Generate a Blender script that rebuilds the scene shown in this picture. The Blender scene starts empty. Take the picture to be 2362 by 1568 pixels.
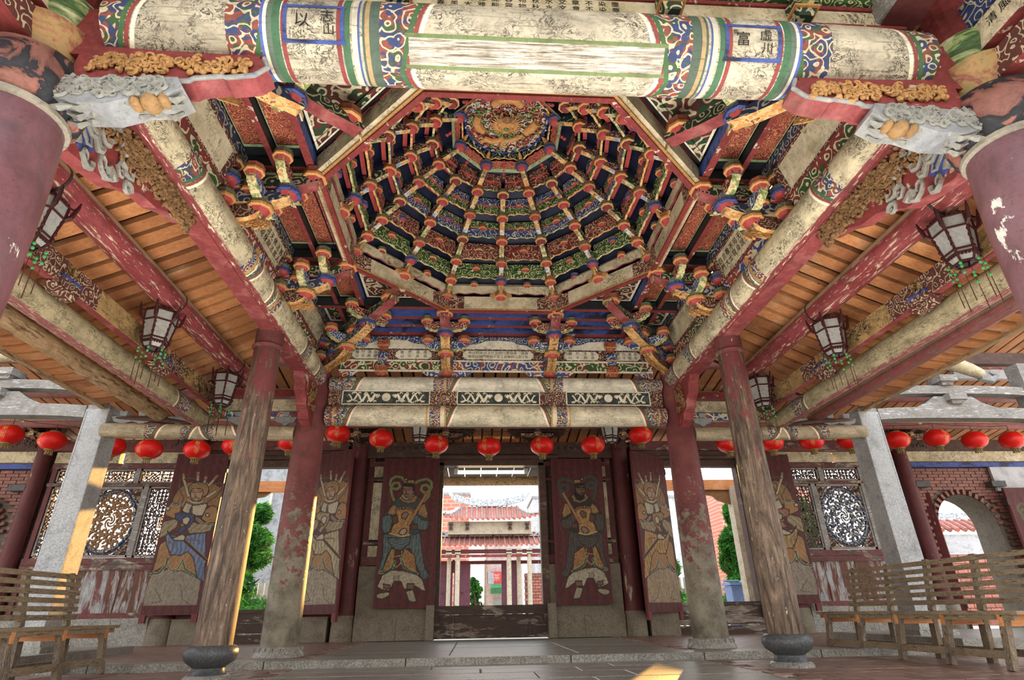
import bpy, bmesh, math, random
import numpy as np
from mathutils import Vector, Matrix, Euler
PI = math.pi
C = bpy.context.scene.collection
SC = bpy.context.scene
rnd = random.Random(11)

# ------------------------------------------------------------------ camera, sky, sun, exposure
PITCH, YAW, ROLL, FPX = math.radians(25.6), math.radians(3.8), math.radians(-1.0), 1312.7
cam_d = bpy.data.cameras.new('camera')
cam = bpy.data.objects.new('camera', cam_d)
C.objects.link(cam)
_f = Vector((math.sin(YAW)*math.cos(PITCH), math.cos(YAW)*math.cos(PITCH), math.sin(PITCH)))
_r = Vector((math.cos(YAW), -math.sin(YAW), 0))
_u = _r.cross(_f)
_r2 = _r*math.cos(ROLL) + _u*math.sin(ROLL)
_u2 = -_r*math.sin(ROLL) + _u*math.cos(ROLL)
_m = Matrix((( _r2.x, _u2.x, -_f.x), (_r2.y, _u2.y, -_f.y), (_r2.z, _u2.z, -_f.z))).to_4x4()
cam.matrix_world = Matrix.Translation((-0.31, 0, 0.5)) @ _m
cam_d.sensor_width = 36
cam_d.lens = FPX/2362*36
cam_d.clip_start = 0.02
cam_d.clip_end = 500
SC.camera = cam

world = bpy.data.worlds.new('sky')
SC.world = world
world.use_nodes = True
wn = world.node_tree
wn.nodes.clear()
w_out = wn.nodes.new('ShaderNodeOutputWorld')
w_bg = wn.nodes.new('ShaderNodeBackground')
w_tc = wn.nodes.new('ShaderNodeTexCoord')
w_sep = wn.nodes.new('ShaderNodeSeparateXYZ')
w_rmp = wn.nodes.new('ShaderNodeValToRGB')
wn.links.new(w_tc.outputs['Generated'], w_sep.inputs[0])
wn.links.new(w_sep.outputs['Z'], w_rmp.inputs[0])
w_rmp.color_ramp.elements[0].position = 0.0
w_rmp.color_ramp.elements[0].color = (1.0, 0.90, 0.80, 1)
w_rmp.color_ramp.elements[1].position = 0.5
w_rmp.color_ramp.elements[1].color = (0.86, 0.93, 1.0, 1)
wn.links.new(w_rmp.outputs[0], w_bg.inputs[0])
w_bg.inputs[1].default_value = 2.0
# the sun's own disc, small and very bright, where the sun lamp shines from
w_dot = wn.nodes.new('ShaderNodeVectorMath'); w_dot.operation = 'DOT_PRODUCT'
w_nrm = wn.nodes.new('ShaderNodeVectorMath'); w_nrm.operation = 'NORMALIZE'
wn.links.new(w_tc.outputs['Generated'], w_nrm.inputs[0]); wn.links.new(w_nrm.outputs[0], w_dot.inputs[0])
w_dot.inputs[1].default_value = Vector((0.370, 0.906, 0.204)).normalized()
w_gt = wn.nodes.new('ShaderNodeMath'); w_gt.operation = 'GREATER_THAN'; w_gt.inputs[1].default_value = math.cos(math.radians(0.55))
wn.links.new(w_dot.outputs['Value'], w_gt.inputs[0])
w_sun = wn.nodes.new('ShaderNodeBackground'); w_sun.inputs[0].default_value = (1.0, 0.72, 0.35, 1); w_sun.inputs[1].default_value = 40
w_mix = wn.nodes.new('ShaderNodeMixShader')
wn.links.new(w_gt.outputs[0], w_mix.inputs[0]); wn.links.new(w_bg.outputs[0], w_mix.inputs[1]); wn.links.new(w_sun.outputs[0], w_mix.inputs[2])
wn.links.new(w_mix.outputs[0], w_out.inputs[0])
world.cycles.sampling_method = 'AUTOMATIC'

SUN_DIR = Vector((0.370, 0.906, 0.204)).normalized()
sun_d = bpy.data.lights.new('sun', 'SUN')
sun_d.energy = 9
sun_d.angle = math.radians(0.6)
sun_d.color = (1.0, 0.52, 0.13)
sun = bpy.data.objects.new('sun', sun_d)
C.objects.link(sun)
sun.rotation_euler = SUN_DIR.to_track_quat('Z', 'Y').to_euler()
sun.location = SUN_DIR*40

# unseen fill light added low over the paving to brighten the dome
up_d = bpy.data.lights.new('dome_fill', 'AREA')
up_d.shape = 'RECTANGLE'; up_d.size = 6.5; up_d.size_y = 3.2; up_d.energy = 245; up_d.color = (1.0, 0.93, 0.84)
up = bpy.data.objects.new('dome_fill', up_d); C.objects.link(up)
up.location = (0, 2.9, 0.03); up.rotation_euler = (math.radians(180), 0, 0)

SC.view_settings.view_transform = 'Standard'
SC.view_settings.look = 'None'
SC.view_settings.gamma = 1
SC.view_settings.use_curve_mapping = False
SC.view_settings.exposure = 0.82
SC.cycles.max_bounces = 10
SC.cycles.diffuse_bounces = 6
SC.cycles.glossy_bounces = 3
SC.cycles.transmission_bounces = 4
SC.cycles.caustics_reflective = False
SC.cycles.caustics_refractive = False
SC.cycles.sample_clamp_indirect = 8

# ------------------------------------------------------------------ mesh builder
def V(*a): return Vector(a)
X_, Y_, Z_ = V(1,0,0), V(0,1,0), V(0,0,1)

class MB:
    def __init__(s): s.v = []; s.f = []; s.m = []; s.uv = {}
    def add(s, pts, faces, mi=0, uvs=None):
        b = len(s.v); s.v += [tuple(p) for p in pts]
        for k, f in enumerate(faces):
            if uvs: s.uv[len(s.f)] = uvs[k]
            s.f.append(tuple(b+i for i in f)); s.m.append(mi if not isinstance(mi, (list, tuple)) else mi[k])
        return s
    def box(s, c, h, ax=None, mi=0, taper=1.0):
        c = Vector(c); a = ax or (X_, Y_, Z_)
        P = []
        for k in (-1, 1):
            t = taper if k < 0 else 1.0
            for i, j in ((-1,-1),(1,-1),(1,1),(-1,1)):
                P.append(c + a[0]*h[0]*i*t + a[1]*h[1]*j*t + a[2]*h[2]*k)
        return s.add(P, [(3,2,1,0),(4,5,6,7),(0,1,5,4),(1,2,6,5),(2,3,7,6),(3,0,4,7)], mi)
    def prism(s, poly, o, u, v, t, mi=0, side=None):
        """polygon poly in plane (u, v) at o, thickness t along u x v, centred; mi = cap material, side = rim material(s)"""
        o = Vector(o); w = u.cross(v).normalized(); n = len(poly)
        P = [o+u*a+v*b-w*t/2 for a, b in poly] + [o+u*a+v*b+w*t/2 for a, b in poly]
        F = [tuple(range(n-1,-1,-1)), tuple(range(n, 2*n))] + [(i,(i+1)%n,n+(i+1)%n,n+i) for i in range(n)]
        if side is None: side = mi
        M = [mi, mi] + [(side[i] if isinstance(side, (list, tuple)) else side) for i in range(n)]
        return s.add(P, F, M)
    def tube(s, pts, rad, n=12, mi=0, cap=True, uv=False, u0=0.0, capmi=None):
        pts = [Vector(p) for p in pts]; m = len(pts)
        if not isinstance(rad, (list, tuple)): rad = [rad]*m
        P = []; U = [u0]
        for i in range(1, m): U.append(U[-1] + (pts[i]-pts[i-1]).length)
        ref = None
        for i in range(m):
            d = (pts[min(i+1,m-1)]-pts[max(i-1,0)]).normalized()
            if ref is None:
                ref = Z_ if abs(d.z) < 0.9 else X_
            a = (ref - d*ref.dot(d)).normalized(); b = d.cross(a); ref = a
            for k in range(n):
                t = 2*PI*k/n
                P.append(pts[i] + (-a*math.cos(t) + b*math.sin(t))*rad[i])
        F = []; UV = []
        for i in range(m-1):
            for k in range(n):
                k2 = (k+1) % n
                F.append((i*n+k, i*n+k2, (i+1)*n+k2, (i+1)*n+k))
                UV.append(((U[i],k/n),(U[i],(k+1)/n),(U[i+1],(k+1)/n),(U[i+1],k/n)))
        M = [mi]*len(F)
        if cap:
            F.append(tuple(range(n-1,-1,-1))); F.append(tuple(range((m-1)*n, m*n)))
            UV.append(tuple((U[0],0) for _ in range(n))); UV.append(tuple((U[-1],0) for _ in range(n)))
            M += [mi if capmi is None else capmi]*2
        return s.add(P, F, M, UV if uv else None)
    def lathe(s, prof, c, n=20, mi=0, uv=False, ax=None, ph=0.0):
        """prof = [(radius, height), ...] around local z"""
        c = Vector(c); a = ax or (X_, Y_, Z_); m = len(prof); P = []
        for r, z in prof:
            for k in range(n):
                t = 2*PI*k/n + ph
                P.append(c + a[0]*math.cos(t)*r + a[1]*math.sin(t)*r + a[2]*z)
        F = []; UV = []
        M = []
        for i in range(m-1):
            for k in range(n):
                k2 = (k+1) % n
                F.append((i*n+k, i*n+k2, (i+1)*n+k2, (i+1)*n+k)); M.append(mi[i] if isinstance(mi, (list, tuple)) else mi)
                UV.append(((k/n,prof[i][1]),((k+1)/n,prof[i][1]),((k+1)/n,prof[i+1][1]),(k/n,prof[i+1][1])))
        F.append(tuple(range(n-1,-1,-1))); F.append(tuple(range((m-1)*n, m*n)))
        M += [M[0], M[-1]]
        UV += [tuple((0,prof[0][1]) for _ in range(n)), tuple((0,prof[-1][1]) for _ in range(n))]
        return s.add(P, F, M, UV if uv else None)
    def ball(s, c, r, n=8, m=6, mi=0):
        """ellipsoid; r = radius or (rx, ry, rz)"""
        if not isinstance(r, (list, tuple)): r = (r, r, r)
        c = Vector(c); P = [c - Z_*r[2]]; F = []
        for i in range(1, m):
            t = PI*i/m
            for k in range(n):
                p = 2*PI*k/n
                P.append(c + V(r[0]*math.sin(t)*math.cos(p), r[1]*math.sin(t)*math.sin(p), -r[2]*math.cos(t)))
        P.append(c + Z_*r[2]); L = len(P)-1
        for k in range(n): F.append((0, 1+(k+1)%n, 1+k))
        for i in range(m-2):
            for k in range(n):
                F.append((1+i*n+k, 1+i*n+(k+1)%n, 1+(i+1)*n+(k+1)%n, 1+(i+1)*n+k))
        for k in range(n): F.append((1+(m-2)*n+k, 1+(m-2)*n+(k+1)%n, L))
        return s.add(P, F, mi)
    def quad(s, a, b, c, d, mi=0): return s.add([a, b, c, d], [(0,1,2,3)], mi, [((0,0),(1,0),(1,1),(0,1))])
    def mesh(s, name, mats, smooth=False, sharp=40):
        me = bpy.data.meshes.new(name)
        me.from_pydata(s.v, [], s.f)
        if not isinstance(mats, (list, tuple)): mats = [mats]
        for m in mats: me.materials.append(m)
        if len(mats) > 1: me.polygons.foreach_set('material_index', s.m)
        if s.uv:
            l = me.uv_layers.new(name='UVMap'); i = 0
            for k, f in enumerate(s.f):
                q = s.uv.get(k)
                for j in range(len(f)):
                    l.data[i].uv = q[j] if q else (0, 0)
                    i += 1
        me.update()
        if smooth:
            me.polygons.foreach_set('use_smooth', [True]*len(me.polygons))
            try: me.set_sharp_from_angle(angle=math.radians(sharp))
            except Exception: pass
        return me

# ------------------------------------------------------------------ object helpers
WM = {}           # world matrix of every object made here
def link(name, me, parent=None, M=None):
    """mesh -> object; M is the world placement (mesh coordinates -> world)"""
    o = bpy.data.objects.new(name, me)
    C.objects.link(o)
    M = M or Matrix.Identity(4)
    if parent is not None:
        o.parent = parent
        o.matrix_parent_inverse = WM[parent.name].inverted()
    o.matrix_basis = M
    WM[o.name] = M.copy()
    return o
def part(name, mb, mats, parent, M=None, smooth=False, label=None, sharp=40, stuff=False):
    o = link(name, mb.mesh(name, mats, smooth, sharp), parent, M)
    if label: o['label'] = label
    if stuff: o['kind'] = 'stuff'
    return o
def thing(name, label, cat, loc=(0,0,0), rz=0.0, group=None, kind='thing'):
    o = bpy.data.objects.new(name, None)
    C.objects.link(o)
    o.empty_display_size = 0.1
    o.location = loc; o.rotation_euler = (0,0,rz)
    WM[o.name] = Matrix.Translation(loc) @ Matrix.Rotation(rz, 4, 'Z')
    tag(o, label, cat, group, kind)
    return o
def tag(o, label=None, cat=None, group=None, kind=None):
    if label: o['label'] = label
    if cat: o['category'] = cat
    if group: o['group'] = group
    if kind: o['kind'] = kind
    return o
def solo(name, mb, mats, label, cat, group=None, smooth=False, M=None, kind='thing', sharp=40):
    return tag(part(name, mb, mats, None, M, smooth, sharp=sharp), label, cat, group, kind)
def struct(name, mb, mats, M=None, smooth=False, label=None):
    o = part(name, mb, mats, None, M, smooth)
    o['kind'] = 'structure'
    if label: o['label'] = label
    return o
def struct_empty(name, loc=(0,0,0), label=None):
    o = bpy.data.objects.new(name, None); C.objects.link(o); o.location = loc
    WM[o.name] = Matrix.Translation(loc); o['kind'] = 'structure'
    if label: o['label'] = label
    return o
def copy_tree(src, M, label=None, group=None):
    """copy of a thing, its parts and their sub-parts, re-placed so that the root sits at world matrix M"""
    def cp(o, parent):
        c = o.copy(); C.objects.link(c)
        if parent is not None:
            c.parent = parent
            c.matrix_parent_inverse = o.matrix_parent_inverse
        for ch in o.children: cp(ch, c)
        return c
    r = cp(src, None)
    r.matrix_basis = M; WM[r.name] = M.copy()
    if label: r['label'] = label
    if group: r['group'] = group
    return r
def TR(x, y, z, rz=0.0): return Matrix.Translation((x,y,z)) @ Matrix.Rotation(rz, 4, 'Z')
def frame(o, u, v, w):
    """matrix whose local x,y,z go to u,v,w at o"""
    return Matrix(((u.x,v.x,w.x,o[0]),(u.y,v.y,w.y,o[1]),(u.z,v.z,w.z,o[2]),(0,0,0,1)))

_txt = {}
def text_mesh(s, size, depth=0.0):
    k = (s, size, depth)
    if k not in _txt:
        cu = bpy.data.curves.new('lettering', 'FONT')
        cu.body = s; cu.size = size; cu.align_x = 'CENTER'; cu.align_y = 'CENTER'; cu.extrude = depth; cu.resolution_u = 2
        o = bpy.data.objects.new('lettering', cu); C.objects.link(o)
        dg = bpy.context.evaluated_depsgraph_get()
        me = bpy.data.meshes.new_from_object(o.evaluated_get(dg))
        bpy.data.objects.remove(o); bpy.data.curves.remove(cu)
        _txt[k] = me
    return _txt[k].copy()
def text_part(s, size, mat, parent, M, fn=None, name='lettering'):
    me = text_mesh(s, size)
    if fn:
        for v in me.vertices: v.co = fn(v.co)
    me.materials.clear(); me.materials.append(mat)
    return link(name, me, parent, M)
# ------------------------------------------------------------------ materials
def hexc(h, a=1.0):
    h = h.lstrip('#'); c = [int(h[i:i+2], 16)/255 for i in (0,2,4)]
    return tuple((x/12.92 if x <= .04045 else ((x+.055)/1.055)**2.4) for x in c) + (a,)
H = hexc
class G:
    """tiny node-graph helper"""
    def __init__(s, name, rough=0.65, spec=0.18):
        s.m = bpy.data.materials.new(name); s.m.use_nodes = True
        s.t = s.m.node_tree; s.b = s.t.nodes['Principled BSDF']
        s.b.inputs['Roughness'].default_value = rough
        s.b.inputs['Specular IOR Level'].default_value = spec
        s.tc = s.t.nodes.new('ShaderNodeTexCoord')
    def L(s, a, b):
        if hasattr(a, 'is_linked') or hasattr(a, 'links'): s.t.links.new(a, b)
        else: b.default_value = a
    def co(s, which='Object', scale=(1,1,1), rot=(0,0,0), rand=False):
        n = s.t.nodes.new('ShaderNodeMapping'); n.inputs['Scale'].default_value = scale; n.inputs['Rotation'].default_value = rot
        s.t.links.new(s.tc.outputs[which], n.inputs[0])
        if rand:
            oi = s.t.nodes.new('ShaderNodeObjectInfo'); v = s.t.nodes.new('ShaderNodeVectorMath'); v.operation = 'SCALE'
            s.t.links.new(oi.outputs['Location'], v.inputs[0]); v.inputs['Scale'].default_value = 3.7
            s.t.links.new(v.outputs[0], n.inputs['Location'])
        return n.outputs[0]
    def rand(s): return s.t.nodes.new('ShaderNodeObjectInfo').outputs['Random']
    def sep(s, v):
        n = s.t.nodes.new('ShaderNodeSeparateXYZ'); s.t.links.new(v, n.inputs[0]); return n.outputs
    def ma(s, op, a, b=0.0, c=None):
        n = s.t.nodes.new('ShaderNodeMath'); n.operation = op; s.L(a, n.inputs[0]); s.L(b, n.inputs[1])
        if c is not None: s.L(c, n.inputs[2])
        return n.outputs[0]
    def mix(s, f, a, b, mode='MIX'):
        n = s.t.nodes.new('ShaderNodeMix'); n.data_type = 'RGBA'; n.blend_type = mode
        s.L(f, n.inputs[0]); s.L(a, n.inputs[6]); s.L(b, n.inputs[7]); return n.outputs[2]
    def noise(s, v, sc=5, det=4, ro=0.6, dist=0.0):
        n = s.t.nodes.new('ShaderNodeTexNoise'); s.t.links.new(v, n.inputs['Vector'])
        n.inputs['Scale'].default_value = sc; n.inputs['Detail'].default_value = det; n.inputs['Roughness'].default_value = ro; n.inputs['Distortion'].default_value = dist
        return n.outputs[0]
    def voro(s, v, sc=5, feat='F1', out=0, rnd_=1.0):
        n = s.t.nodes.new('ShaderNodeTexVoronoi'); n.feature = feat; s.t.links.new(v, n.inputs['Vector']); n.inputs['Scale'].default_value = sc
        n.inputs['Randomness'].default_value = rnd_
        return n.outputs[out]
    def step(s, x, lo, hi):
        n = s.t.nodes.new('ShaderNodeMapRange'); n.clamp = True; s.L(x, n.inputs[0]); n.inputs[1].default_value = lo; n.inputs[2].default_value = hi; return n.outputs[0]
    def ramp(s, f, stops, const=False):
        n = s.t.nodes.new('ShaderNodeValToRGB'); r = n.color_ramp; r.interpolation = 'CONSTANT' if const else 'LINEAR'
        while len(r.elements) < len(stops): r.elements.new(0.5)
        for e, (p, c) in zip(r.elements, stops): e.position = p; e.color = hexc(c) if isinstance(c, str) else c
        s.L(f, n.inputs[0]); return n.outputs[0]
    def bump(s, h, st=0.4, d=0.01):
        n = s.t.nodes.new('ShaderNodeBump'); n.inputs['Strength'].default_value = st; n.inputs['Distance'].default_value = d
        s.L(h, n.inputs['Height']); s.t.links.new(n.outputs[0], s.b.inputs['Normal'])
    def scroll(s, v, sc, freq=26.0, w=0.55):
        """curly cloud-scroll line mask"""
        nn = s.t.nodes.new('ShaderNodeTexNoise'); s.t.links.new(v, nn.inputs['Vector']); nn.inputs['Scale'].default_value = sc*0.9; nn.inputs['Detail'].default_value = 1
        ad = s.t.nodes.new('ShaderNodeVectorMath'); ad.operation = 'MULTIPLY_ADD'; s.t.links.new(nn.outputs['Color'], ad.inputs[0]); ad.inputs[1].default_value = (0.8/sc,)*3; s.t.links.new(v, ad.inputs[2])
        d = s.voro(ad.outputs[0], sc*1.15); n = s.noise(v, sc*1.3, 1)
        x = s.ma('ADD', s.ma('MULTIPLY', d, freq*0.62), s.ma('MULTIPLY', n, 8.0))
        return s.step(s.ma('SINE', x), w, w+0.25)
    grime = 0.5
    def done(s, col):
        if s.grime:
            v = s.co('Object', (1, 1, 1))
            a = s.step(s.noise(v, 4.5, 8, 0.75, 0.5), 0.47, 0.70); b = s.step(s.noise(v, 38, 4, 0.7), 0.52, 0.68)
            k = s.ma('MULTIPLY', s.ma('MAXIMUM', a, s.ma('MULTIPLY', b, 0.7)), s.grime)
            hs = s.t.nodes.new('ShaderNodeHueSaturation'); hs.inputs['Saturation'].default_value = 0.86
            s.L(col, hs.inputs['Color'])
            col = s.mix(k, hs.outputs[0], H('#2b241d'))
        s.L(col, s.b.inputs['Base Color']); return s.m

def m_plain(name, c, rough=0.65, var=0.25, sc=9, bump=0.0, grain=(1,1,1), dirt='#2a241e', dirta=0.35, randv=0.0, metal=0.0):
    g = G(name, rough); v = g.co('Object', grain, rand=True)
    n = g.noise(v, sc, 5, 0.65)
    col = g.mix(g.ma('MULTIPLY', g.step(n, 0.35, 0.75), var), H(c), tuple(min(1, x*1.7) for x in H(c)[:3])+(1,))
    col = g.mix(g.ma('MULTIPLY', g.step(g.noise(v, sc*2.3, 4), 0.52, 0.72), dirta), col, H(dirt))
    if randv:
        col = g.mix(g.ma('MULTIPLY', g.rand(), randv), col, H('#14100c'))
    if bump: g.bump(n, bump, 0.01)
    g.b.inputs['Metallic'].default_value = metal
    return g.done(col)

def m_scroll(name, base, line='#d8cba0', second=None, sc=10.0, freq=26.0, w=0.55, wear=0.3):
    """board painted with curly scrolls"""
    g = G(name, 0.55); v = g.co('Object', rand=True)
    col = H(base)
    if second: col = g.mix(g.step(g.noise(v, sc*0.8, 2), 0.5, 0.53), col, H(second))
    col = g.mix(g.scroll(v, sc, freq, w), col, H(line))
    col = g.mix(g.ma('MULTIPLY', g.step(g.noise(v, 14, 5, 0.7), 0.5, 0.7), wear), col, H('#3a332b'))
    return g.done(col)

def m_peel(name, top, under, amt=(0.58, 0.62), sc=6, stretch=(1,1,1), rough=0.5, under2=None, dark=None, bump=0.25):
    """old paint over a lighter ground, flaking in patches"""
    g = G(name, rough); v = g.co('Object', stretch)
    n = g.noise(v, sc, 7, 0.68, 0.4); big = g.noise(v, sc*0.25, 3)
    c1 = g.mix(g.step(big, 0.35, 0.7), H(top), H(dark or top))
    c1 = g.mix(g.ma('MULTIPLY', g.step(g.noise(v, sc*3, 5), 0.45, 0.7), 0.35), c1, tuple(min(1, x*1.9+.01) for x in H(top)[:3])+(1,))
    u = H(under)
    if under2: u = g.mix(g.step(g.noise(v, sc*2, 4), 0.4, 0.6), H(under), H(under2))
    mask = g.step(g.ma('ADD', n, g.ma('MULTIPLY', g.ma('SUBTRACT', big, 0.5), 0.35)), amt[0], amt[1])
    if bump: g.bump(g.ma('SUBTRACT', 1.0, mask), bump, 0.004)
    return g.done(g.mix(mask, c1, u))

M = {}
# woods
def m_planks(name, a, b, dark, axis=(1.2, 14, 14)):
    g = G(name, 0.55); g.grime = 0.22; v = g.co('Object', axis, rand=True)
    n = g.noise(v, 2.2, 5, 0.6, 1.2); big = g.noise(g.co('Object', (1.5,1.5,1.5), rand=True), 1.6, 3)
    col = g.mix(g.step(n, 0.3, 0.75), H(a), H(b))
    col = g.mix(g.ma('MULTIPLY', g.ma('POWER', g.rand(), 1.3), 0.8), col, H(dark))
    col = g.mix(g.ma('MULTIPLY', g.step(big, 0.55, 0.75), 0.55), col, H('#d8b07c'))
    col = g.mix(g.ma('MULTIPLY', g.step(g.noise(v, 5, 4), 0.6, 0.75), 0.6), col, H('#3a1f0c'))
    k = g.voro(g.co('Object', (2.6, 6, 6), rand=True), 1.3)
    col = g.mix(g.step(k, 0.07, 0.03), col, H('#2a1408'))
    g.bump(n, 0.2, 0.004)
    return g.done(col)
M['plank'] = m_planks('orange_roof_planks', '#c06a1c', '#e29a42', '#8a4a16')
M['plank_back'] = m_plain('dark_roof_boards', '#3d2612', 0.7, 0.3, 6)
M['timber'] = m_peel('weathered_grey_timber', '#807c76', '#c3c6ca', (0.52, 0.6), 5, (1.0, 8, 8), 0.7, '#6c665e')
M['timber_y'] = m_peel('weathered_bench_timber', '#857358', '#ab9a7c', (0.48, 0.62), 5, (9, 1.2, 9), 0.75, '#5a4d3c')
M['timber_leg'] = m_peel('weathered_leg_timber', '#776650', '#a79d90', (0.5, 0.6), 6, (9, 9, 1.5), 0.75, '#463c32')
M['log_nat'] = m_peel('bare_natural_log', '#a8875a', '#c9ad80', (0.45, 0.6), 3, (6, 1.0, 6), 0.6, '#6d4a28')
# painted logs: UV (u = metres from middle, v = angle 0..1 with 0 at the bottom)
def m_log(name, L, cream='#c8bda2', ends='#8a3a2a', panels=(), red_under=0.0, ink=1.0, side_panels=True, pink='#a85a58'):
    g = G(name, 0.55); uv = g.co('UV'); x, y, _ = g.sep(uv)
    au = g.ma('ABSOLUTE', x); n = g.ma('DIVIDE', au, L/2)
    sv = g.co('UV', (1.0, 1.4, 1.0))
    grain = g.noise(g.co('UV', (1.2, 26, 1)), 3.0, 6, 0.7, 0.6)
    big = g.noise(g.co('UV', (1.0, 3, 1)), 2.2, 4)
    col = g.mix(g.step(big, 0.35, 0.7), H(cream), tuple(q*0.62 for q in H(cream)[:3])+(1,))
    # ink drawings: wiry dark strokes in patches
    w1 = g.noise(g.co('UV', (2.4, 4.2, 1)), 5.0, 7, 0.72, 1.4)
    patch = g.step(g.noise(g.co('UV', (2.0, 3.0, 1)), 2.0, 2), 0.40, 0.55)
    strokes = g.ma('MULTIPLY', g.ma('LESS_THAN', g.ma('ABSOLUTE', g.ma('SUBTRACT', w1, 0.5)), 0.022), patch)
    col = g.mix(g.ma('MULTIPLY', strokes, min(1.0, ink*0.95)), col, H('#2a2620'))
    blot = g.ma('MULTIPLY', g.step(w1, 0.60, 0.66), patch)
    col = g.mix(g.ma('MULTIPLY', blot, ink*0.6), col, H('#4c473d'))
    # painted ends and bands
    sw = g.scroll(g.co('UV', (11, 15, 1)), 1.0, 26, 0.5)
    scr = g.mix(g.step(g.noise(g.co('UV', (9, 13, 1)), 1.2, 2), 0.47, 0.52), H(ends), H('#2d3f6e'))
    scr = g.mix(g.step(g.noise(g.co('UV', (7, 11, 4)), 1.9, 2), 0.56, 0.6), scr, H('#3f5a35'))
    scr = g.mix(sw, scr, H('#c9bd98'))
    wob = g.ma('ADD', au, g.ma('MULTIPLY', g.ma('ABSOLUTE', g.ma('SUBTRACT', y, 0.5)), -0.35))
    for a, b in panels:     # scroll-painted zones in |u| metres
        k = g.ma('MULTIPLY', g.ma('GREATER_THAN', wob, a-0.12), g.ma('LESS_THAN', au, b))
        col = g.mix(k, col, scr)
        for off, c, wd in ((0.0, '#8f2f28', 0.012), (0.03, '#3d6a3c', 0.014), (-0.03, '#efe6c8', 0.012)):
            k2 = g.ma('LESS_THAN', g.ma('ABSOLUTE', g.ma('SUBTRACT', wob, a-0.12+off)), wd)
            col = g.mix(k2, col, H(c))
    return g, col, grain, au, y, uv
def m_log_finish(g, col, grain, y, red=None, redlo=0.0, wear=0.5):
    if red:
        # lower faces painted red: v near 0/1 is the bottom
        d = g.ma('ABSOLUTE', g.ma('SUBTRACT', y, 0.5))   # 0.5 at bottom, 0 at top
        k = g.step(g.ma('ADD', d, g.ma('MULTIPLY', g.ma('SUBTRACT', grain, 0.5), 0.06)), redlo, redlo+0.012)
        rc = g.mix(g.step(g.noise(g.co('UV', (2, 14, 1)), 4, 6, 0.7), 0.55, 0.62), H(red), H('#d8c8a8'))
        col = g.mix(k, col, rc)
    crack = g.step(grain, 0.56, 0.68)
    col = g.mix(g.ma('MULTIPLY', crack, wear), col, H('#584a38'))
    g.bump(grain, 0.25, 0.004)
    return g.done(col)
def stripes(g, col, au, bands):
    for c0, wd, c in bands:
        col = g.mix(g.ma('LESS_THAN', g.ma('ABSOLUTE', g.ma('SUBTRACT', au, c0)), wd), col, H(c))
    return col

g, col, grain, au, y, uv = m_log('front_log_paint', 4.62, panels=((0.66, 0.86), (1.44, 1.66), (2.16, 2.40)))
col = stripes(g, col, au, ((0.90,0.045,'#4c5f52'),(0.92,0.012,'#a88a58'),(0.98,0.02,'#c9c0a6'),(0.965,0.006,'#3a4f90'),(1.03,0.02,'#3d6a4a'),
    (1.40,0.022,'#3d6a4a'),(1.44,0.02,'#5d6f60'),(1.46,0.012,'#e4dcc4'),(1.475,0.008,'#3a55b0'),(1.07,0.012,'#8a2a2a'),(1.36,0.012,'#8a2a2a')))
worn = g.ma('MULTIPLY', g.ma('LESS_THAN', au, 0.70), g.ma('MULTIPLY', g.ma('GREATER_THAN', y, 0.03), g.ma('LESS_THAN', y, 0.145)))
col = g.mix(worn, col, g.mix(g.step(g.noise(g.co('UV', (1.1, 40, 1)), 3.0, 6, 0.75, 0.8), 0.42, 0.6), H('#d5cfc0'), H('#6e5f4a')))
for vv in (0.03, 0.145):
    col = g.mix(g.ma('MULTIPLY', g.ma('LESS_THAN', au, 0.72), g.ma('LESS_THAN', g.ma('ABSOLUTE', g.ma('SUBTRACT', y, vv)), 0.008)), col, H('#6d7f4a'))
M['log_front'] = m_log_finish(g, col, grain, y, None, 0, 0.85)
g, col, grain, au, y, uv = m_log('rear_upper_log_paint', 4.9, cream='#e2dbc4', panels=((0.66, 0.95), (2.05, 2.6)), ink=0.5)
col = stripes(g, col, au, ((0.78,0.02,'#b98a3c'),))
M['log_rear_a'] = m_log_finish(g, col, grain, y, None, 0, 0.3)
g, col, grain, au, y, uv = m_log('rear_lower_log_paint', 4.9, cream='#ddd2b2', panels=((0.70, 0.98), (2.12, 2.6)), ink=0.7)
col = stripes(g, col, au, ((0.80,0.03,'#d8cba6'),(0.76,0.012,'#b98a3c'),(1.02,0.012,'#b98a3c'),(2.32,0.012,'#c08a3a'),(2.36,0.014,'#8a3a2a')))
M['log_rear_b'] = m_log_finish(g, col, grain, y, None, 0, 0.35)
g, col, grain, au, y, uv = m_log('side_log_paint', 5.4, cream='#cfc19a', panels=((0.22, 0.46), (1.55, 1.75), (2.25, 2.8)), ink=1.3)
col = stripes(g, col, au, ((0.34,0.02,'#b98a3c'),(0.30,0.01,'#e4dcc4')))
M['log_side'] = m_log_finish(g, col, grain, y, '#7e2628', 0.40, 0.5)
g, col, grain, au, y, uv = m_log('eave_log_paint', 7.0, cream='#b5a67c', panels=((2.3, 2.6),), ink=0.9)
M['log_eave'] = m_log_finish(g, col, grain, y, '#8d4a48', 0.42, 0.6)
g, col, grain, au, y, uv = m_log('cross_log_paint', 3.2, cream='#b9a987', panels=((0.10, 0.22), (0.55, 0.7)), ink=0.6)
M['log_cross'] = m_log_finish(g, col, grain, y, None, 0.4, 0.6)
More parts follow.
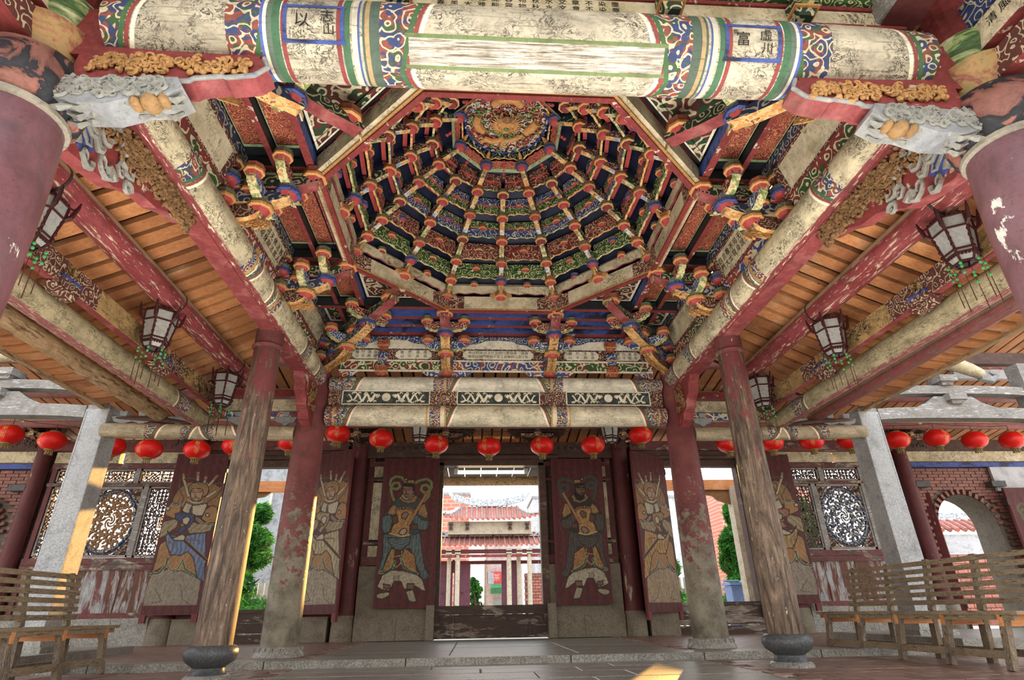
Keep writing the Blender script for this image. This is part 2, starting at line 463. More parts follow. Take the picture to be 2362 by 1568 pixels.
def m_redlog(name, c, under, amt):
    g = G(name, 0.5); v = g.co('UV', (1.0, 1, 1))
    n = g.noise(g.co('UV', (1.3, 9, 1)), 3.2, 7, 0.72, 0.5); x, y, _ = g.sep(g.co('UV'))
    d = g.ma('ABSOLUTE', g.ma('SUBTRACT', y, 0.5))
    col = g.mix(g.step(g.noise(g.co('UV', (1, 3, 1)), 2, 3), 0.3, 0.7), H(c), H('#93343a'))
    col = g.mix(g.step(g.ma('ADD', n, g.ma('MULTIPLY', d, 0.10)), amt, amt+0.03), col, H(under))
    col = g.mix(g.step(d, 0.24, 0.20), col, H('#b7a683'))     # bare upper side
    g.bump(n, 0.25, 0.004)
    return g.done(col)
M['log_red'] = m_redlog('red_purlin_paint', '#7a1418', '#cdbd9c', 0.605)
M['log_red2'] = m_redlog('dull_red_purlin_paint', '#8a4648', '#7a6a58', 0.56)
# columns: object coords, world metres
M['col_front'] = m_peel('purple_red_lacquer', '#5a2c32', '#cfcac0', (0.625, 0.64), 4.0, (1,1,0.8), 0.30, None, '#785a62')
def m_rear_col(name, shift):
    g = G(name, 0.5); v = g.co('Object'); x, y, z = g.sep(v)
    n = g.noise(v, 7.5, 9, 0.78, 0.2)
    h = g.step(z, 2.6+shift, 0.3+shift)       # 0 high up, 1 near the ground
    k = g.step(g.ma('ADD', n, g.ma('MULTIPLY', h, 0.34)), 0.665, 0.69)
    fl = g.step(g.noise(v, 11, 6, 0.7), 0.68, 0.70)
    c1 = g.mix(g.step(g.noise(v, 2, 3), 0.3, 0.7), H('#5e2226'), H('#7a3a38'))
    c1 = g.mix(fl, c1, H('#c9c1b0'))
    c2 = g.mix(g.step(g.noise(v, 3.5, 6), 0.4, 0.65), H('#857d6a'), H('#565040'))
    g.bump(g.ma('SUBTRACT', 1.0, k), 0.3, 0.005)
    return g.done(g.mix(k, c1, c2))
M['col_rear'] = m_rear_col('peeling_maroon_plaster', 0.0)
def m_slim(name, red):
    g = G(name, 0.6); v = g.co('Object', (6, 6, 0.7)); x, y, z = g.sep(g.co('Object'))
    n = g.noise(v, 3.2, 7, 0.7, 1.0)
    c = g.ramp(n, [(0.28, '#1f1815'), (0.42, '#463a31'), (0.55, '#6a5644'), (0.72, '#8f7f6c')])
    k = g.step(g.ma('ADD', g.noise(g.co('Object', (3, 3, 0.8)), 3, 6, 0.7), g.ma('MULTIPLY', g.step(z, 1.0, 3.3), 0.30)), red, red+0.08)
    c = g.mix(k, c, H('#6a2c2e'))
    c = g.mix(g.step(g.noise(g.co('Object', (5, 5, 1.5)), 5, 5, 0.7), 0.66, 0.68), c, H('#c8b79a'))
    g.bump(n, 0.35, 0.006)
    return g.done(c)
M['col_slim'] = m_slim('worn_slim_post_wood', 0.70)
M['maroon'] = m_peel('maroon_board_paint', '#561f22', '#a8957e', (0.64, 0.68), 4, (1,1,0.25), 0.5, None, '#57201f')
M['maroon_x'] = m_peel('maroon_rail_paint', '#6a3230', '#a89a88', (0.54, 0.6), 5, (0.4,1,1), 0.6, '#5a5048', '#4a2c28')
M['darkframe'] = m_peel('dark_frame_wood', '#4c352c', '#7d6c5a', (0.58, 0.66), 5, (0.5,1,1), 0.6, '#5a4636')
M['door_red'] = m_peel('door_red_paint', '#622022', '#b3a088', (0.70, 0.72), 5, (4,1,0.35), 0.5, None, '#641f22')
M['dado'] = m_peel('flaking_dado_boards', '#5a3822', '#a3a7ac', (0.48, 0.54), 4, (2.2,1,0.35), 0.6, '#8a8278', '#6e3030')
M['sillwood'] = m_peel('worn_sill_wood', '#3e2c24', '#8f857a', (0.53, 0.58), 5, (0.35,1,1.4), 0.5, '#6b5c4a')
# stone
def m_stone(name, a, b, rough=0.75, sc=90, bump=0.25, stain=None):
    g = G(name, rough); v = g.co('Object', rand=True)
    n = g.noise(v, sc, 3, 0.6); big = g.noise(v, 2.5, 5)
    col = g.mix(g.step(n, 0.35, 0.65), H(a), H(b))
    col = g.mix(g.ma('MULTIPLY', g.step(big, 0.4, 0.75), 0.5), col, H(stain or a))
    g.bump(g.noise(v, sc*0.5, 4), bump, 0.004)
    return g.done(col)
M['granite'] = m_stone('grey_granite', '#67655d', '#a09d93', 0.33, 60, 0.5, '#8a8578')
M['granite_post'] = m_stone('pale_granite_post', '#8b8d8e', '#b3b5b5', 0.7, 70, 0.15, '#8d9092')
M['darkstone'] = m_stone('dark_polished_stone', '#3c3f41', '#5a5e60', 0.35, 70, 0.3, '#2f3234')
M['wallstone'] = m_stone('brown_grey_wall_stone', '#655c4c', '#857b68', 0.8, 60, 0.2, '#6d6454')
M['cement'] = m_plain('grey_building_plaster', '#8c9096', 0.8, 0.3, 2)
def m_tile(name, a, b):
    g = G(name, 0.35); v = g.co('Object', rand=True); n = g.noise(v, 9, 5)
    col = g.mix(g.step(n, 0.35, 0.7), H(a), H(b)); col = g.mix(g.ma('MULTIPLY', g.rand(), 0.5), col, H('#4e3c36'))
    g.bump(n, 0.3, 0.004); return g.done(col)
M['terra'] = m_tile('terracotta_floor_tile', '#74503f', '#9a7a68')
M['mortar'] = m_plain('pale_floor_joint', '#b9b2a4', 0.8, 0.3, 20)
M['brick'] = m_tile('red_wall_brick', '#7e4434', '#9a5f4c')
M['brick_pale'] = m_tile('pale_red_brick', '#b5543f', '#c87a64')  # brighter red than the end-bay brick
g = G('distant_red_brickwork', 0.8); g.grime = 0
bt = g.t.nodes.new('ShaderNodeTexBrick'); g.t.links.new(g.co('Object', (1, 1, 1), (math.radians(-90), 0, 0)), bt.inputs['Vector'])
bt.inputs['Color1'].default_value = H('#b06a5c'); bt.inputs['Color2'].default_value = H('#ba7a6c'); bt.inputs['Mortar'].default_value = H('#b89a90')
bt.inputs['Scale'].default_value = 1.0; bt.inputs['Brick Width'].default_value = 0.55; bt.inputs['Row Height'].default_value = 0.24; bt.inputs['Mortar Size'].default_value = 0.03
M['brick_far'] = g.done(bt.outputs[0])
M['brick_joint'] = m_plain('grey_brick_joint', '#6e655c', 0.9, 0.3, 12)
M['white'] = m_plain('whitewashed_board', '#aeb1b8', 0.7, 0.2, 3, dirta=0.1)
# painted boards
M['p_green'] = m_scroll('green_scroll_board', '#2f5a26', '#cfc48e', None, 11, 30)
M['p_red'] = m_scroll('red_scroll_board', '#6e1d17', '#c9b184', None, 11, 30)
M['p_blue'] = m_scroll('blue_scroll_board', '#22407e', '#d6cda8', None, 11, 30)
M['p_dkgreen'] = m_scroll('dark_green_scroll_board', '#24392a', '#b9ad84', None, 9, 28)
M['p_dkblue'] = m_scroll('slate_blue_scroll_board', '#2b3a5c', '#b9b49a', None, 8, 26, wear=0.5)
M['p_mauve'] = m_scroll('brown_red_scroll_board', '#5a2c26', '#b9a684', None, 13, 26, wear=0.4)
M['p_multi'] = m_scroll('blue_and_red_scroll_frieze', '#2b4488', '#d8cca4', '#97331f', 7, 26, 0.4)
M['p_grnred'] = m_scroll('green_and_red_scroll_frieze', '#33582c', '#d8cca4', '#7c2a1f', 8, 28, 0.45)
M['p_dragon'] = m_scroll('slate_board_ground', '#343b3c', '#4c5450', None, 5, 22, 0.5, 0.3)
M['p_redgold'] = m_scroll('red_gold_coffer_panel', '#84230f', '#c07030', None, 18, 30, 0.35, 0.45)
M['p_flower'] = m_scroll('flowered_corner_coffer', '#5e2420', '#c9bf98', '#27452c', 6, 24, 0.4, 0.45)
M['cream'] = m_peel('cream_painted_board', '#ddd3b6', '#8f8468', (0.62, 0.68), 6, (1,1,1), 0.6, '#a99b78')
M['cream_ink'] = None
g = G('cream_board_with_ink', 0.6); v = g.co('Object', rand=True)
w1 = g.noise(v, 9, 6, 0.7, 1.4); pt = g.step(g.noise(v, 3, 2), 0.42, 0.6)
col = g.mix(g.step(g.noise(v, 4, 4), 0.4, 0.7), H('#cdbf9c'), H('#a3946c'))
col = g.mix(g.ma('MULTIPLY', g.ma('MULTIPLY', g.ma('LESS_THAN', g.ma('ABSOLUTE', g.ma('SUBTRACT', w1, 0.5)), 0.02), pt), 0.85), col, H('#2e2a24'))
col = g.mix(g.ma('MULTIPLY', g.step(w1, 0.62, 0.68), 0.5), col, H('#5a5446'))
M['cream_ink'] = g.done(col)
M['ochre_ink'] = None
g = G('ochre_board_with_ink', 0.6); v = g.co('Object', (1, .6, 1), rand=True)
w1 = g.noise(v, 8, 6, 0.7, 1.4); pt = g.step(g.noise(v, 2.5, 2), 0.38, 0.55)
col = g.mix(g.step(g.noise(v, 4, 4), 0.4, 0.7), H('#b08d4e'), H('#8a6a38'))
col = g.mix(g.ma('MULTIPLY', g.ma('LESS_THAN', g.ma('ABSOLUTE', g.ma('SUBTRACT', w1, 0.5)), 0.03), pt), col, H('#241c14'))
M['ochre_ink'] = g.done(g.mix(g.ma('MULTIPLY', g.step(w1, 0.58, 0.66), 0.7), col, H('#3a2e20')))
M['gold'] = m_plain('gold_paint', '#c4842e', 0.45, 0.4, 22, 0.3, dirt='#5c3512', dirta=0.5)
M['goldcarve'] = m_plain('dull_gilt_carving', '#a9772f', 0.5, 0.5, 30, 0.4, dirt='#3c2412', dirta=0.6)
M['browncarve'] = m_plain('brown_gilt_carving', '#7d5a30', 0.55, 0.5, 30, 0.4, dirt='#2c1c10', dirta=0.6)
M['greycarve'] = m_peel('blue_grey_carving', '#7f8388', '#4a5f8c', (0.60, 0.68), 5, (1,1,1), 0.6, '#a3a198', '#8f8f88')
M['greyscroll'] = m_peel('pale_grey_scroll', '#86867e', '#5d7a80', (0.60, 0.70), 7, (1,1,1), 0.6, '#8b6a5a', '#8d8b82')
M['peach'] = m_plain('faded_gilt_peach', '#8f6a36', 0.5, 0.4, 18)
M['ringstone'] = m_plain('beige_ring_paint', '#8d8676', 0.6, 0.3, 14)
M['red'] = m_plain('bright_red_paint', '#a81f1a', 0.5, 0.3, 12, dirta=0.3)
M['redold'] = m_peel('old_red_joist_paint', '#7a1c1a', '#c9b79c', (0.63, 0.66), 8, (1,1,1), 0.55)
M['pinkred'] = m_peel('faded_red_edge', '#82282a', '#a85a55', (0.5, 0.7), 4, (1,1,1), 0.55)
M['green'] = m_plain('leaf_green_paint', '#6d8a45', 0.55, 0.3, 12)
M['celadon'] = m_plain('pale_green_border', '#8fa676', 0.55, 0.3, 12)
M['blue'] = m_peel('cobalt_ceiling_board', '#22408e', '#151b30', (0.5, 0.62), 6, (0.5,3,1), 0.5, '#2b3140')
M['navy'] = m_plain('navy_backing_board', '#161d38', 0.5, 0.3, 8, dirta=0.2)
M['black'] = m_plain('black_painted_joist', '#22262a', 0.5, 0.4, 10, dirta=0.2)
M['white_line'] = m_plain('white_paint_line', '#cfcab8', 0.6, 0.2, 20)
M['inkblack'] = m_plain('ink_black', '#1d1a18', 0.6, 0.0, 5, dirta=0.0)
M['marble_cap'] = None
g = G('red_black_marbled_capital', 0.5); v = g.co('Object')
n = g.noise(v, 5, 5, 0.6, 1.0)
M['marble_cap'] = g.done(g.ramp(n, [(0.40, '#8a5446'), (0.47, '#744034'), (0.50, '#23252b'), (0.62, '#34373c'), (0.66, '#9a5a48')]))
M['orange_cap'] = None
g = G('orange_marbled_cushion', 0.5); v = g.co('Object')
M['orange_cap'] = g.done(g.ramp(g.noise(v, 6, 4, 0.6, 0.6), [(0.35, '#8a7f48'), (0.48, '#a87e3e'), (0.58, '#8a4430'), (0.7, '#b0925c')]))
g = G('green_landscape_cushion', 0.5); v = g.co('Object', (1,1,2.5))
M['green_cap'] = g.done(g.ramp(g.noise(v, 5, 5, 0.6, 1.2), [(0.35, '#27401f'), (0.47, '#4a6a32'), (0.55, '#8a9a58'), (0.65, '#c5c098')]))
# arm undersides with painted cartouches (UV not needed: object axis x is the length)
def m_arm(name, base, a, b):
    g = G(name, 0.5); v = g.co('Object', rand=True); n = g.noise(v, 16, 3)
    col = g.mix(g.step(n, 0.45, 0.5), H(base), H(a)); col = g.mix(g.step(n, 0.60, 0.63), col, H(b))
    col = g.mix(g.ma('MULTIPLY', g.step(g.noise(v, 30, 3), 0.55, 0.7), 0.4), col, H('#4a2a14'))
    return g.done(col)
M['arm_gold'] = m_arm('gold_arm_underside', '#c8822c', '#d9b060', '#8d3a1c')
M['arm_cream'] = m_arm('cream_arm_underside', '#c9b889', '#9a7a3a', '#37578a')
M['arm_green'] = m_arm('green_arm_underside', '#7d8f4a', '#cfc48a', '#c27a2a')
M['arm_blue'] = m_arm('blue_arm_underside', '#7f93b5', '#cfcab0', '#c27a2a')
# lanterns etc
def m_silk(name):
    g = G(name, 0.4, 0.4); g.grime = 0; v = g.co('Object'); col = g.mix(g.step(g.noise(v, 6, 3), 0.3, 0.7), H('#c60d0b'), H('#e02015'))
    g.b.inputs['Subsurface Weight'].default_value = 0.0
    return g.done(col)
M['silk'] = m_silk('red_lantern_silk')
M['goldtext'] = m_plain('gold_lettering', '#d8a32a', 0.45, 0.1, 10, dirta=0.0)
M['brass'] = m_plain('dull_brass_cap', '#8a7238', 0.4, 0.3, 20)
M['lant_wood'] = m_plain('dark_red_lantern_wood', '#3e1216', 0.4, 0.4, 30)
M['lant_pane'] = m_plain('white_painted_glass_pane', '#9a9b96', 0.25, 0.2, 8, dirt='#8d8f8c', dirta=0.5)
M['jade'] = m_plain('green_bead', '#2f9a4c', 0.3, 0.2, 20)
M['cord'] = m_plain('dark_red_cord', '#4c1d18', 0.8, 0.2, 20)
M['iron'] = m_plain('dark_iron', '#3a3430', 0.5, 0.3, 20)
def m_emit(name, c, st):
    m = bpy.data.materials.new(name); m.use_nodes = True; b = m.node_tree.nodes['Principled BSDF']
    b.inputs['Emission Color'].default_value = H(c); b.inputs['Emission Strength'].default_value = st; b.inputs['Base Color'].default_value = H(c); return m
M['tube'] = m_emit('lit_fluorescent_tube', '#fff3c8', 9)
M['bulb'] = m_emit('lit_warm_bulb', '#ffb347', 14)
# outside
def m_leaf(name, a, b):
    g = G(name, 0.5); g.grime = 0; v = g.co('Object'); n = g.noise(v, 1.7, 4)
    col = g.mix(g.step(n, 0.35, 0.65), H(a), H(b))
    tr = g.t.nodes.new('ShaderNodeBsdfTranslucent'); mx = g.t.nodes.new('ShaderNodeMixShader'); mx.inputs[0].default_value = 0.4
    g.t.links.new(col, tr.inputs[0]); out = g.t.nodes['Material Output']
    g.t.links.new(g.b.outputs[0], mx.inputs[1]); g.t.links.new(tr.outputs[0], mx.inputs[2]); g.t.links.new(mx.outputs[0], out.inputs[0])
    return g.done(col)
M['leaf'] = m_leaf('pine_needles', '#1e4a16', '#4a8a34')
M['leaf2'] = m_leaf('yellow_green_leaf', '#6a8a1a', '#a9bf2a')
M['bark'] = m_plain('tree_bark', '#4a3a2c', 0.9, 0.3, 12)
M['rooftile'] = m_tile('weathered_roof_tile', '#8e6a60', '#b59a94')
M['driptile'] = m_tile('red_drip_tile', '#b4503c', '#c4715c')
M['ridge'] = m_scroll('white_ridge_with_ornament', '#b9c0c8', '#7d8f9c', '#c9cfd4', 5, 20, 0.6, 0.2)
M['pav_stone'] = m_plain('pale_gate_column', '#a99d88', 0.7, 0.4, 6, grain=(4,4,1))
M['pav_door'] = m_plain('purple_gate_door', '#5e2f40', 0.55, 0.3, 5, grain=(5,5,1))
M['glass'] = m_plain('grey_window_glass', '#8fa3a8', 0.15, 0.2, 2, dirta=0.1)
M['sign'] = m_plain('red_shop_sign', '#c81f34', 0.4, 0.1, 2, dirta=0.0)
M['awning'] = m_plain('green_awning', '#2c8a5a', 0.5, 0.2, 3)
M['bin'] = m_plain('blue_plastic_bin', '#5a74a8', 0.35, 0.1, 3, dirta=0.1)
M['ground'] = m_plain('pale_courtyard_paving', '#cfc8b8', 0.8, 0.25, 1.5)
M['grass'] = m_plain('hedge_green', '#4a8a30', 0.8, 0.4, 10)
# vertex-painted door figures
g = G('painted_door_figure', 0.5); g.grime = 0.3
at = g.t.nodes.new('ShaderNodeAttribute'); at.attribute_name = 'paint'
v = g.co('Object', (5, 5, 0.7)); n = g.noise(v, 4, 6, 0.7)
col = g.mix(g.ma('MULTIPLY', g.step(n, 0.5, 0.7), 0.35), at.outputs['Color'], H('#3a2620'))
col = g.mix(g.step(g.noise(g.co('Object', (8, 8, 1.2)), 5, 6, 0.7), 0.69, 0.71), col, H('#c2b096'))
M['figure'] = g.done(col)
# ------------------------------------------------------------------ setting: floors
YF, YB, YW, A = 2.24, 7.9, 12.0, 2.65      # front row, rear row, door wall, half bay
PLAT = 0.07
fl = struct_empty('floor', (0, 3, 0), 'low courtyard floor of granite slabs flanked by terracotta tiles')
mb = MB(); mb.box((0, -2, -0.10), (13, 9.15, 0.085)); part('floor_bed', mb, M['mortar'], fl)
def slab_mesh(name, hx, hy, hz, mat, bev=0.006):
    mb = MB()
    b = bev
    mb.box((0, 0, -hz/2-b/2), (hx, hy, (hz-b)/2))
    P = [(-hx,-hy,-b),(hx,-hy,-b),(hx,hy,-b),(-hx,hy,-b),(-hx+b,-hy+b,0),(hx-b,-hy+b,0),(hx-b,hy-b,0),(-hx+b,hy-b,0)]
    mb.add(P, [(4,5,6,7),(0,1,5,4),(1,2,6,5),(2,3,7,6),(3,0,4,7)])
    return mb.mesh(name, mat)
# granite path in the middle (slabs run across), |x| < 2.2
y = 7.06; k = 0
while y > 0.5:
    w = (0.50, 0.44, 0.56, 0.48)[k % 4]
    xs = [-2.2, -0.75 + 0.5*(k % 3), 1.1 - 0.4*(k % 2), 2.2]
    for a, b in zip(xs[:-1], xs[1:]):
        link('paving_slab', slab_mesh('paving_slab', (b-a)/2-0.006, w/2-0.006, 0.04, M['granite']), fl, TR((a+b)/2, y-w/2, 0.0 + rnd.uniform(-.003, .003)))
    y -= w; k += 1
tile_me = slab_mesh('floor_tile', 0.161, 0.111, 0.03, M['terra'], 0.004)
cnt = 0
for sgn in (-1, 1):
    for j in range(15):
        for i in range(12):
            if cnt >= 296: break
            x = sgn*(2.38 + 0.33*i + (0.165 if j % 2 else 0)); yy = 6.92 - 0.23*j
            if j > 11 and i < 3: continue
            link('floor_tile', tile_me, fl, TR(x, yy, rnd.uniform(-.002, .002), rnd.uniform(-.006, .006))); cnt += 1
mb = MB()
for sgn in (-1, 1):
    for j in range(26):
        for i in range(26):
            if j < 15 and i < 12: continue
            x = sgn*(2.38 + 0.33*i + (0.165 if j % 2 else 0)); yy = 6.92 - 0.23*j
            mb.box((x, yy, -0.016), (0.161, 0.111, 0.015))
part('outer_floor_tiles', mb, M['terra'], fl, stuff=True)

pf = struct_empty('trim_1', (0, 9.5, 0), 'raised tiled platform in front of the door wall with granite kerb')
mb = MB(); mb.box((0, 9.75, 0.013), (13, 2.55, 0.043)); part('platform_bed', mb, M['mortar'], pf)
x = -12.6
while x < 12.5:
    w = rnd.choice((1.5, 1.8, 1.35)); 
    mb = MB(); mb.box((0, 0, PLAT/2-0.01), (w/2-0.006, 0.17, PLAT/2+0.012))
    part('kerb_stone', mb, M['granite'], pf, TR(x+w/2, 7.27, 0)); x += w
for k in range(5):
    for a, b in ((-2.2, -0.6), (-0.6, 0.9), (0.9, 2.2)):
        link('paving_slab', slab_mesh('paving_slab', (b-a)/2-0.005, 0.41, 0.03, M['granite']), pf, TR((a+b)/2, 7.87+0.83*k, PLAT+rnd.uniform(-.002,.002)))
mb = MB()
for sgn in (-1, 1):
    for j in range(19):
        for i in range(28):
            mb.box((sgn*(2.38+0.33*i+(0.165 if j % 2 else 0)), 7.57+0.23*j, PLAT-0.016), (0.161, 0.111, 0.016))
part('platform_tiles', mb, M['terra'], pf, stuff=True)
# side platforms carrying the granite posts
for sgn, nm in ((-1, 'left'), (1, 'right')):
    mb = MB(); mb.box((sgn*8.6, 8.2, 0.075), (3.45, 1.3, 0.085))
    o = struct('trim_2' if sgn < 0 else 'trim_3', mb, M['granite'], label='granite step under the square granite post on the %s' % nm)
mb = MB(); mb.box((0, 60, -0.06), (90, 47.6, 0.05)); struct('ground', mb, M['ground'], label='pale paved ground outside beyond the doors')
mb = MB(); mb.box((0, -31, -0.06), (90, 20, 0.05)); struct('ground', mb, M['ground'], label='open courtyard paving behind the viewpoint')

# ------------------------------------------------------------------ plank roofs over the side bays
PROF = [(2.74, 4.25), (3.0, 4.08), (3.6, 3.78), (4.2, 3.50), (4.72, 3.32), (5.30, 3.215), (5.47, 3.20)]
def roof_poly(lo, th): return [(x, z+lo) for x, z in PROF] + [(x, z+lo+th) for x, z in reversed(PROF)]
for sgn, nm in ((-1, 'left'), (1, 'right')):
    ro = struct_empty('ceiling', (sgn*4, 4.4, 3.2), 'sloping ceiling of orange roof planks over the %s side bay' % nm)
    mb = MB(); mb.prism([(sgn*a, b) for a, b in roof_poly(0.045, 0.05)], (0, 4.35, 0), X_, Z_, 7.1)
    part('roof_boarding', mb, M['plank_back'], ro)
    mbs = [MB().prism([(sgn*a, b) for a, b in roof_poly(-0.018-0.012*k, 0.063)], (0, 0, 0), X_, Z_, w).mesh('plank', M['plank']) for k, w in ((0, 0.150), (1, 0.132), (0, 0.158))]
    yy = 1.0
    while yy < 7.78:
        link('plank', mbs[rnd.randrange(3)], ro, TR(0, yy, rnd.uniform(-.006, .006))); yy += 0.208
    # eave board along the lower edge
    mb = MB(); mb.box((sgn*5.49, 4.35, 3.195), (0.035, 3.55, 0.05)); part('eave_board', mb, M['log_nat'], ro, label='plain eave board along the low edge of the planks')

def log(name, p0, p1, r, mat, label, cat='beam', group=None, bulge=0.0, n=20, parent=None, capmat=None, seg=8, r1=None):
    p0, p1 = Vector(p0), Vector(p1); L = (p1-p0).length; r1 = r if r1 is None else r1
    pts = [p0.lerp(p1, i/seg) for i in range(seg+1)]
    rad = [(r+(r1-r)*i/seg)*(1+bulge*(math.sin(PI*min(1, max(0, i/seg)))**0.5)) for i in range(seg+1)]
    mb = MB().tube(pts, rad, n, uv=True, u0=-L/2)
    if parent is not None: return part(name, mb, mat, parent, smooth=True)
    return solo(name, mb, mat, label, cat, group, smooth=True)

# ------------------------------------------------------------------ columns
def col_profile(r0, r1, z0, z1, n=10):
    out = []
    for i in range(n+1):
        t = i/n; k = 0 if t < 0.75 else ((t-0.75)/0.25)**2
        out.append((r0+(r1-r0)*(0.35*t+0.65*k), z0+(z1-z0)*t))
    return out
for sgn, lab in ((-1, 'huge purple-red front column with white flaked patches at the left photo edge'),
                 (1, 'huge purple-red front column with small white flecks at the right photo edge')):
    t = thing('front_column', lab, 'column', (sgn*A, YF, 0))
    part('shaft', MB().lathe(col_profile(0.262, 0.215, 0.0, 2.76, 14), (sgn*A, YF, 0), 32), M['col_front'], t, smooth=True)
    part('neck_ring', MB().lathe([(0.215, 2.755), (0.235, 2.765), (0.235, 2.79), (0.225, 2.80)], (sgn*A, YF, 0), 32, mi=0), M['ringstone'], t, smooth=True)
    part('capital', MB().lathe([(0.215, 2.79), (0.255, 2.83), (0.272, 2.92), (0.268, 3.02), (0.235, 3.11), (0.20, 3.14)], (sgn*A, YF, 0), 32), M['marble_cap'], t, smooth=True, label='capital marbled in red and black')
    part('cushion', MB().lathe([(0.17, 3.14), (0.19, 3.20), (0.225, 3.28), (0.225, 3.34), (0.19, 3.36)], (sgn*A, YF, 0), 24), M['orange_cap'], t, smooth=True, label='orange and yellow marbled cushion block')
    part('cushion', MB().lathe([(0.15, 3.36), (0.18, 3.42), (0.205, 3.50), (0.20, 3.56), (0.16, 3.58)], (sgn*A, YF, 0), 24), M['green_cap'], t, smooth=True, label='green painted cushion block')
    part('core', MB().lathe([(0.13, 3.57), (0.13, 4.45)], (sgn*A, YF, 0), 16), M['redold'], t)
for sgn, lab in ((-1, 'thick rear column, maroon above and peeled to grey plaster below, left of the middle door'),
                 (1, 'thick rear column with white flecks and peeled grey foot, beside the sun')):
    t = thing('rear_column', lab, 'column', (sgn*A, YB, PLAT))
    part('shaft', MB().lathe([(0.222, 0.16), (0.222, 0.5), (0.216, 1.5), (0.205, 2.4), (0.195, 3.0), (0.185, 3.5), (0.18, 4.4)], (sgn*A, YB, 0), 28), M['col_rear'], t, smooth=True)
    mb = MB().lathe([(0.30, PLAT), (0.30, 0.085), (0.262, 0.16), (0.245, 0.178), (0.20, 0.18)], (sgn*A, YB, 0), 28)
    b = part('stone_foot', mb, M['granite'], t, smooth=True)
    mb = MB()
    for k in range(20):
        a = 2*PI*k/20; d = V(math.cos(a), math.sin(a), 0)
        mb.box(V(sgn*A, YB, 0)+d*0.272+Z_*0.125, (0.008, 0.006, 0.05), (d, Z_.cross(d), Z_))
    part('fluting', mb, M['granite'], b)
for sgn, lab in ((-1, 'slim grey-brown post on a dark stone drum, its right edge sunlit orange'),
                 (1, 'slim dark wooden post with red remnants on a dark stone drum, near the slatted bench')):
    c = (sgn*(A+0.03), 6.0, 0); t = thing('slim_post', lab, 'column', c)
    part('shaft', MB().lathe([(0.168, 0.27), (0.166, 0.8), (0.158, 1.8), (0.15, 2.7), (0.142, 3.2), (0.135, 3.22)], c, 24), M['col_slim'], t, smooth=True)
    part('collar', MB().lathe([(0.135, 3.21), (0.165, 3.225), (0.17, 3.245), (0.155, 3.262), (0.15, 3.28), (0.152, 3.42)], c, 24), M['col_slim'], t, smooth=True)
    part('stone_drum', MB().lathe([(0.17, 0.0), (0.17, 0.04), (0.145, 0.06), (0.135, 0.10), (0.15, 0.115), (0.205, 0.15), (0.232, 0.20), (0.225, 0.245), (0.195, 0.275), (0.12, 0.285)], (c[0], c[1], 0.0), 28), M['darkstone'], t, smooth=True)
    part('plinth', MB().lathe([(0.20, -0.005), (0.20, 0.022), (0.175, 0.045), (0.12, 0.05)], c, 28), M['granite'], t, smooth=True)
for sgn, lab in ((-1, 'square granite post with a sunlit orange inner side, behind the end of the left-hand bench'),
                 (1, 'square granite post with a small slot, behind the long slatted bench on the right')):
    c = V(sgn*5.55, 8.0, 0); t = thing('granite_post', lab, 'post', c)
    mb = MB(); h = 0.155
    mb.box((c.x, c.y, 1.72), (h, h, 1.42), taper=1.08); sh = part('shaft', mb, M['granite_post'], t)
    mb = MB()
    for ex in (-1, 1): mb.box((c.x+ex*(h-0.012), c.y-h-0.004, 2.2), (0.008, 0.004, 0.9))
    part('edge_bead', mb, M['granite_post'], sh)
    mb = MB(); mb.box((c.x-sgn*(h+0.002), c.y, 1.62), (0.004, 0.03, 0.045)); part('slot', mb, M['darkframe'], sh)
    mb = MB(); mb.box((c.x, c.y, 0.19), (0.26, 0.26, 0.035)); mb.box((c.x, c.y, 0.262), (0.20, 0.20, 0.045), taper=1.1)
    part('plinth', mb, M['granite'], t)
    mb = MB(); mb.box((c.x, c.y, 3.15), (h*0.95, h*0.95, 0.05)); part('cap', mb, M['timber'], t)

# ------------------------------------------------------------------ big beams of the stage square
t = thing('front_beam', 'massive white painted log beam across the top, with ink drawings and blue-framed calligraphy', 'beam', (0, YF, 3.43))
log('log', (-2.31, YF, 3.43), (2.31, YF, 3.43), 0.185, M['log_front'], '', parent=t, bulge=0.19, n=36, seg=16)
for sgn in (-1, 1):
    mb = MB(); mb.box((sgn*2.40, YF, 3.40), (0.14, 0.075, 0.13), taper=0.8); part('tenon', mb, M['redold'], t, label='red tenon entering the column head')
    mb = MB(); mb.box((sgn*2.0, YF, 3.235), (0.50, 0.06, 0.045)); part('bearing_board', mb, M['redold'], t)
def wrap_log(r, zc, yc, xc, ang):
    """text plane -> surface of the front log; ang = angle below horizontal on the viewer's side"""
    def fn(co):
        a = ang - co.y/r
        return Vector((xc+co.x, yc-math.cos(a)*(r+0.004), zc-math.sin(a)*(r+0.004)))
    return fn
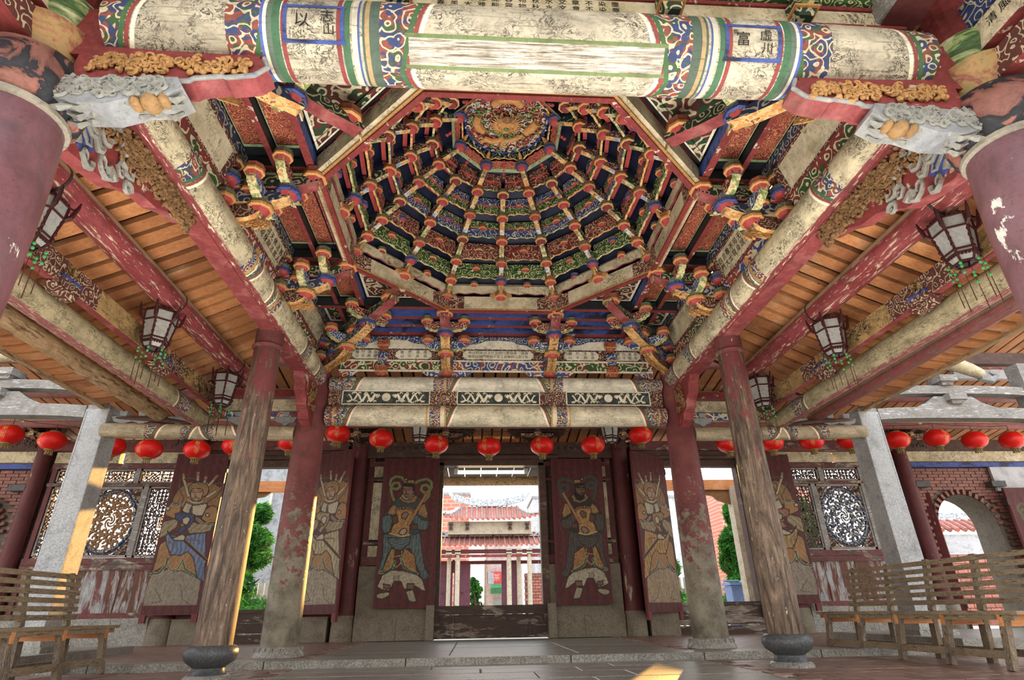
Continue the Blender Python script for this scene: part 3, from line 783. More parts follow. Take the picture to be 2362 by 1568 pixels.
for xs_, chars in ((-1.2, ('志', '以', '山', '川')), (1.2, ('虛', '富', '川', '斋'))):
    fr = MB()
    for dx in (-0.15, 0.15): 
        for k in range(8):
            a0 = 0.0+0.9*k/8; a1 = 0.0+0.9*(k+1)/8; r = 0.2175
            P = [V(xs_+dx+e, YF-math.cos(a)*(r+.0), 3.43-math.sin(a)*(r+.0)) for e, a in ((-.010,a0),(.010,a0),(.010,a1),(-.010,a1))]
            fr.add(P, [(0,1,2,3)])
    for a in (0.0, 0.9):
        r = 0.2175; da = 0.045
        P = [V(xs_+e, YF-math.cos(b)*r, 3.43-math.sin(b)*r) for e, b in ((-.166,a-da),(.166,a-da),(.166,a+da),(-.166,a+da))]
        fr.add(P, [(0,1,2,3)])
    part('blue_frame', fr, M['blue'], t)
    for (dx, ang, sz), ch in zip(((0.07, 0.30, 0.075), (-0.06, 0.42, 0.085), (0.08, 0.62, 0.065), (-0.10, 0.22, 0.035)), chars):
        text_part(ch, sz, M['inkblack'], t, Matrix.Identity(4), wrap_log(0.215, 3.43, YF, xs_+dx, ang))
for sgn, lab in ((-1, 'white painted side beam with red underside running over the left slim post'), (1, 'white painted side beam with red underside running over the right slim post')):
    t = thing('side_beam', lab, 'beam', (sgn*2.63, 5.1, 3.6))
    p0, p1 = V(sgn*2.63, 2.44, 3.6), V(sgn*2.63, 7.72, 3.6)
    log('log', p0, p1, 0.165, M['log_side'], '', parent=t, bulge=0.16, n=28, seg=12)
    mb = MB(); mb.box((sgn*2.66, 5.1, 3.435), (0.085, 2.6, 0.03)); part('under_board', mb, M['pinkred'], t, label='faded red board under the beam')
log('rear_upper_beam', (-2.44, YB-0.02, 3.54), (2.44, YB-0.02, 3.54), 0.105, M['log_rear_a'], 'upper white log beam at the back with plant drawings, above the dark dragon boards', bulge=0.1, n=24)
log('rear_lower_beam', (-2.44, YB-0.02, 3.06), (2.44, YB-0.02, 3.06), 0.14, M['log_rear_b'], 'lower white log beam at the back above the red lanterns', bulge=0.1, n=28)
# dark board with dragon scrolls between the two rear logs
t = thing('dragon_board', 'dark painted board with curling dragons around pearls, between the two rear logs', 'board', (0, YB, 3.32))
mb = MB(); mb.box((0, YB+0.01, 3.325), (2.44, 0.05, 0.13)); part('board', mb, M['p_mauve'], t)
for cx, hw in ((-1.62, 0.62), (0, 0.60), (1.62, 0.62)):
    mb = MB(); mb.box((cx, YB-0.045, 3.325), (hw, 0.008, 0.095)); p = part('panel', mb, M['p_dragon'], t)
    mb = MB()
    for ex, ez, hx, hz in ((0, .1, hw, .007), (0, -.1, hw, .007), (-hw, 0, .007, .1), (hw, 0, .007, .1)): mb.box((cx+ex, YB-0.052, 3.325+ez), (hx, .006, hz))
    part('border', mb, M['cream'], p)
    mb = MB()
    mb.lathe([(0.062, 0), (0.062, 0.012), (0.045, 0.02)], (cx, YB-0.05, 3.33), 18, ax=(X_, Z_, -Y_)); part('pearl', mb, M['cream'], p)
    for s in (-1, 1):
        mb = MB()
        pts = [V(cx+s*(0.12+0.42*i/22), YB-0.056, 3.325+0.056*math.sin(i*0.95)*(1-0.25*i/22)) for i in range(23)]
        mb.tube(pts, [0.022-0.012*i/22 for i in range(23)], 6)
        for q in range(9):
            c = V(cx+s*(0.16+0.045*q), YB-0.054, 3.325+(0.062 if q % 2 else -0.062)); mb.tube([c+V(math.cos(e*.9)*.022*(1-e*.1), 0, math.sin(e*.9)*.022*(1-e*.1)) for e in range(6)], [.007, .008, .008, .007, .006, .003], 4)
        for q in range(5):
            a = pts[3+4*q]; d = 1 if q % 2 else -1
            mb.tube([a, a+V(s*0.03, -.003, d*0.03), a+V(s*0.06, -.003, d*0.035), a+V(s*0.07, -.003, d*0.015)], [0.011, 0.010, 0.008, 0.004], 5)
        mb.tube([V(cx+s*0.12, YB-.06, 3.34), V(cx+s*0.10, YB-.06, 3.37), V(cx+s*0.085, YB-.06, 3.345)], [0.02, 0.012, 0.006], 5)
        part('dragon', mb, M['cream'], p)

# ------------------------------------------------------------------ purlins of the side bays
for sgn, nm in ((-1, 'left'), (1, 'right')):
    t = thing('red_purlin', 'thick red painted log under the planks on the %s, carrying the hanging lanterns' % nm, 'beam', (sgn*3.6, 4.6, 3.58))
    log('log', (sgn*3.6, 1.2, 3.60), (sgn*3.6, 8.2, 3.58), 0.118, M['log_red' if sgn < 0 else 'log_red'], '', parent=t, bulge=0.12, n=24, seg=12)
    for yy in (3.62, 5.58, 7.3):
        mb = MB(); n = 24
        for k in range(n):
            a0, a1 = 2*PI*k/n, 2*PI*(k+1)/n
            P = []
            for a in (a0, a1):
                for dy in (-.012, .012): P.append(V(sgn*3.6+math.sin(a)*0.139, yy+dy, 3.59-math.cos(a)*0.139))
            mb.add(P, [(0,1,3,2)])
        part('iron_band', mb, M['iron'], t)
    log('eave_purlin', (sgn*4.13, 1.3, 2.99), (sgn*4.13, 8.0, 2.99), 0.118, M['log_eave'], 'pale painted log beam with pinkish underside, lowest beam of the %s side bay' % nm, bulge=0.12, n=24, seg=12)
    if sgn < 0:
        log('outer_purlin', (-4.72, 1.3, 3.08), (-4.72, 8.0, 3.06), 0.092, M['log_nat'], 'bare yellow-brown log with knots under the left eave', bulge=0.1, n=18, seg=10)
    else:
        log('outer_purlin', (4.75, 1.3, 3.08), (4.75, 8.0, 3.08), 0.082, M['log_red2'], 'dull red worn log under the right eave', bulge=0.1, n=18, seg=10)
    # flat painted beam with ink landscapes, on bracket seats
    t = thing('painted_beam', 'flat yellow-brown beam with ink landscapes between brackets on the %s' % nm, 'beam', (sgn*3.9, 4.7, 3.18))
    seats = (2.9, 4.45, 6.15, 7.7)
    for a, b in ((1.4, 2.9), (2.9, 4.45), (4.45, 6.15), (6.15, 7.7)):
        mb = MB(); mb.box((sgn*3.9, (a+b)/2, 3.20), (0.045, (b-a)/2-0.02, 0.105)); p = part('painted_board', mb, M['ochre_ink'], t)
        for e in (a+0.24, b-0.24):
            mb = MB(); mb.box((sgn*3.9, e, 3.20), (0.047, 0.17, 0.106)); part('end_panel', mb, M['p_mauve'], p)
        mb = MB(); mb.box((sgn*3.9, (a+b)/2, 3.09), (0.03, (b-a)/2-0.02, 0.010)); part('red_lip', mb, M['pinkred'], p)
    for e in seats:
        mb = MB(); mb.box((sgn*3.9, e, 3.13), (0.075, 0.12, 0.055), taper=0.7); mb.box((sgn*3.9, e, 3.03), (0.05, 0.17, 0.035), taper=0.6)
        part('bracket_seat', mb, M['p_mauve'], t)
        mb = MB(); mb.box((sgn*3.9, e, 3.155), (0.078, 0.123, 0.010)); part('blue_edge', mb, M['blue'], t)
    # cross log from the granite post to the rear column
    log('cross_log', (sgn*5.42, YB-0.02, 2.84), (sgn*2.84, YB-0.02, 2.80), 0.10, M['log_cross'], 'pale cross log from the %s granite post to the rear column' % nm, bulge=0.05, n=22)
    # painted frieze and scroll brackets above the cross log
    t = thing('bay_frieze', 'small painted frieze with scrolls above the %s cross log' % nm, 'frieze', (sgn*3.4, YB, 3.2))
    mb = MB(); mb.box((sgn*3.35, YB+0.02, 3.22), (0.50, 0.03, 0.085)); part('ink_board', mb, M['cream_ink'], t)
    mb = MB(); mb.box((sgn*3.35, YB+0.02, 3.07), (0.50, 0.03, 0.05)); part('scroll_board', mb, M['p_multi'], t)
    mb = MB(); mb.box((sgn*3.35, YB+0.02, 3.40), (0.50, 0.05, 0.05)); part('rail', mb, M['redold'], t)
    for xx in (3.0, 3.65, 4.45, 4.95, 5.2):
        mb = MB(); mb.prism([(-.16,0.09),(-.12,.02),(-.05,.0),(0,-.05),(.05,0),(.12,.02),(.16,.09)], (sgn*xx, YB, 2.95), X_, Z_, 0.05)
        part('scroll_bracket', mb, M['greycarve'], t)
        mb = MB(); mb.box((sgn*xx, YB, 3.075), (0.055, 0.055, 0.03), taper=0.75); part('block', mb, M['greycarve'], t)
    mb = MB(); mb.tube([V(sgn*5.3, YB, 3.02), V(sgn*4.72, YB, 3.0), V(sgn*4.3, YB, 2.95)], [0.03, 0.05, 0.03], 8); part('carved_arm', mb, M['darkframe'], t)
# ------------------------------------------------------------------ bracket pieces shared by friezes, bracket sets and the dome
def dou_mesh(r, h, mats, name='block', n=8):
    """cup block: lower taper, painted rim, upper box; mats = (lower, rim, upper)"""
    mb = MB(); prof = [(r*0.62, 0), (r*0.84, h*0.30), (r*1.08, h*0.36), (r*1.08, h*0.54), (r, h*0.56), (r, h)]
    ang = [math.radians(a) for q in range(4) for a in (q*90+22, q*90+68)]      # chamfered square plan
    P = [(math.cos(a)*q, math.sin(a)*q, z) for q, z in prof for a in ang]
    F = [(i*8+k, i*8+(k+1) % 8, (i+1)*8+(k+1) % 8, (i+1)*8+k) for i in range(5) for k in range(8)]
    mb.add(P, F+[tuple(range(7, -1, -1)), tuple(range(40, 48))], [(0,1,1,1,2)[i] for i in range(5) for k in range(8)]+[0, 2])
    return mb.mesh(name, mats)
DOU = {k: dou_mesh(1.0, 1.35, [M[a], M[b], M[c]]) for k, (a, b, c) in {
    'g': ('red', 'gold', 'p_dkgreen'), 'b': ('red', 'blue', 'p_dkblue'), 'o': ('red', 'gold', 'p_redgold'), 'w': ('red', 'goldcarve', 'p_mauve'), 'k': ('redold', 'arm_gold', 'p_dkgreen')}.items()}
def dou(parent, p, r, kind, u=X_, name='block'):
    w = Z_; v = w.cross(u)
    m = frame(p, u, v, w) @ Matrix.Scale(r, 4)
    return link(name, DOU[kind], parent, m)
def arm_mesh(L, h, t, mats, tail=0.12, style=0, name='arm'):
    """arm in local x (outward reach) / z; mats = (side, underside, end face)"""
    if style == 0:   # curved nose rising to the tip
        bot = [(-tail, 0), (L*0.45, 0), (L*0.66, h*0.06), (L*0.82, h*0.24), (L*0.93, h*0.5)]
    else:            # scalloped nose
        bot = [(-tail, 0), (L*0.50, 0), (L*0.60, h*0.10), (L*0.70, h*0.08), (L*0.80, h*0.30), (L*0.90, h*0.34)]
    tip = [(L, h*0.62), (L, h)] if style == 0 else [(L*0.97, h*0.62), (L, h)]
    poly = bot + tip + [(-tail, h)]
    side = [1]*(len(bot)) + [2] + [0, 0]
    mb = MB().prism(poly, (0,0,0), X_, Z_, t, 0, side)
    return mb.mesh(name, mats)
def wing(parent, o, u, L, H_, mat, t=0.03, name='carved_wing'):
    """openwork gilt bracket wing under an arm"""
    mb = MB(); v = Z_
    pts = [(0, 0), (L*0.3, -H_*0.55), (L*0.62, -H_*0.42), (L*0.8, -H_*0.75), (L, -H_*0.35), (L*0.96, 0)]
    mb.prism(pts, o, u, v, t*0.4, 0)
    w = u.cross(v)
    for k in range(9):
        a = rnd.uniform(0.08, 0.92)*L; b = -H_*rnd.uniform(0.12, 0.5)
        c = Vector(o)+u*a+v*b
        ang = rnd.uniform(0, 6.28); r = rnd.uniform(0.16, 0.26)*H_
        mb.tube([c+(u*math.cos(ang+q*0.9)+v*math.sin(ang+q*0.9))*(r*(1-q*0.13)) for q in range(6)], [t*0.55, t*0.6, t*0.5, t*0.45, t*0.35, t*0.2], 5)
    return part(name, mb, mat, parent, smooth=True)

# ------------------------------------------------------------------ coffered ceiling round the octagon
OC, OZ, OR = 5.07, 4.233, 1.853
ce = struct_empty('ceiling', (0, OC, 4.4), 'coffered ceiling of painted panels and joists around the octagonal opening')
mbR = MB()
sq = [(-2.75, 2.1), (2.75, 2.1), (2.75, 8.0), (-2.75, 8.0)]
octo = []
for k in range(8):
    a = PI/8 + k*PI/4; octo.append((math.cos(a)*2.06, OC+math.sin(a)*2.06))
# backing plate with octagonal hole: eight quads to the square outline
def outer_pt(p):
    dx, dy = p[0], p[1]-OC
    k = min(2.75/abs(dx) if abs(dx) > 1e-6 else 9, 2.95/abs(dy) if abs(dy) > 1e-6 else 9)
    return (dx*k, OC+dy*k)
for k in range(8):
    a, b = octo[k], octo[(k+1) % 8]; c, d = outer_pt(b), outer_pt(a)
    mbR.add([V(*a, 4.50), V(*b, 4.50), V(*c, 4.50), V(*d, 4.50)], [(0,1,2,3)])
for sx in (-1, 1):
    for sy in (-1, 1):
        mbR.add([V(sx*2.75, OC+sy*1.1, 4.5), V(sx*2.75, OC+sy*2.95, 4.5), V(sx*1.1, OC+sy*2.95, 4.5)], [(0,1,2)])
part('backing', mbR, M['black'], ce)
def panel(mat, pts, z=4.46, border=None, name='coffer_panel', inset=0.05):
    c = [sum(p[i] for p in pts)/len(pts) for i in (0, 1)]
    mb = MB(); n = len(pts)
    mb.add([V(*p, z) for p in pts] + [V(*p, z+0.02) for p in pts], [tuple(range(n)), tuple(range(2*n-1, n-1, -1))]+[(i,n+i,n+(i+1)%n,(i+1)%n) for i in range(n)])
    o = part(name, mb, mat, ce)
    if border:
        mb = MB()
        q = []
        for p in pts:
            d = V(c[0]-p[0], c[1]-p[1], 0); q.append((p[0]+d.x/d.length*inset, p[1]+d.y/d.length*inset))
        for i in range(n):
            j = (i+1) % n
            mb.add([V(*pts[i], z-.012), V(*pts[j], z-.012), V(*q[j], z-.012), V(*q[i], z-.012)], [(0,1,2,3)])
        part('panel_border', mb, border, o)
    return o
def joist(a, b, w=0.075, h=0.13, z0=4.32, side='black', bot='redold'):
    a, b = V(*a, 0), V(*b, 0); d = (b-a).normalized(); s = Z_.cross(d); L = (b-a).length
    mb = MB(); m = (a+b)/2
    mb.box(m+Z_*(z0+h/2), (L/2, w/2, h/2), (d, s, Z_), [1,0,0,0,0,0])
    return part('joist', mb, [M[side], M[bot]], ce)
xo, y0, y1 = 1.90, OC-1.90, OC+1.90
for s in (-1, 1):
    for (a, b) in ((2.42, 3.2), (3.2, 4.18), (4.42, 5.72), (5.96, 6.95)):
        for xa, xb in ((1.96, 2.20), (2.28, 2.50)):
            panel(M['p_redgold'], [(s*xa, a+.05), (s*xb, a+.05), (s*xb, b-.05), (s*xa, b-.05)], border=M['celadon'], inset=0.035)
    joist((s*xo, 2.35), (s*xo, 7.8), side='blue'); joist((s*2.24, 2.4), (s*2.24, 7.8), w=0.055, h=0.11, z0=4.345); joist((s*2.55, 2.4), (s*2.55, 7.8), side='p_dkblue')
    for yy in (2.42, 4.30, 5.84):
        joist((s*1.92, yy), (s*2.6, yy), w=0.06, h=0.10, z0=4.35)
for yy in (y0, y1): joist((-2.6, yy), (2.6, yy), side='black')
for yy in (7.22, 7.47, 7.72): joist((-1.86, yy), (1.86, yy), w=0.08, h=0.17, z0=4.30, side='blue')
for yy in (2.45, 2.85): joist((-1.86, yy), (1.86, yy), w=0.08, h=0.14, side='blue')
panel(M['blue'], [(-1.86, 7.0), (1.86, 7.0), (1.86, 7.86), (-1.86, 7.86)])
for sx in (-1, 1):
    for yv, s in ((y0, 1), (y1, -1)):
        panel(M['p_flower'], [(sx*1.84, yv+s*0.06), (sx*1.84, yv+s*0.98), (sx*0.92, yv+s*0.06)], border=M['cream'], inset=0.05, name='corner_coffer')
        panel(M['p_flower'], [(sx*1.96, yv-s*0.06), (sx*2.5, yv-s*0.06), (sx*2.5, yv-s*0.66), (sx*1.96, yv-s*0.66)], border=M['cream'], inset=0.05, name='corner_coffer')

# ------------------------------------------------------------------ octagonal ring beam
t = thing('ring_beam', 'octagonal ring of cream painted beams carrying the dome', 'beam', (0, OC, OZ))
def plan(r, a): return V(math.cos(a)*r, OC+math.sin(a)*r, 0)
k8 = 1/math.cos(PI/8)
for k in range(8):
    a0, a1 = PI/8+k*PI/4, PI/8+(k+1)*PI/4
    ri, ro = 1.80*k8, 1.90*k8
    P = [plan(ri, a0), plan(ri, a1), plan(ro, a1), plan(ro, a0)]
    mb = MB(); mb.add([p+Z_*4.262 for p in P]+[p+Z_*4.46 for p in P], [(3,2,1,0),(4,5,6,7),(0,1,5,4),(1,2,6,5),(2,3,7,6),(3,0,4,7)])
    sg = part('ring_segment', mb, M['cream_ink'], t)
    ri, ro = 1.785*k8, 1.835*k8
    P = [plan(ri, a0), plan(ri, a1), plan(ro, a1), plan(ro, a0)]
    mb = MB(); mb.add([p+Z_*4.215 for p in P]+[p+Z_*4.238 for p in P], [(3,2,1,0),(4,5,6,7),(0,1,5,4),(1,2,6,5),(2,3,7,6),(3,0,4,7)]); part('red_lip', mb, M['redold'], sg)
    ri, ro = 1.79*k8, 1.86*k8
    P = [plan(ri, a0), plan(ri, a1), plan(ro, a1), plan(ro, a0)]
    mb = MB(); mb.add([p+Z_*4.238 for p in P]+[p+Z_*4.262 for p in P], [(3,2,1,0),(4,5,6,7),(0,1,5,4),(1,2,6,5),(2,3,7,6),(3,0,4,7)]); part('gold_strip', mb, M['goldcarve'], sg)
    for e, ang in ((0, a0), (1, a1)):
        c = plan(1.80*k8, ang); d = (plan(1.80*k8, a1)-plan(1.80*k8, a0)).normalized()*(1 if e == 0 else -1)
        nrm = V(c.x, c.y-OC, 0); nn = Z_.cross(d)*(1 if (Z_.cross(d)).dot(nrm) < 0 else -1)
        mb = MB(); mb.box(c+d*0.12+Z_*4.362+nn*0.002, (0.12, 0.006, 0.092), (d, nn, Z_)); part('scroll_end', mb, M['p_mauve'], sg)

# ------------------------------------------------------------------ bracket sets carrying the ring
def bracket_set(o, u, reach, label, corner=False):
    o = Vector(o); v = Z_.cross(u); t = thing('bracket_set', label, 'bracket', o, group=None)
    n = 3
    zs = (3.715, 3.895, 4.075); Ls = [reach*f for f in ((0.42, 0.74, 1.06) if not corner else (0.38, 0.68, 0.98))]
    sides = ('p_mauve', 'p_dkblue', 'p_dkgreen'); unders = ('arm_gold', 'arm_gold', 'pinkred')
    wing(t, o+Z_*(3.735-o.z)+u*0.10, u, Ls[0]*1.0, 0.13, M['goldcarve'])
    for i in range(n):
        me = arm_mesh(Ls[i], 0.135, 0.13, [M[sides[i]], M[unders[i]], M['arm_cream']], 0.12, 0)
        a = link('arm', me, t, frame(o+Z_*(zs[i]-o.z), u, v, Z_))
        # framed end face
        p = o+Z_*(zs[i]-o.z)+u*(Ls[i]*0.965)
        mb = MB(); mb.box(p+Z_*0.065+u*(Ls[i]*0.045), (0.006, 0.040, 0.026)); part('end_plate', mb, M['arm_cream'], a)
        q = [Ls[i]*0.93] + [Ls[i]*0.93-0.33*(j+1) for j in range(3) if Ls[i]*0.93-0.33*(j+1) > 0.0]
        for j, x in enumerate(q):
            if i < 2 or j == 0: dou(t, o+Z_*(zs[i]+0.085-o.z)+u*x, 0.102 if j else 0.110, 'gbowk'[(i+j) % 5], u)
        dou(t, o+Z_*(zs[i]-0.055-o.z)+u*0.02, 0.095, 'wkg'[i], u)
    # crosswise arms
    for i, x in ((1, Ls[0]*0.93), (2, Ls[1]*0.93)):
        for s in (-1, 1):
            me = arm_mesh(0.31, 0.125, 0.085, [M['p_blue' if i == 1 else 'p_red'], M['arm_green'], M['arm_cream']], 0.0, 1, 'cross_arm')
            link('cross_arm', me, t, frame(o+Z_*(zs[i]+0.02-o.z)+u*x, v*s, Z_.cross(v*s), Z_))
            dou(t, o+Z_*(zs[i]+0.12-o.z)+u*x+v*s*0.26, 0.085, 'og'[i-1], u)
    mb = MB(); mb.box(o+Z_*(4.205-o.z)+u*(Ls[2]*0.97), (0.05, 0.05, 0.03), (u, v, Z_)); part('scroll_head', mb, M['pinkred'], t)
    return t
for s, nm in ((-1, 'left'), (1, 'right')):
    for yy, pos in ((OC-0.768, 'nearer'), (OC+0.768, 'farther')):
        bracket_set((s*2.60, yy, 3.75), X_*(-s), 0.74, 'painted three-tier bracket set above the %s side beam, %s one of the two' % (nm, pos))
for x, nm in ((-0.768, 'left'), (0.768, 'right')):
    bracket_set((x, YB-0.06, 3.75), -Y_, 0.90, 'painted bracket set rising from the back frieze, %s of the calligraphy panel' % nm)
for sx, nm in ((-1, 'left'), (1, 'right')):
    d = V(-sx*1.27, -1.44, 0).normalized()
    bracket_set((sx*2.55, YB-0.12, 3.75), d, 1.80, 'long diagonal bracket set over the %s rear column' % nm, True)
    d = V(-sx*1.27, 1.34, 0).normalized()
    bracket_set((sx*2.50, YF+0.16, 3.75), d, 1.74, 'long diagonal bracket set behind the %s front column' % nm, True)

# ------------------------------------------------------------------ friezes
for s, nm in ((-1, 'left'), (1, 'right')):
    t = thing('side_frieze', 'painted frieze of ink panels and scroll boards above the %s side beam' % nm, 'frieze', (s*2.62, 5.1, 3.78))
    w = V(-s*0.28, 0, 1).normalized(); nrm = w.cross(Y_)
    for b, (ya, yb) in enumerate(((2.55, 4.17), (4.43, 5.71), (5.97, 7.62))):
        m, h = (ya+yb)/2, (yb-ya)/2
        mb = MB(); mb.box((s*2.66, m, 3.80), (0.02, h, 0.055)); part('pale_board', mb, M['white'], t)
        o = V(s*2.64, m, 3.86)
        mb = MB(); mb.box(o+w*0.06, (h, 0.02, 0.062), (Y_, nrm, w)); p = part('scroll_board', mb, M['p_multi' if b == 1 else 'p_grnred'], t)
        mb = MB()
        for e in (-0.004, 0.124): mb.box(o+w*e, (h, 0.026, 0.008), (Y_, nrm, w))
        part('edge_strip', mb, M['redold'], p)
        if b == 1:
            mb = MB(); mb.lathe([(0.05, 0), (0.05, 0.02), (0.02, 0.03)], o+w*0.06-nrm*(0.02*s)*0, 12, ax=(Y_, w, V(-s,0,0))); part('gold_boss', mb, M['gold'], p)
        mb = MB(); mb.box(o+w*0.29, (h-0.03, 0.02, 0.14), (Y_, nrm, w)); p = part('ink_panel', mb, M['cream_ink'], t)
        mb = MB()
        for e in (0.145, 0.435): mb.box(o+w*e, (h, 0.026, 0.010), (Y_, nrm, w))
        for e in (-1, 1): mb.box(o+w*0.29+Y_*(h-0.09)*e, (0.09, 0.024, 0.135), (Y_, nrm, w))
        part('panel_frame', mb, M['p_mauve'], p)
        if b == 1:
            uu = -Y_*s*-1 if s > 0 else Y_
            uu = Y_*(1 if s < 0 else -1)
            for row, chs in enumerate(('四言敬不可无佛法普', '門大士現身說法度人')):
                for i, ch in enumerate(chs):
                    text_part(ch, 0.085, M['inkblack'], p, frame(o+w*(0.33-0.09*row)+uu*(-0.4+0.1*i)+V(-s*0.026, 0, 0), uu, w, uu.cross(w)))
        for e in (ya+0.03, yb-0.03):
            for zz, kd in ((3.80, 'g'), (4.02, 'b'), (4.20, 'k')):
                dou(t, V(s*2.56, e, zz), 0.085, kd)
t = thing('rear_frieze', 'tiers of painted boards with columns of calligraphy above the rear log beam', 'frieze', (0, YB, 3.7))
for b, (xa, xb) in enumerate(((-2.34, -0.86), (-0.68, 0.68), (0.86, 2.34))):
    m, h = (xa+xb)/2, (xb-xa)/2
    mb = MB(); mb.box((m, YB-0.02, 3.825), (h, 0.03, 0.072)); p = part('scroll_board', mb, M['p_multi' if b == 1 else 'p_grnred'], t)
    mb = MB(); mb.box((m, YB-0.05, 3.745), (h, 0.02, 0.008)); mb.box((m, YB-0.05, 3.905), (h, 0.02, 0.010)); part('edge_strip', mb, M['cream'], p)
    mb = MB(); mb.box((m, YB-0.01, 4.01), (h, 0.03, 0.09)); p = part('calligraphy_board', mb, M['p_mauve'], t)
    for xx, hh in ([(m, h*0.78)] if b == 1 else [(m-h*0.45*(-1 if b else 1)*-1, h*0.36), (m+h*0.5*(-1 if b else 1)*-1, h*0.28)]):
        poly = [(-hh,-.03),(-hh+.05,-.07),(hh-.05,-.07),(hh,-.03),(hh,.03),(hh-.05,.07),(-hh+.05,.07),(-hh,.03)]
        mb = MB(); mb.prism(poly, (xx, YB-0.045, 4.01), X_, Z_, 0.014); part('cream_panel', mb, M['cream'], p)
        rows = ('甲廿問家方下於文師付慕龍者一身致', '申年日神門世世子去工道華師以宮十年') if b == 1 else ('蘭竹清風', '山水高長')
        for r_, chs in enumerate(rows):
            for i, ch in enumerate(chs):
                x = xx-hh*0.86+hh*1.72*(i+0.5)/len(chs)
                text_part(ch, 0.058, M['inkblack'], p, frame(V(x, YB-0.0535, 4.042-0.062*r_), X_, Z_, -Y_))
    mb = MB(); mb.box((m, YB+0.0, 4.215), (h, 0.03, 0.105)); p = part('crest_board', mb, M['p_blue'], t)
    mb = MB(); mb.prism([(-h*0.8,-.1),(-h*0.62,-.03),(-h*0.45,-.02),(-h*0.3,.03),(0,.045),(h*0.3,.03),(h*0.45,-.02),(h*0.62,-.03),(h*0.8,-.1)], (m, YB-0.036, 4.215), X_, Z_, 0.012); part('cloud_panel', mb, M['cream'], p)
    for e in (-1, 1):
        mb = MB(); mb.prism([(0,0),(e*.30,0),(e*.24,-.03),(e*.2,-.075),(e*.1,-.07),(e*.06,-.11),(0,-.12)] if e > 0 else list(reversed([(0,0),(e*.30,0),(e*.24,-.03),(e*.2,-.075),(e*.1,-.07),(e*.06,-.11),(0,-.12)])), (m-e*h, YB-0.02, 3.745), X_, Z_, 0.035)
        part('carved_spandrel', mb, M['p_multi'], t)
for xx in (-1.72, -0.77, 0.77, 1.72):
    for zz, kd in ((3.70, 'o'), (3.90, 'b'), (4.12, 'o')):
        mb = MB(); mb.box((xx, YB-0.05, zz+0.06), (0.085, 0.06, 0.05)); mb.box((xx, YB-0.05, zz-0.015), (0.07, 0.05, 0.025), taper=0.75)
        part('block', mb, M['p_redgold' if kd == 'o' else 'p_blue'], t)
        mb = MB(); mb.box((xx, YB-0.052, zz+0.016), (0.088, 0.062, 0.007)); part('block_rim', mb, M['gold'], t)
mb = MB(); mb.box((0, YB+0.03, 4.36), (2.45, 0.03, 0.045)); part('top_rail', mb, M['redold'], t)

# stack of painted boards above the front log, open to the courtyard side
t = thing('front_architrave', 'tiers of calligraphy boards and green feather-scroll boards above the front beam', 'frieze', (0, YF, 3.66))
xs_ = (-2.30, -1.63, -0.79, 0.81, 1.62, 2.30)
for i, (a, b) in enumerate(zip(xs_[:-1], xs_[1:])):
    mb = MB(); mb.box(((a+b)/2, YF-0.03, 3.755), ((b-a)/2-0.07, 0.04, 0.062)); p = part('ink_board', mb, M['cream_ink'], t)
    mb = MB(); mb.box(((a+b)/2, YF-0.035, 3.678), ((b-a)/2-0.02, 0.045, 0.012)); mb.box(((a+b)/2, YF-0.03, 3.838), ((b-a)/2-0.02, 0.05, 0.014)); part('red_strip', mb, M['redold'], p)
    mb = MB(); mb.box(((a+b)/2, YF-0.05, 3.92), ((b-a)/2-0.05, 0.05, 0.062)); p = part('green_board', mb, M['p_green'], t)
    mb = MB(); mb.box(((a+b)/2, YF-0.06, 4.02), ((b-a)/2, 0.06, 0.02)); part('red_strip', mb, M['redold'], p)
    if i == 0:
        for ch, x in (('月', -2.04), ('水', -1.88)): text_part(ch, 0.085, M['inkblack'], t, frame(V(x, YF-0.072, 3.755), X_, Z_, -Y_))
        text_part('日', 0.035, M['inkblack'], t, frame(V(-2.13, YF-0.072, 3.755), X_, Z_, -Y_))
    if i == 2:
        for r_ in range(2):
            for q, ch in enumerate('春風大雅能容物秋水文章不染塵'): text_part(ch, 0.05, M['inkblack'], t, frame(V(-0.55+0.08*q, YF-0.072, 3.78-0.055*r_), X_, Z_, -Y_))
for xx in xs_[1:-1]:
    for zz in (3.68, 3.86):
        mb = MB(); mb.box((xx, YF-0.09, zz+0.08), (0.075, 0.075, 0.045)); mb.box((xx, YF-0.09, zz+0.015), (0.065, 0.065, 0.022), taper=0.7); part('block', mb, M['p_dkgreen'], t)
        mb = MB(); mb.box((xx, YF-0.09, zz+0.042), (0.078, 0.078, 0.008)); part('block_rim', mb, M['gold'], t)
        mb = MB(); mb.box((xx, YF-0.20, zz+0.10), (0.035, 0.10, 0.05)); part('nose', mb, M['arm_green'], t)
mb = MB(); mb.box((0, YF-0.03, 4.25), (2.6, 0.05, 0.22)); part('upper_board', mb, M['redold'], t)

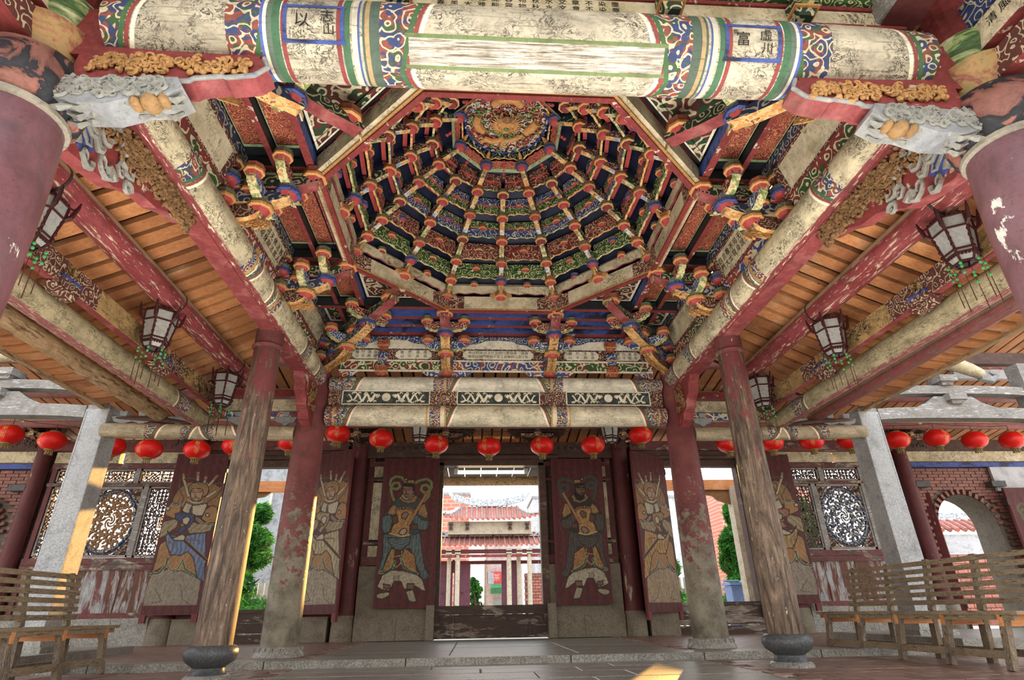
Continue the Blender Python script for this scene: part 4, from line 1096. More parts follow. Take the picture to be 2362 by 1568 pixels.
# carved bracket boards (front) below the log and towards the sides
def relief(parent, o, u, v, w, hu, hv, n, mat, name='carving', rr=(0.012, 0.03), seed=1):
    r = random.Random(seed); mb = MB()
    for k in range(n):
        c = Vector(o)+u*r.uniform(-hu, hu)+v*r.uniform(-hv, hv)
        if r.random() < 0.45:
            mb.ball(c+w*0.008, (r.uniform(*rr), r.uniform(*rr), r.uniform(*rr)), 6, 4)
        else:
            ang = r.uniform(0, 6.28); q = r.uniform(*rr)*1.5; s = r.choice((-1, 1))
            mb.tube([c+(u*math.cos(ang+s*j*0.8)+v*math.sin(ang+s*j*0.8))*q*(1-j*0.12)+w*(0.004+0.004*j) for j in range(6)], [0.010, 0.012, 0.011, 0.009, 0.007, 0.004], 5)
    return part(name, mb, mat, parent, smooth=True, stuff=True)
for s, nm in ((-1, 'left'), (1, 'right')):
    t = thing('front_bracket', 'red-edged bracket board with gilt figures under the %s end of the front log' % nm, 'bracket', (s*2.3, YF, 3.1))
    out = [(2.42, 3.20), (1.47, 3.20), (1.44, 3.13), (1.50, 3.07), (1.64, 3.045), (1.66, 3.055), (1.80, 3.03), (1.82, 3.01), (1.98, 3.0), (2.02, 2.97), (2.15, 2.99), (2.22, 2.95), (2.42, 2.95)]
    poly = [(s*a, b) for a, b in out]
    mb = MB(); mb.prism(poly, (0, YF, 0), X_, Z_, 0.13, 0, 1); part('board', mb, [M['redold'], M['pinkred']], t)
    # pale rim following the outline on the viewer's side
    mb = MB(); pts = [V(s*a, YF-0.068, b) for a, b in out[1:]]
    mb.tube(pts, 0.013, 6); part('pale_rim', mb, M['greycarve'], t, smooth=True)
    relief(t, V(s*1.93, YF-0.07, 3.115), X_, Z_, -Y_, 0.40, 0.055, 150, M['goldcarve'], 'gilt_figures', (0.010, 0.024), 5)
    # cloud scroll bracket below, projecting inwards from the capital
    t2 = thing('cloud_bracket', 'blue-grey carved cloud scroll with a gilt peach, beside the %s front capital' % nm, 'bracket', (s*2.4, YF, 2.9))
    poly = [(2.46, 2.96), (2.05, 2.99), (1.86, 3.0), (1.82, 2.93), (1.90, 2.87), (2.02, 2.86), (2.16, 2.80), (2.30, 2.80), (2.46, 2.84)]
    mb = MB(); mb.prism([(s*a, b) for a, b in poly], (0, YF-0.02, 0), X_, Z_, 0.16, 0, 1); part('board', mb, [M['greycarve'], M['greycarve']], t2)
    mb = MB()
    for cx, cz, r, d in ((2.28, 2.91, 0.055, 1), (2.12, 2.93, 0.05, -1), (1.98, 2.95, 0.04, 1), (2.06, 2.89, 0.035, -1), (1.92, 2.92, 0.04, 1), (2.20, 2.85, 0.03, 1)):
        mb.tube([V(s*(cx+math.cos(d*q*0.75)*r*(1-q*0.085)), YF-0.105, cz+math.sin(d*q*0.75)*r*(1-q*0.085)) for q in range(11)], [0.016-0.001*q for q in range(11)], 6)
    rr = random.Random(17)
    for k in range(54):
        cx, cz, r, d = rr.uniform(1.92, 2.40), rr.uniform(2.85, 2.965), rr.uniform(0.02, 0.045), rr.choice((-1, 1)); ph = rr.uniform(0, 6.28)
        if cz < 2.82+0.10*(2.2-cx)+0.03: cz += 0.05
        mb.tube([V(s*(cx+math.cos(ph+d*q*0.75)*r*(1-q*0.085)), YF-0.103, cz+math.sin(ph+d*q*0.75)*r*(1-q*0.085)) for q in range(9)], [0.012-0.001*q for q in range(9)], 5)
    for k in range(22):   # feathered underside
        f = k/21; cx = 1.86+0.52*f; cz = (2.895-0.035*f*2 if f < 0.5 else 2.86-0.06*(f-0.5)*2)-0.012
        yy = YF-0.02+(-0.055, 0.0, 0.05)[k % 3]
        mb.tube([V(s*(cx-0.05), yy, cz+0.012), V(s*cx, yy+rr.uniform(-.015, .015), cz-0.012), V(s*(cx+0.06), yy, cz+0.008)], [0.008, 0.020, 0.006], 5)
    part('scrolls', mb, M['greyscroll'], t2, smooth=True)
    mb = MB(); mb.ball((s*1.97, YF-0.06, 2.85), (0.05, 0.06, 0.045), 10, 7)
    mb.ball((s*2.04, YF-0.06, 2.84), (0.03, 0.05, 0.03), 8, 6); mb.ball((s*1.91, YF-0.06, 2.87), (0.03, 0.05, 0.03), 8, 6); part('gilt_peach', mb, M['peach'], t2, smooth=True)
    # big carved bracket under the near end of the side beam
    t3 = thing('carved_bracket', 'deep carved bracket with brown gilt birds under the near end of the %s side beam' % nm, 'bracket', (s*2.63, 3.0, 3.2))
    poly = [(2.40, 3.42), (2.40, 2.95), (2.55, 2.86), (2.75, 2.90), (2.95, 2.95), (3.08, 3.04), (3.20, 3.10), (3.38, 3.13), (3.55, 3.22), (3.75, 3.28), (3.88, 3.36), (3.90, 3.42)]
    mb = MB(); mb.prism(poly, (s*2.65, 0, 0), Y_, Z_, 0.10, 0, 1); part('board', mb, [M['redold'], M['pinkred']], t3)
    side = V(-s, 0, 0)
    mb = MB()
    rr = random.Random(3)
    for cy, cz, r, d in ((2.46, 3.10, 0.07, 1), (2.66, 2.93, 0.06, -1), (3.0, 3.14, 0.06, -1), (2.78, 3.28, 0.06, 1), (2.60, 3.14, 0.08, -1), (2.88, 2.98, 0.05, 1), (2.50, 3.36, 0.05, 1), (2.70, 3.08, 0.05, -1), (2.62, 3.05, 0.10, 1), (2.80, 3.00, 0.08, -1), (2.95, 3.08, 0.07, 1), (2.72, 3.18, 0.07, -1), (2.52, 2.95, 0.06, 1), (3.05, 3.02, 0.05, 1), (2.55, 3.25, 0.06, -1), (2.90, 3.20, 0.05, 1)):
        mb.tube([V(s*2.595, cy+math.cos(d*q*0.75+rr.random())*r*(1-q*0.08), cz+math.sin(d*q*0.75)*r*(1-q*0.08)) for q in range(11)], [0.024-0.0018*q for q in range(11)], 6)
    part('scrolls', mb, M['greyscroll'], t3, smooth=True)
    mb = MB(); mb.prism([(2.42, 3.0), (2.60, 2.93), (2.70, 3.0), (2.55, 3.2), (2.42, 3.3)], (s*2.597, 0, 0), Y_, Z_, 0.01); part('blue_ground', mb, M['blue'], t3)
    relief(t3, V(s*2.595, 3.35, 3.30), Y_, (Z_*0.9+Y_*0.25).normalized(), side, 0.44, 0.10, 230, M['browncarve'], 'gilt_birds', (0.014, 0.034), 8)
    relief(t3, V(s*2.595, 2.85, 3.28), Y_, Z_, side, 0.30, 0.13, 130, M['browncarve'], 'gilt_birds', (0.012, 0.03), 9)
    # rear red bracket where the side beam meets the rear column
    t4 = thing('rear_bracket', 'red scalloped bracket with carved face under the far end of the %s side beam' % nm, 'bracket', (s*2.65, 7.4, 3.2))
    poly = [(7.72, 3.43), (7.05, 3.43), (7.08, 3.36), (7.16, 3.30), (7.18, 3.20), (7.30, 3.12), (7.34, 3.04), (7.46, 2.98), (7.52, 2.90), (7.72, 2.84)]
    mb = MB(); mb.prism(poly, (s*2.65, 0, 0), Y_, Z_, 0.14, 0, 1); part('board', mb, [M['redold'], M['pinkred']], t4)
    relief(t4, V(s*2.575, 7.52, 3.22), Y_, Z_, side, 0.15, 0.16, 60, M['browncarve'], 'carved_figures', (0.012, 0.028), 12)
    # eave arms reaching from the front capital towards the viewer
    t5 = thing('eave_bracket', 'tiers of painted eave arms with calligraphy reaching forward from the %s front column' % nm, 'bracket', (s*A, 1.6, 3.3))
    for zz, x0, L, mt, un in ((3.16, A, 0.75, 'p_mauve', 'redold'), (3.40, A, 1.15, 'cream_ink', 'redold')):
        me = arm_mesh(L, 0.17, 0.13, [M[mt], M[un], M['arm_cream']], 0.1, 0); link('arm', me, t5, frame(V(s*x0, YF-0.10, zz), -Y_, X_, Z_))
    for zz, x0, mt in ((3.62, A+0.02, 'p_blue'),):
        mb = MB(); mb.box((s*x0, 1.55, zz+0.1), (0.05, 0.62, 0.09)); part('scroll_board', mb, M[mt], t5)
    for q, ch in enumerate('清風徐來水波不興'): text_part(ch, 0.07, M['inkblack'], t5, frame(V(s*(A-0.068), YF-0.28-0.085*q, 3.50), Y_*(-s), Z_, V(-s, 0, 0)))
    mb = MB(); mb.box((s*2.24, 1.55, 3.80), (0.11, 0.66, 0.10)); part('eave_beam', mb, M['maroon'], t5, label='plain dark red eave beam')
    mb = MB(); mb.box((s*2.12, 1.55, 3.80), (0.012, 0.66, 0.085)); part('pale_side', mb, M['timber'], t5)
    mb = MB(); mb.box((s*3.25, YF, 3.35), (0.62, 0.05, 0.10), (V(1,0,-s*0.30).normalized(), Y_, V(s*0.30,0,1).normalized())); part('cross_arm', mb, M['p_mauve'], t5)
mb = MB(); mb.box((0, 1.55, 4.35), (3.0, 0.75, 0.03), (X_, V(0,1,.22).normalized(), V(0,-.22,1).normalized())); o = struct('roof', mb, M['plank_back'], label='dark front eave boards above the front beam')
# ------------------------------------------------------------------ the dome (spider-web caisson)
dome = thing('caisson_dome', 'spider-web dome of red, green, blue and gold bracket arms rising to a dragon roundel', 'dome ceiling', (0, OC, 4.46))
RK = [1.80, 1.68, 1.53, 1.33, 1.11, 0.87, 0.60]
ZK = [4.49, 4.67, 4.87, 5.09, 5.31, 5.51, 5.71]
def RA(k, j):
    """radius of rib j at tier k: octagon below, circle above"""
    f = 1+(k8-1)*(1-k/6.0)
    return RK[k]*(f if j % 2 else 1.0)
def DP(k, j, dr=0.0, dz=0.0):
    a = j*PI/8
    return V(math.cos(a)*(RA(k, j)+dr), OC+math.sin(a)*(RA(k, j)+dr), ZK[k]+dz)
mb = MB()
shell = [(2.02, 4.44), (1.92, 4.72), (1.76, 4.95), (1.55, 5.2), (1.32, 5.42), (1.05, 5.64), (0.78, 5.83), (0.60, 5.95), (0.02, 5.97)]
n = 16; P = []
for r, z in shell:
    for k in range(n): P.append((math.cos(k*PI/8)*r*(k8 if (k % 2 and z < 5.3) else 1), OC+math.sin(k*PI/8)*r*(k8 if (k % 2 and z < 5.3) else 1), z))
mb.add(P, [(i*n+k, (i+1)*n+k, (i+1)*n+(k+1) % n, i*n+(k+1) % n) for i in range(len(shell)-1) for k in range(n)])
part('shell', mb, M['navy'], dome)
BOARD = ['cream_ink', 'p_green', 'p_red', 'p_blue', 'p_green', 'p_red', 'p_dkgreen']
EDGE = ['pinkred', 'arm_green', 'arm_gold', 'arm_green', 'arm_gold', 'arm_green', 'arm_gold']
ARMU = ['arm_gold', 'arm_cream', 'arm_green', 'arm_blue', 'arm_cream', 'arm_gold']
cache = {}
def board_mesh(L, h, t, mat, edge, wavy):
    k = (round(L, 3), h, mat, edge, wavy)
    if k not in cache:
        if wavy:
            bot = [(-.5,0.0),(-.42,-.012),(-.30,0.016),(-.16,0.002),(0,0.022),(.16,0.002),(.30,0.016),(.42,-.012),(.5,0.0)]
            poly = [(x*L, z) for x, z in bot]+[(L/2, h), (-L/2, h)]
            side = [1]*8+[0, 0, 0]
        else:
            poly = [(-L/2, 0), (L/2, 0), (L/2, h), (-L/2, h)]; side = [1, 0, 0, 0]
        cache[k] = MB().prism(poly, (0,0,0), X_, Z_, t, 0, side).mesh('board', [M[mat], M[edge]])
    return cache[k]
def arm3(L, dz, name, mats):
    k = (name, round(L, 3), round(dz, 3))
    if k not in cache:
        # local x inwards, z up; rises by dz; waisted underside
        low = [(-0.05, -0.005), (L*0.3, dz*0.18), (L*0.55, dz*0.42), (L*0.75, dz*0.60), (L*0.92, dz*0.74)]
        top = [(L, dz*0.95), (L*0.5, dz*0.5+0.075), (-0.05, 0.085)]
        cache[k] = MB().prism(low+top, (0,0,0), X_, Z_, 0.062, 0, [1,1,2,2,1,1,0,0]).mesh('rib_arm', mats)
    return cache[k]
DK = 'obwogkw'
SIDE = [M['p_mauve'], M['p_mauve'], M['p_dkgreen']]
for j in range(16):
    a = j*PI/8; u = V(-math.cos(a), -math.sin(a), 0)      # inwards
    v = Z_.cross(u)
    top = 6 if j % 2 else 5
    for k in range(top+1):
        p = DP(k, j)
        dou(dome, p+V(0, 0, -0.09), 0.076 if k else 0.084, DK[(k+(j % 2)*2) % 7], u, 'rib_block')
        if k < top:
            q = DP(k+1, j); L = (V(q.x, q.y, 0)-V(p.x, p.y, 0)).length; dz = q.z-p.z
            me = arm3(L, dz-0.06, 'a%d%d' % (j % 2, k), [SIDE[k % 3], M[ARMU[k]], M[ARMU[(k+2) % 6]]])
            link('rib_arm', me, dome, frame(p+Z_*0.0, u, v, Z_))
            # red soffit cheek beside the arm
            mb = None
    j2 = (j+1) % 16
    for k in range(6):
        p, q = DP(k, j), DP(k, j2); m = (p+q)/2; d = (q-p).normalized(); L = (q-p).length-0.05
        n_ = V(m.x, m.y-OC, 0).normalized()
        x = d; y = Z_.cross(x)
        link('scroll_board', board_mesh(L, 0.132, 0.026, BOARD[k], EDGE[k], True), dome, frame(m+Z_*0.005, x, y, Z_))
        # plain backing board with red underside, set further out
        link('back_board', board_mesh(L+0.06, 0.10, 0.05, 'navy' if k else 'cream', 'red', False), dome, frame(m+n_*0.075+Z_*0.10, x, y, Z_))
        dou(dome, m+n_*0.0+Z_*0.118, 0.056 if k < 4 else 0.044, 'kobwgo'[(k+j) % 6], x, 'mid_block')
    if 1 <= 99:
        for k in range(1, 6):   # second scroll board half a tier up
            if k == 5 and j % 2 == 0: pass
            p = DP(k, j).lerp(DP(min(k+1, 6), j), 0.5); q = DP(k, j2).lerp(DP(min(k+1, 6), j2), 0.5)
            m = (p+q)/2; d = (q-p).normalized(); L = (q-p).length-0.02; n_ = V(m.x, m.y-OC, 0).normalized()
            link('upper_board', board_mesh(L, 0.112, 0.024, ('p_red', 'p_green', 'p_red', 'p_green', 'p_blue', 'p_red')[k], 'red', False), dome, frame(m+n_*0.10+Z_*0.035, d, Z_.cross(d), Z_))
    # gilt wings at the foot of each rib
    p = DP(0, j)
    for s in (-1, 1):
        mb = MB(); mb.prism([(0, 0), (0.06, 0.012), (0.13, 0.0), (0.155, -0.025), (0.12, -0.05), (0.05, -0.045), (0, -0.055)] if s > 0 else [(0, -0.055), (-0.05, -0.045), (-0.12, -0.05), (-0.155, -0.025), (-0.13, 0), (-0.06, 0.012), (0, 0)], p+u*0.02+Z_*0.0, v, Z_, 0.022)
        part('gilt_wing', mb, M['goldcarve'], dome)
    mb = MB(); mb.tube([p+u*0.04+Z_*(-0.05), p+u*0.09+Z_*0.02, p+u*0.11+Z_*0.10], [0.02, 0.026, 0.014], 6); part('gilt_figure', mb, M['goldcarve'], dome, smooth=True)
# crown of the dome: sloping panels, red bead strings, gilt finials, zigzag collar
for j in range(8):
    a = (2*j+1)*PI/8; b = (2*j+3)*PI/8; c = (2*j+2)*PI/8
    def cp(ang, r, z): return V(math.cos(ang)*r, OC+math.sin(ang)*r, z)
    P = [cp(a, .70, 5.655), cp(b, .70, 5.655), cp(b, .60, 5.755), cp(a, .60, 5.755)]
    mb = MB(); mb.add(P, [(0,1,2,3)]); pn = part('crown_panel', mb, M['p_redgold'], dome)
    Q = [p.lerp(q, 0.30) for p, q in zip(P, [P[3], P[2], P[1], P[0]])][:2]
    e = V(-math.cos(c), -math.sin(c), -0.6)*0.004
    mb = MB(); mb.add([P[0]+e, P[1]+e, Q[1]+e, Q[0]+e], [(0,1,2,3)]); part('panel_border', mb, M['celadon'], pn)
    x = (P[1]-P[0]).normalized()
    m = (P[2]+P[3])/2
    link('collar_board', board_mesh(0.40, 0.085, 0.02, 'p_dkgreen', 'arm_gold', True), dome, frame(cp(c, 0.525, 5.765), x, Z_.cross(x), Z_))
    mb = MB()
    for q in range(6):
        r0 = 0.70-0.028*q; z0 = 5.62+0.027*q
        mb.ball(cp(c, r0, z0), (0.024, 0.024, 0.018), 6, 4)
    part('red_beads', mb, M['red'], dome, smooth=True)
    mb = MB()
    for s in (-1, 1):
        for q in range(5): mb.ball(cp(c+s*0.035*(q+1), 0.57, 5.762), (0.016, 0.016, 0.014), 6, 4)
    part('red_bead_swag', mb, M['red'], dome, smooth=True)
    mb = MB(); mb.tube([cp(a, .585, 5.73), cp(a, .54, 5.79), cp(a, .50, 5.83)], [0.02, 0.026, 0.012], 7); mb.ball(cp(a, .545, 5.775), 0.027, 7, 5); part('gilt_finial', mb, M['gold'], dome, smooth=True)
    # zigzag strips of the collar
    for q in range(5):
        f = (q+0.5)/5; pa = cp(a+(b-a)*f, .50, 5.86); pb = cp(a+(b-a)*f+ (0.05 if q < 2 else (-0.05 if q > 2 else 0)), .49, 5.80)
        mb = MB(); mb.tube([pa, pb], 0.010, 5); part('zigzag_strip', mb, M[('blue', 'white_line', 'blue', 'white_line', 'blue')[q]], dome)

# dragon roundel: local x to the right, y towards the viewer's side (-Y), z downwards
ro = thing('dragon_roundel', 'round gilt dragon relief among green, blue and red clouds at the crown of the dome', 'ceiling relief', (0, OC, 5.86))
def rp(x, y, z=0.0): return V(x, OC-y, 5.855-z)
mb = MB(); mb.lathe([(0.505, 0.0), (0.505, -0.03), (0.1, -0.035)], (0, OC, 5.865), 32, ax=(X_, Y_, -Z_)); part('disc', mb, M['p_red'], ro)
mb = MB(); n = 40
mb.tube([rp(math.cos(2*PI*k/n)*0.49, math.sin(2*PI*k/n)*0.49, 0.01) for k in range(n+1)], 0.014, 6); part('rim', mb, M['blue'], ro, smooth=True)
rr = random.Random(21)
for nm, mt, cnt in (('green_cloud', 'leaf_c', 70), ('blue_cloud', 'arm_blue', 60), ('white_cloud', 'white_line', 46), ('red_flame', 'red', 36)):
    mb = MB()
    for k in range(cnt):
        a = rr.uniform(0, 6.28); r = math.sqrt(rr.uniform(0.02, 0.225)); x, y = math.cos(a)*r, math.sin(a)*r
        q0 = rr.uniform(0, 6.28); s = rr.choice((-1, 1)); q = rr.uniform(0.018, 0.04)
        mb.tube([rp(x+math.cos(q0+s*i*0.85)*q*(1-i*0.12), y+math.sin(q0+s*i*0.85)*q*(1-i*0.12), 0.012+0.003*i) for i in range(7)], [0.006, 0.010, 0.010, 0.009, 0.008, 0.006, 0.003], 5)
    part(nm, mb, M['green'] if mt == 'leaf_c' else M[mt], ro, smooth=True, stuff=True)
mb = MB()
mb.ball(rp(0, 0.02, 0.06), (0.10, 0.09, 0.06), 12, 8); mb.ball(rp(0, -0.05, 0.075), (0.065, 0.06, 0.05), 10, 7)
for s in (-1, 1):
    mb.ball(rp(s*0.07, 0.03, 0.07), (0.045, 0.04, 0.035), 8, 6); mb.ball(rp(s*0.055, -0.055, 0.06), (0.04, 0.03, 0.03), 8, 6)
    for k in range(11):
        a = -0.9+k*0.22
        d = V(math.cos(a)*s, math.sin(a), 0)
        mb.tube([rp(d.x*0.10, d.y*0.09+0.01, 0.06), rp(d.x*0.15, d.y*0.13+0.012, 0.07), rp(d.x*0.20, d.y*0.16+0.02, 0.06)], [0.016, 0.011, 0.003], 5)
hd = part('dragon_head', mb, M['gold'], ro, smooth=True)
mb = MB(); mb.ball(rp(0, 0.11, 0.08), (0.05, 0.06, 0.035), 9, 6)
for s in (-1, 1):
    mb.ball(rp(s*0.07, 0.095, 0.07), (0.06, 0.03, 0.025), 8, 6)
    mb.tube([rp(s*0.03, 0.12, 0.08), rp(s*0.075, 0.17, 0.1), rp(s*0.065, 0.23, 0.11), rp(s*0.045, 0.25, 0.11)], [0.018, 0.016, 0.012, 0.006], 6)
    mb.tube([rp(s*0.09, 0.15, 0.06), rp(s*0.14, 0.17, 0.08), rp(s*0.16, 0.24, 0.09)], [0.014, 0.012, 0.005], 6)
part('pink_horns', mb, M['orange_cap'], hd, smooth=True)
mb = MB(); mb.tube([rp(math.cos(2*PI*k/14)*0.026, -0.09+math.sin(2*PI*k/14)*0.026, 0.12) for k in range(15)], 0.008, 6); part('dark_ring', mb, M['iron'], hd, smooth=True)
mb = MB()
for k in range(9):
    a = -PI/2+(k-4)*0.33
    mb.tube([rp(math.cos(a)*0.07, math.sin(a)*0.07-0.04, 0.05), rp(math.cos(a)*0.12, math.sin(a)*0.12-0.05, 0.06), rp(math.cos(a+.2)*0.17, math.sin(a+.2)*0.16-0.06, 0.05)], [0.012, 0.014, 0.004], 5)
mb.ball(rp(0, 0.01, 0.125), (0.035, 0.025, 0.02), 8, 5)
part('green_beard', mb, M['green'], hd, smooth=True)
for pts, rad in (([(-.16,.29),(-.08,.37),(0,.39),(.09,.37),(.17,.29)], .062), ([(-.33,.12),(-.36,.02),(-.33,-.06),(-.27,-.12)], .058), ([(.24,-.12),(.31,-.05),(.37,.04)], .060),
                 ([(-.30,-.30),(-.24,-.24),(-.17,-.28),(-.08,-.26),(-.02,-.2)], .040), ([(.02,-.36),(-.05,-.34),(-.03,-.27),(.06,-.25),(.15,-.22),(.22,-.16)], .034)):
    mb = MB(); mb.tube([rp(x, y, 0.03) for x, y in pts], [rad*(0.55+0.45*math.sin(PI*(i+.6)/(len(pts)+.2))) for i in range(len(pts))], 9); part('dragon_coil', mb, M['gold'], ro, smooth=True)
# ------------------------------------------------------------------ hanging lanterns
def palace_lantern(x, y, z, label, rz=0.0, ring=0.16, s=1.0, beads=True):
    t = thing('palace_lantern', label, 'lantern', (x, y, z), rz, 'hexagonal palace lanterns')
    W0 = WM[t.name]
    def P(name, mb, mat, par=None, smooth=False):
        return part(name, mb, mat, par or t, W0, smooth)
    r1, r2, r3 = 0.150*s, 0.120*s, 0.085*s       # radius at top, waist, bottom hopper
    z0, z1, z2, z3 = 0.235*s, 0.125*s, -0.10*s, -0.165*s
    def c(k, r, zz): a = PI/6+k*PI/3; return V(math.cos(a)*r, math.sin(a)*r, zz)
    fr = MB()
    levels = [(r1*1.02, z0), (r1, z1), (r2, -0.065*s), (r2*1.0, z2), (r3, z3)]
    for r, zz in levels:
        for k in range(6): fr.tube([c(k, r, zz), c(k+1, r, zz)], 0.009*s, 5)
    for r, zz, d in ((r1*1.02, z0+0.016*s, 1), (r2, z2-0.016*s, -1)):
        for k in range(6):
            for q in range(5):
                p = c(k, r, zz).lerp(c(k+1, r, zz), (q+0.5)/5); fr.ball(p, (0.011*s, 0.011*s, 0.010*s), 5, 4)
    for k in range(6):
        for (ra, za), (rb, zb) in zip(levels[:-1], levels[1:]): fr.tube([c(k, ra, za), c(k, rb, zb)], 0.010*s, 5)
    P('frame', fr, M['lant_wood'])
    for k in range(6):
        for (ra, za), (rb, zb) in zip(levels[:-1], levels[1:]):
            mb = MB(); q = [c(k, ra*.97, za), c(k+1, ra*.97, za), c(k+1, rb*.97, zb), c(k, rb*.97, zb)]
            m = sum(q, V(0,0,0))/4; q = [p.lerp(m, 0.06) for p in q]
            mb.add(q, [(0,1,2,3)]); P('pane', mb, M['lant_pane'])
    # horn brackets at the corners, side scrolls, hanging rod
    for k in range(6):
        d = c(k, 1, 0); mb = MB()
        mb.tube([c(k, r1, z1), c(k, r1*1.22, z1+0.03*s), c(k, r1*1.38, z0+0.02*s), c(k, r1*1.42, z0+0.07*s)], [0.012*s, 0.018*s, 0.013*s, 0.005*s], 5)
        mb.tube([c(k, r1*1.02, z0), c(k, r1*1.25, z0-0.01*s), c(k, r1*1.36, z0+0.025*s)], [0.010*s, 0.010*s, 0.006*s], 5)
        for q in range(4): mb.ball(c(k, r2*1.10, (0.09-0.055*q)*s), (0.014*s, 0.014*s, 0.020*s), 5, 4)
        P('horn', mb, M['lant_wood'])
    mb = MB(); mb.tube([V(0,0,z0), V(0,0,z0+ring)], 0.012, 6); mb.tube([c(0, r1, z0), V(0,0,z0+0.07*s), c(3, r1, z0)], 0.008*s, 5); P('hanger', mb, M['lant_wood'])
    if beads:
        rr = random.Random(int(x*100+y*10))
        for k in range(6):
            mb = MB(); a = c(k, r2*1.02, z2-0.02*s); mb.tube([a, a+V(0,0,-0.12*s), a+V(0.008,0,-0.42*s)], [0.003, 0.003, 0.005], 4); tz = P('tassel_cord', mb, M['cord'])
            mb = MB()
            for q in (0.06, 0.10, 0.16): mb.ball(a+V(0,0,-q*s-rr.uniform(0,.02)), (0.013*s, 0.013*s, 0.016*s), 6, 4)
            P('beads', mb, M['jade'], tz)
    return t
for s, nm in ((-1, 'left'), (1, 'right')):
    for i, (yy, w) in enumerate(((3.66, 'nearest'), (5.48, 'middle'), (7.22, 'farthest'))):
        palace_lantern(s*3.62, yy, 3.15, 'hexagonal palace lantern with green beads, %s of three under the %s red purlin' % (w, nm), 0.2*i, ring=0.10, s=1.0)
for x, nm in ((-1.22, 'left'), (1.86, 'right')):
    palace_lantern(x, 8.92, 3.12, 'dark palace lantern partly in front of a red lantern, %s of the middle door' % nm, 0.1, ring=0.95, s=1.0, beads=False)

def lantern_proto():
    t = thing('red_lantern', 'x', 'lantern', (0, 0, 0), 0, 'string of red lanterns')
    n, m = 24, 10; mb = MB(); P = []; F = []
    R_, Hh = 0.225, 0.165
    for i in range(m+1):
        th = 0.33+(PI-0.66)*i/m
        for k in range(n*2):
            rib = 1.0 if k % 2 == 0 else 0.965
            a = 2*PI*k/(n*2); r = R_*math.sin(th)*rib
            P.append((math.cos(a)*r, math.sin(a)*r, Hh*math.cos(th)/math.cos(0.33)))
    N = n*2
    for i in range(m):
        for k in range(N): F.append((i*N+k, (i+1)*N+k, (i+1)*N+(k+1) % N, i*N+(k+1) % N))
    mb.add(P, F); part('silk_body', mb, M['silk'], t, smooth=True, sharp=80)
    mb = MB(); mb.lathe([(0.085, 0.150), (0.085, 0.172), (0.06, 0.176)], (0,0,0), 16); part('top_cap', mb, M['brass'], t)
    mb = MB(); mb.lathe([(0.065, -0.182), (0.085, -0.176), (0.085, -0.150)], (0,0,0), 16); bc = part('bottom_cap', mb, M['brass'], t)
    mb = MB()
    for k in range(10):
        a = 2*PI*k/10; mb.tube([V(math.cos(a)*0.05, math.sin(a)*0.05, -0.18), V(math.cos(a)*0.055, math.sin(a)*0.055, -0.25)], 0.012, 4)
    part('tassel', mb, M['brass'], bc)
    mb = MB(); mb.tube([V(0,0,0.17), V(0,0,0.30)], 0.006, 5); part('hook', mb, M['iron'], t)
    def ell(co):
        zz = co.y; k = math.sqrt(max(0.05, 1-(zz/0.175)**2)); a = co.x/(R_*k)
        return Vector((math.sin(a)*R_*k*1.005, -math.cos(a)*R_*k*1.005, zz))
    for i, ch in enumerate('龍山寺'):
        text_part(ch, 0.085, M['goldtext'], t, Matrix.Identity(4), lambda co, q=i: ell(Vector((co.x, co.y+0.075-0.078*q, 0))), name='gold_character')
    return t
RED = [(22,1002),(121,1017),(258,1030),(344,1036),(454,1037),(543,1028),(670,1020),(780,1000),(880,1012),(1007,1025),(1128,1030),(1250,1028),(1367,1027),(1477,1004),(1680,1018),(1780,1015),(1873,1012),(1960,1014),(2070,1015),(2160,1010),(2248,1015),(2335,1015)]
XR = [-8.72,-7.94,-6.88,-6.22,-5.38,-4.72,-3.74,-2.89,-2.09,-1.06,-0.08,0.92,1.89,2.83,4.535,5.40,6.21,6.98,7.965,8.79,9.57,10.36]
ZR = [3.54,3.42,3.32,3.27,3.26,3.33,3.40,3.56,3.465,3.36,3.317,3.333,3.342,3.54,3.376,3.40,3.42,3.43,3.447,3.49,3.448,3.449]
RL = ['at the far left edge of the photo', 'before the left brick bay, second from the left edge', 'half hidden behind the left granite post', 'over the left lattice window', 'over the left-hand painted door leaf', 'peeping out left of the left slim post',
      'mostly hidden above the left doorway', 'high beside the left rear column', 'behind the left dark palace lantern', 'over the left corner of the middle doorway', 'centred over the middle doorway', 'over the right corner of the middle doorway', 'behind the right dark palace lantern', 'high, left of the right rear column',
      'under the cross log right of the right rear column', 'over the right slim post', 'over the small lattice panes on the right', 'beside the top of the right granite post', 'just right of the right granite post', 'second right of the right granite post', 'third right of the right granite post', 'at the far right edge of the photo']
lp = lantern_proto()
for i in range(22):
    mtx = TR(XR[i], 10.5, ZR[i], rnd.uniform(-.5, .5))
    lab = 'red silk lantern with gold characters, ' + RL[i]
    if i == 0:
        lp.matrix_basis = mtx; WM[lp.name] = mtx; lp['label'] = lab
    else: copy_tree(lp, mtx, lab)
mb = MB()
for i in range(21):
    if i == 13: continue
    a = V(XR[i], 10.5, ZR[i]+0.30); b = V(XR[i+1], 10.5, ZR[i+1]+0.30)
    mb.tube([a, (a+b)/2-Z_*0.02, b], 0.006, 4)
solo('lantern_wire', mb, M['iron'], 'thin dark wire carrying the row of red lanterns', 'wire')

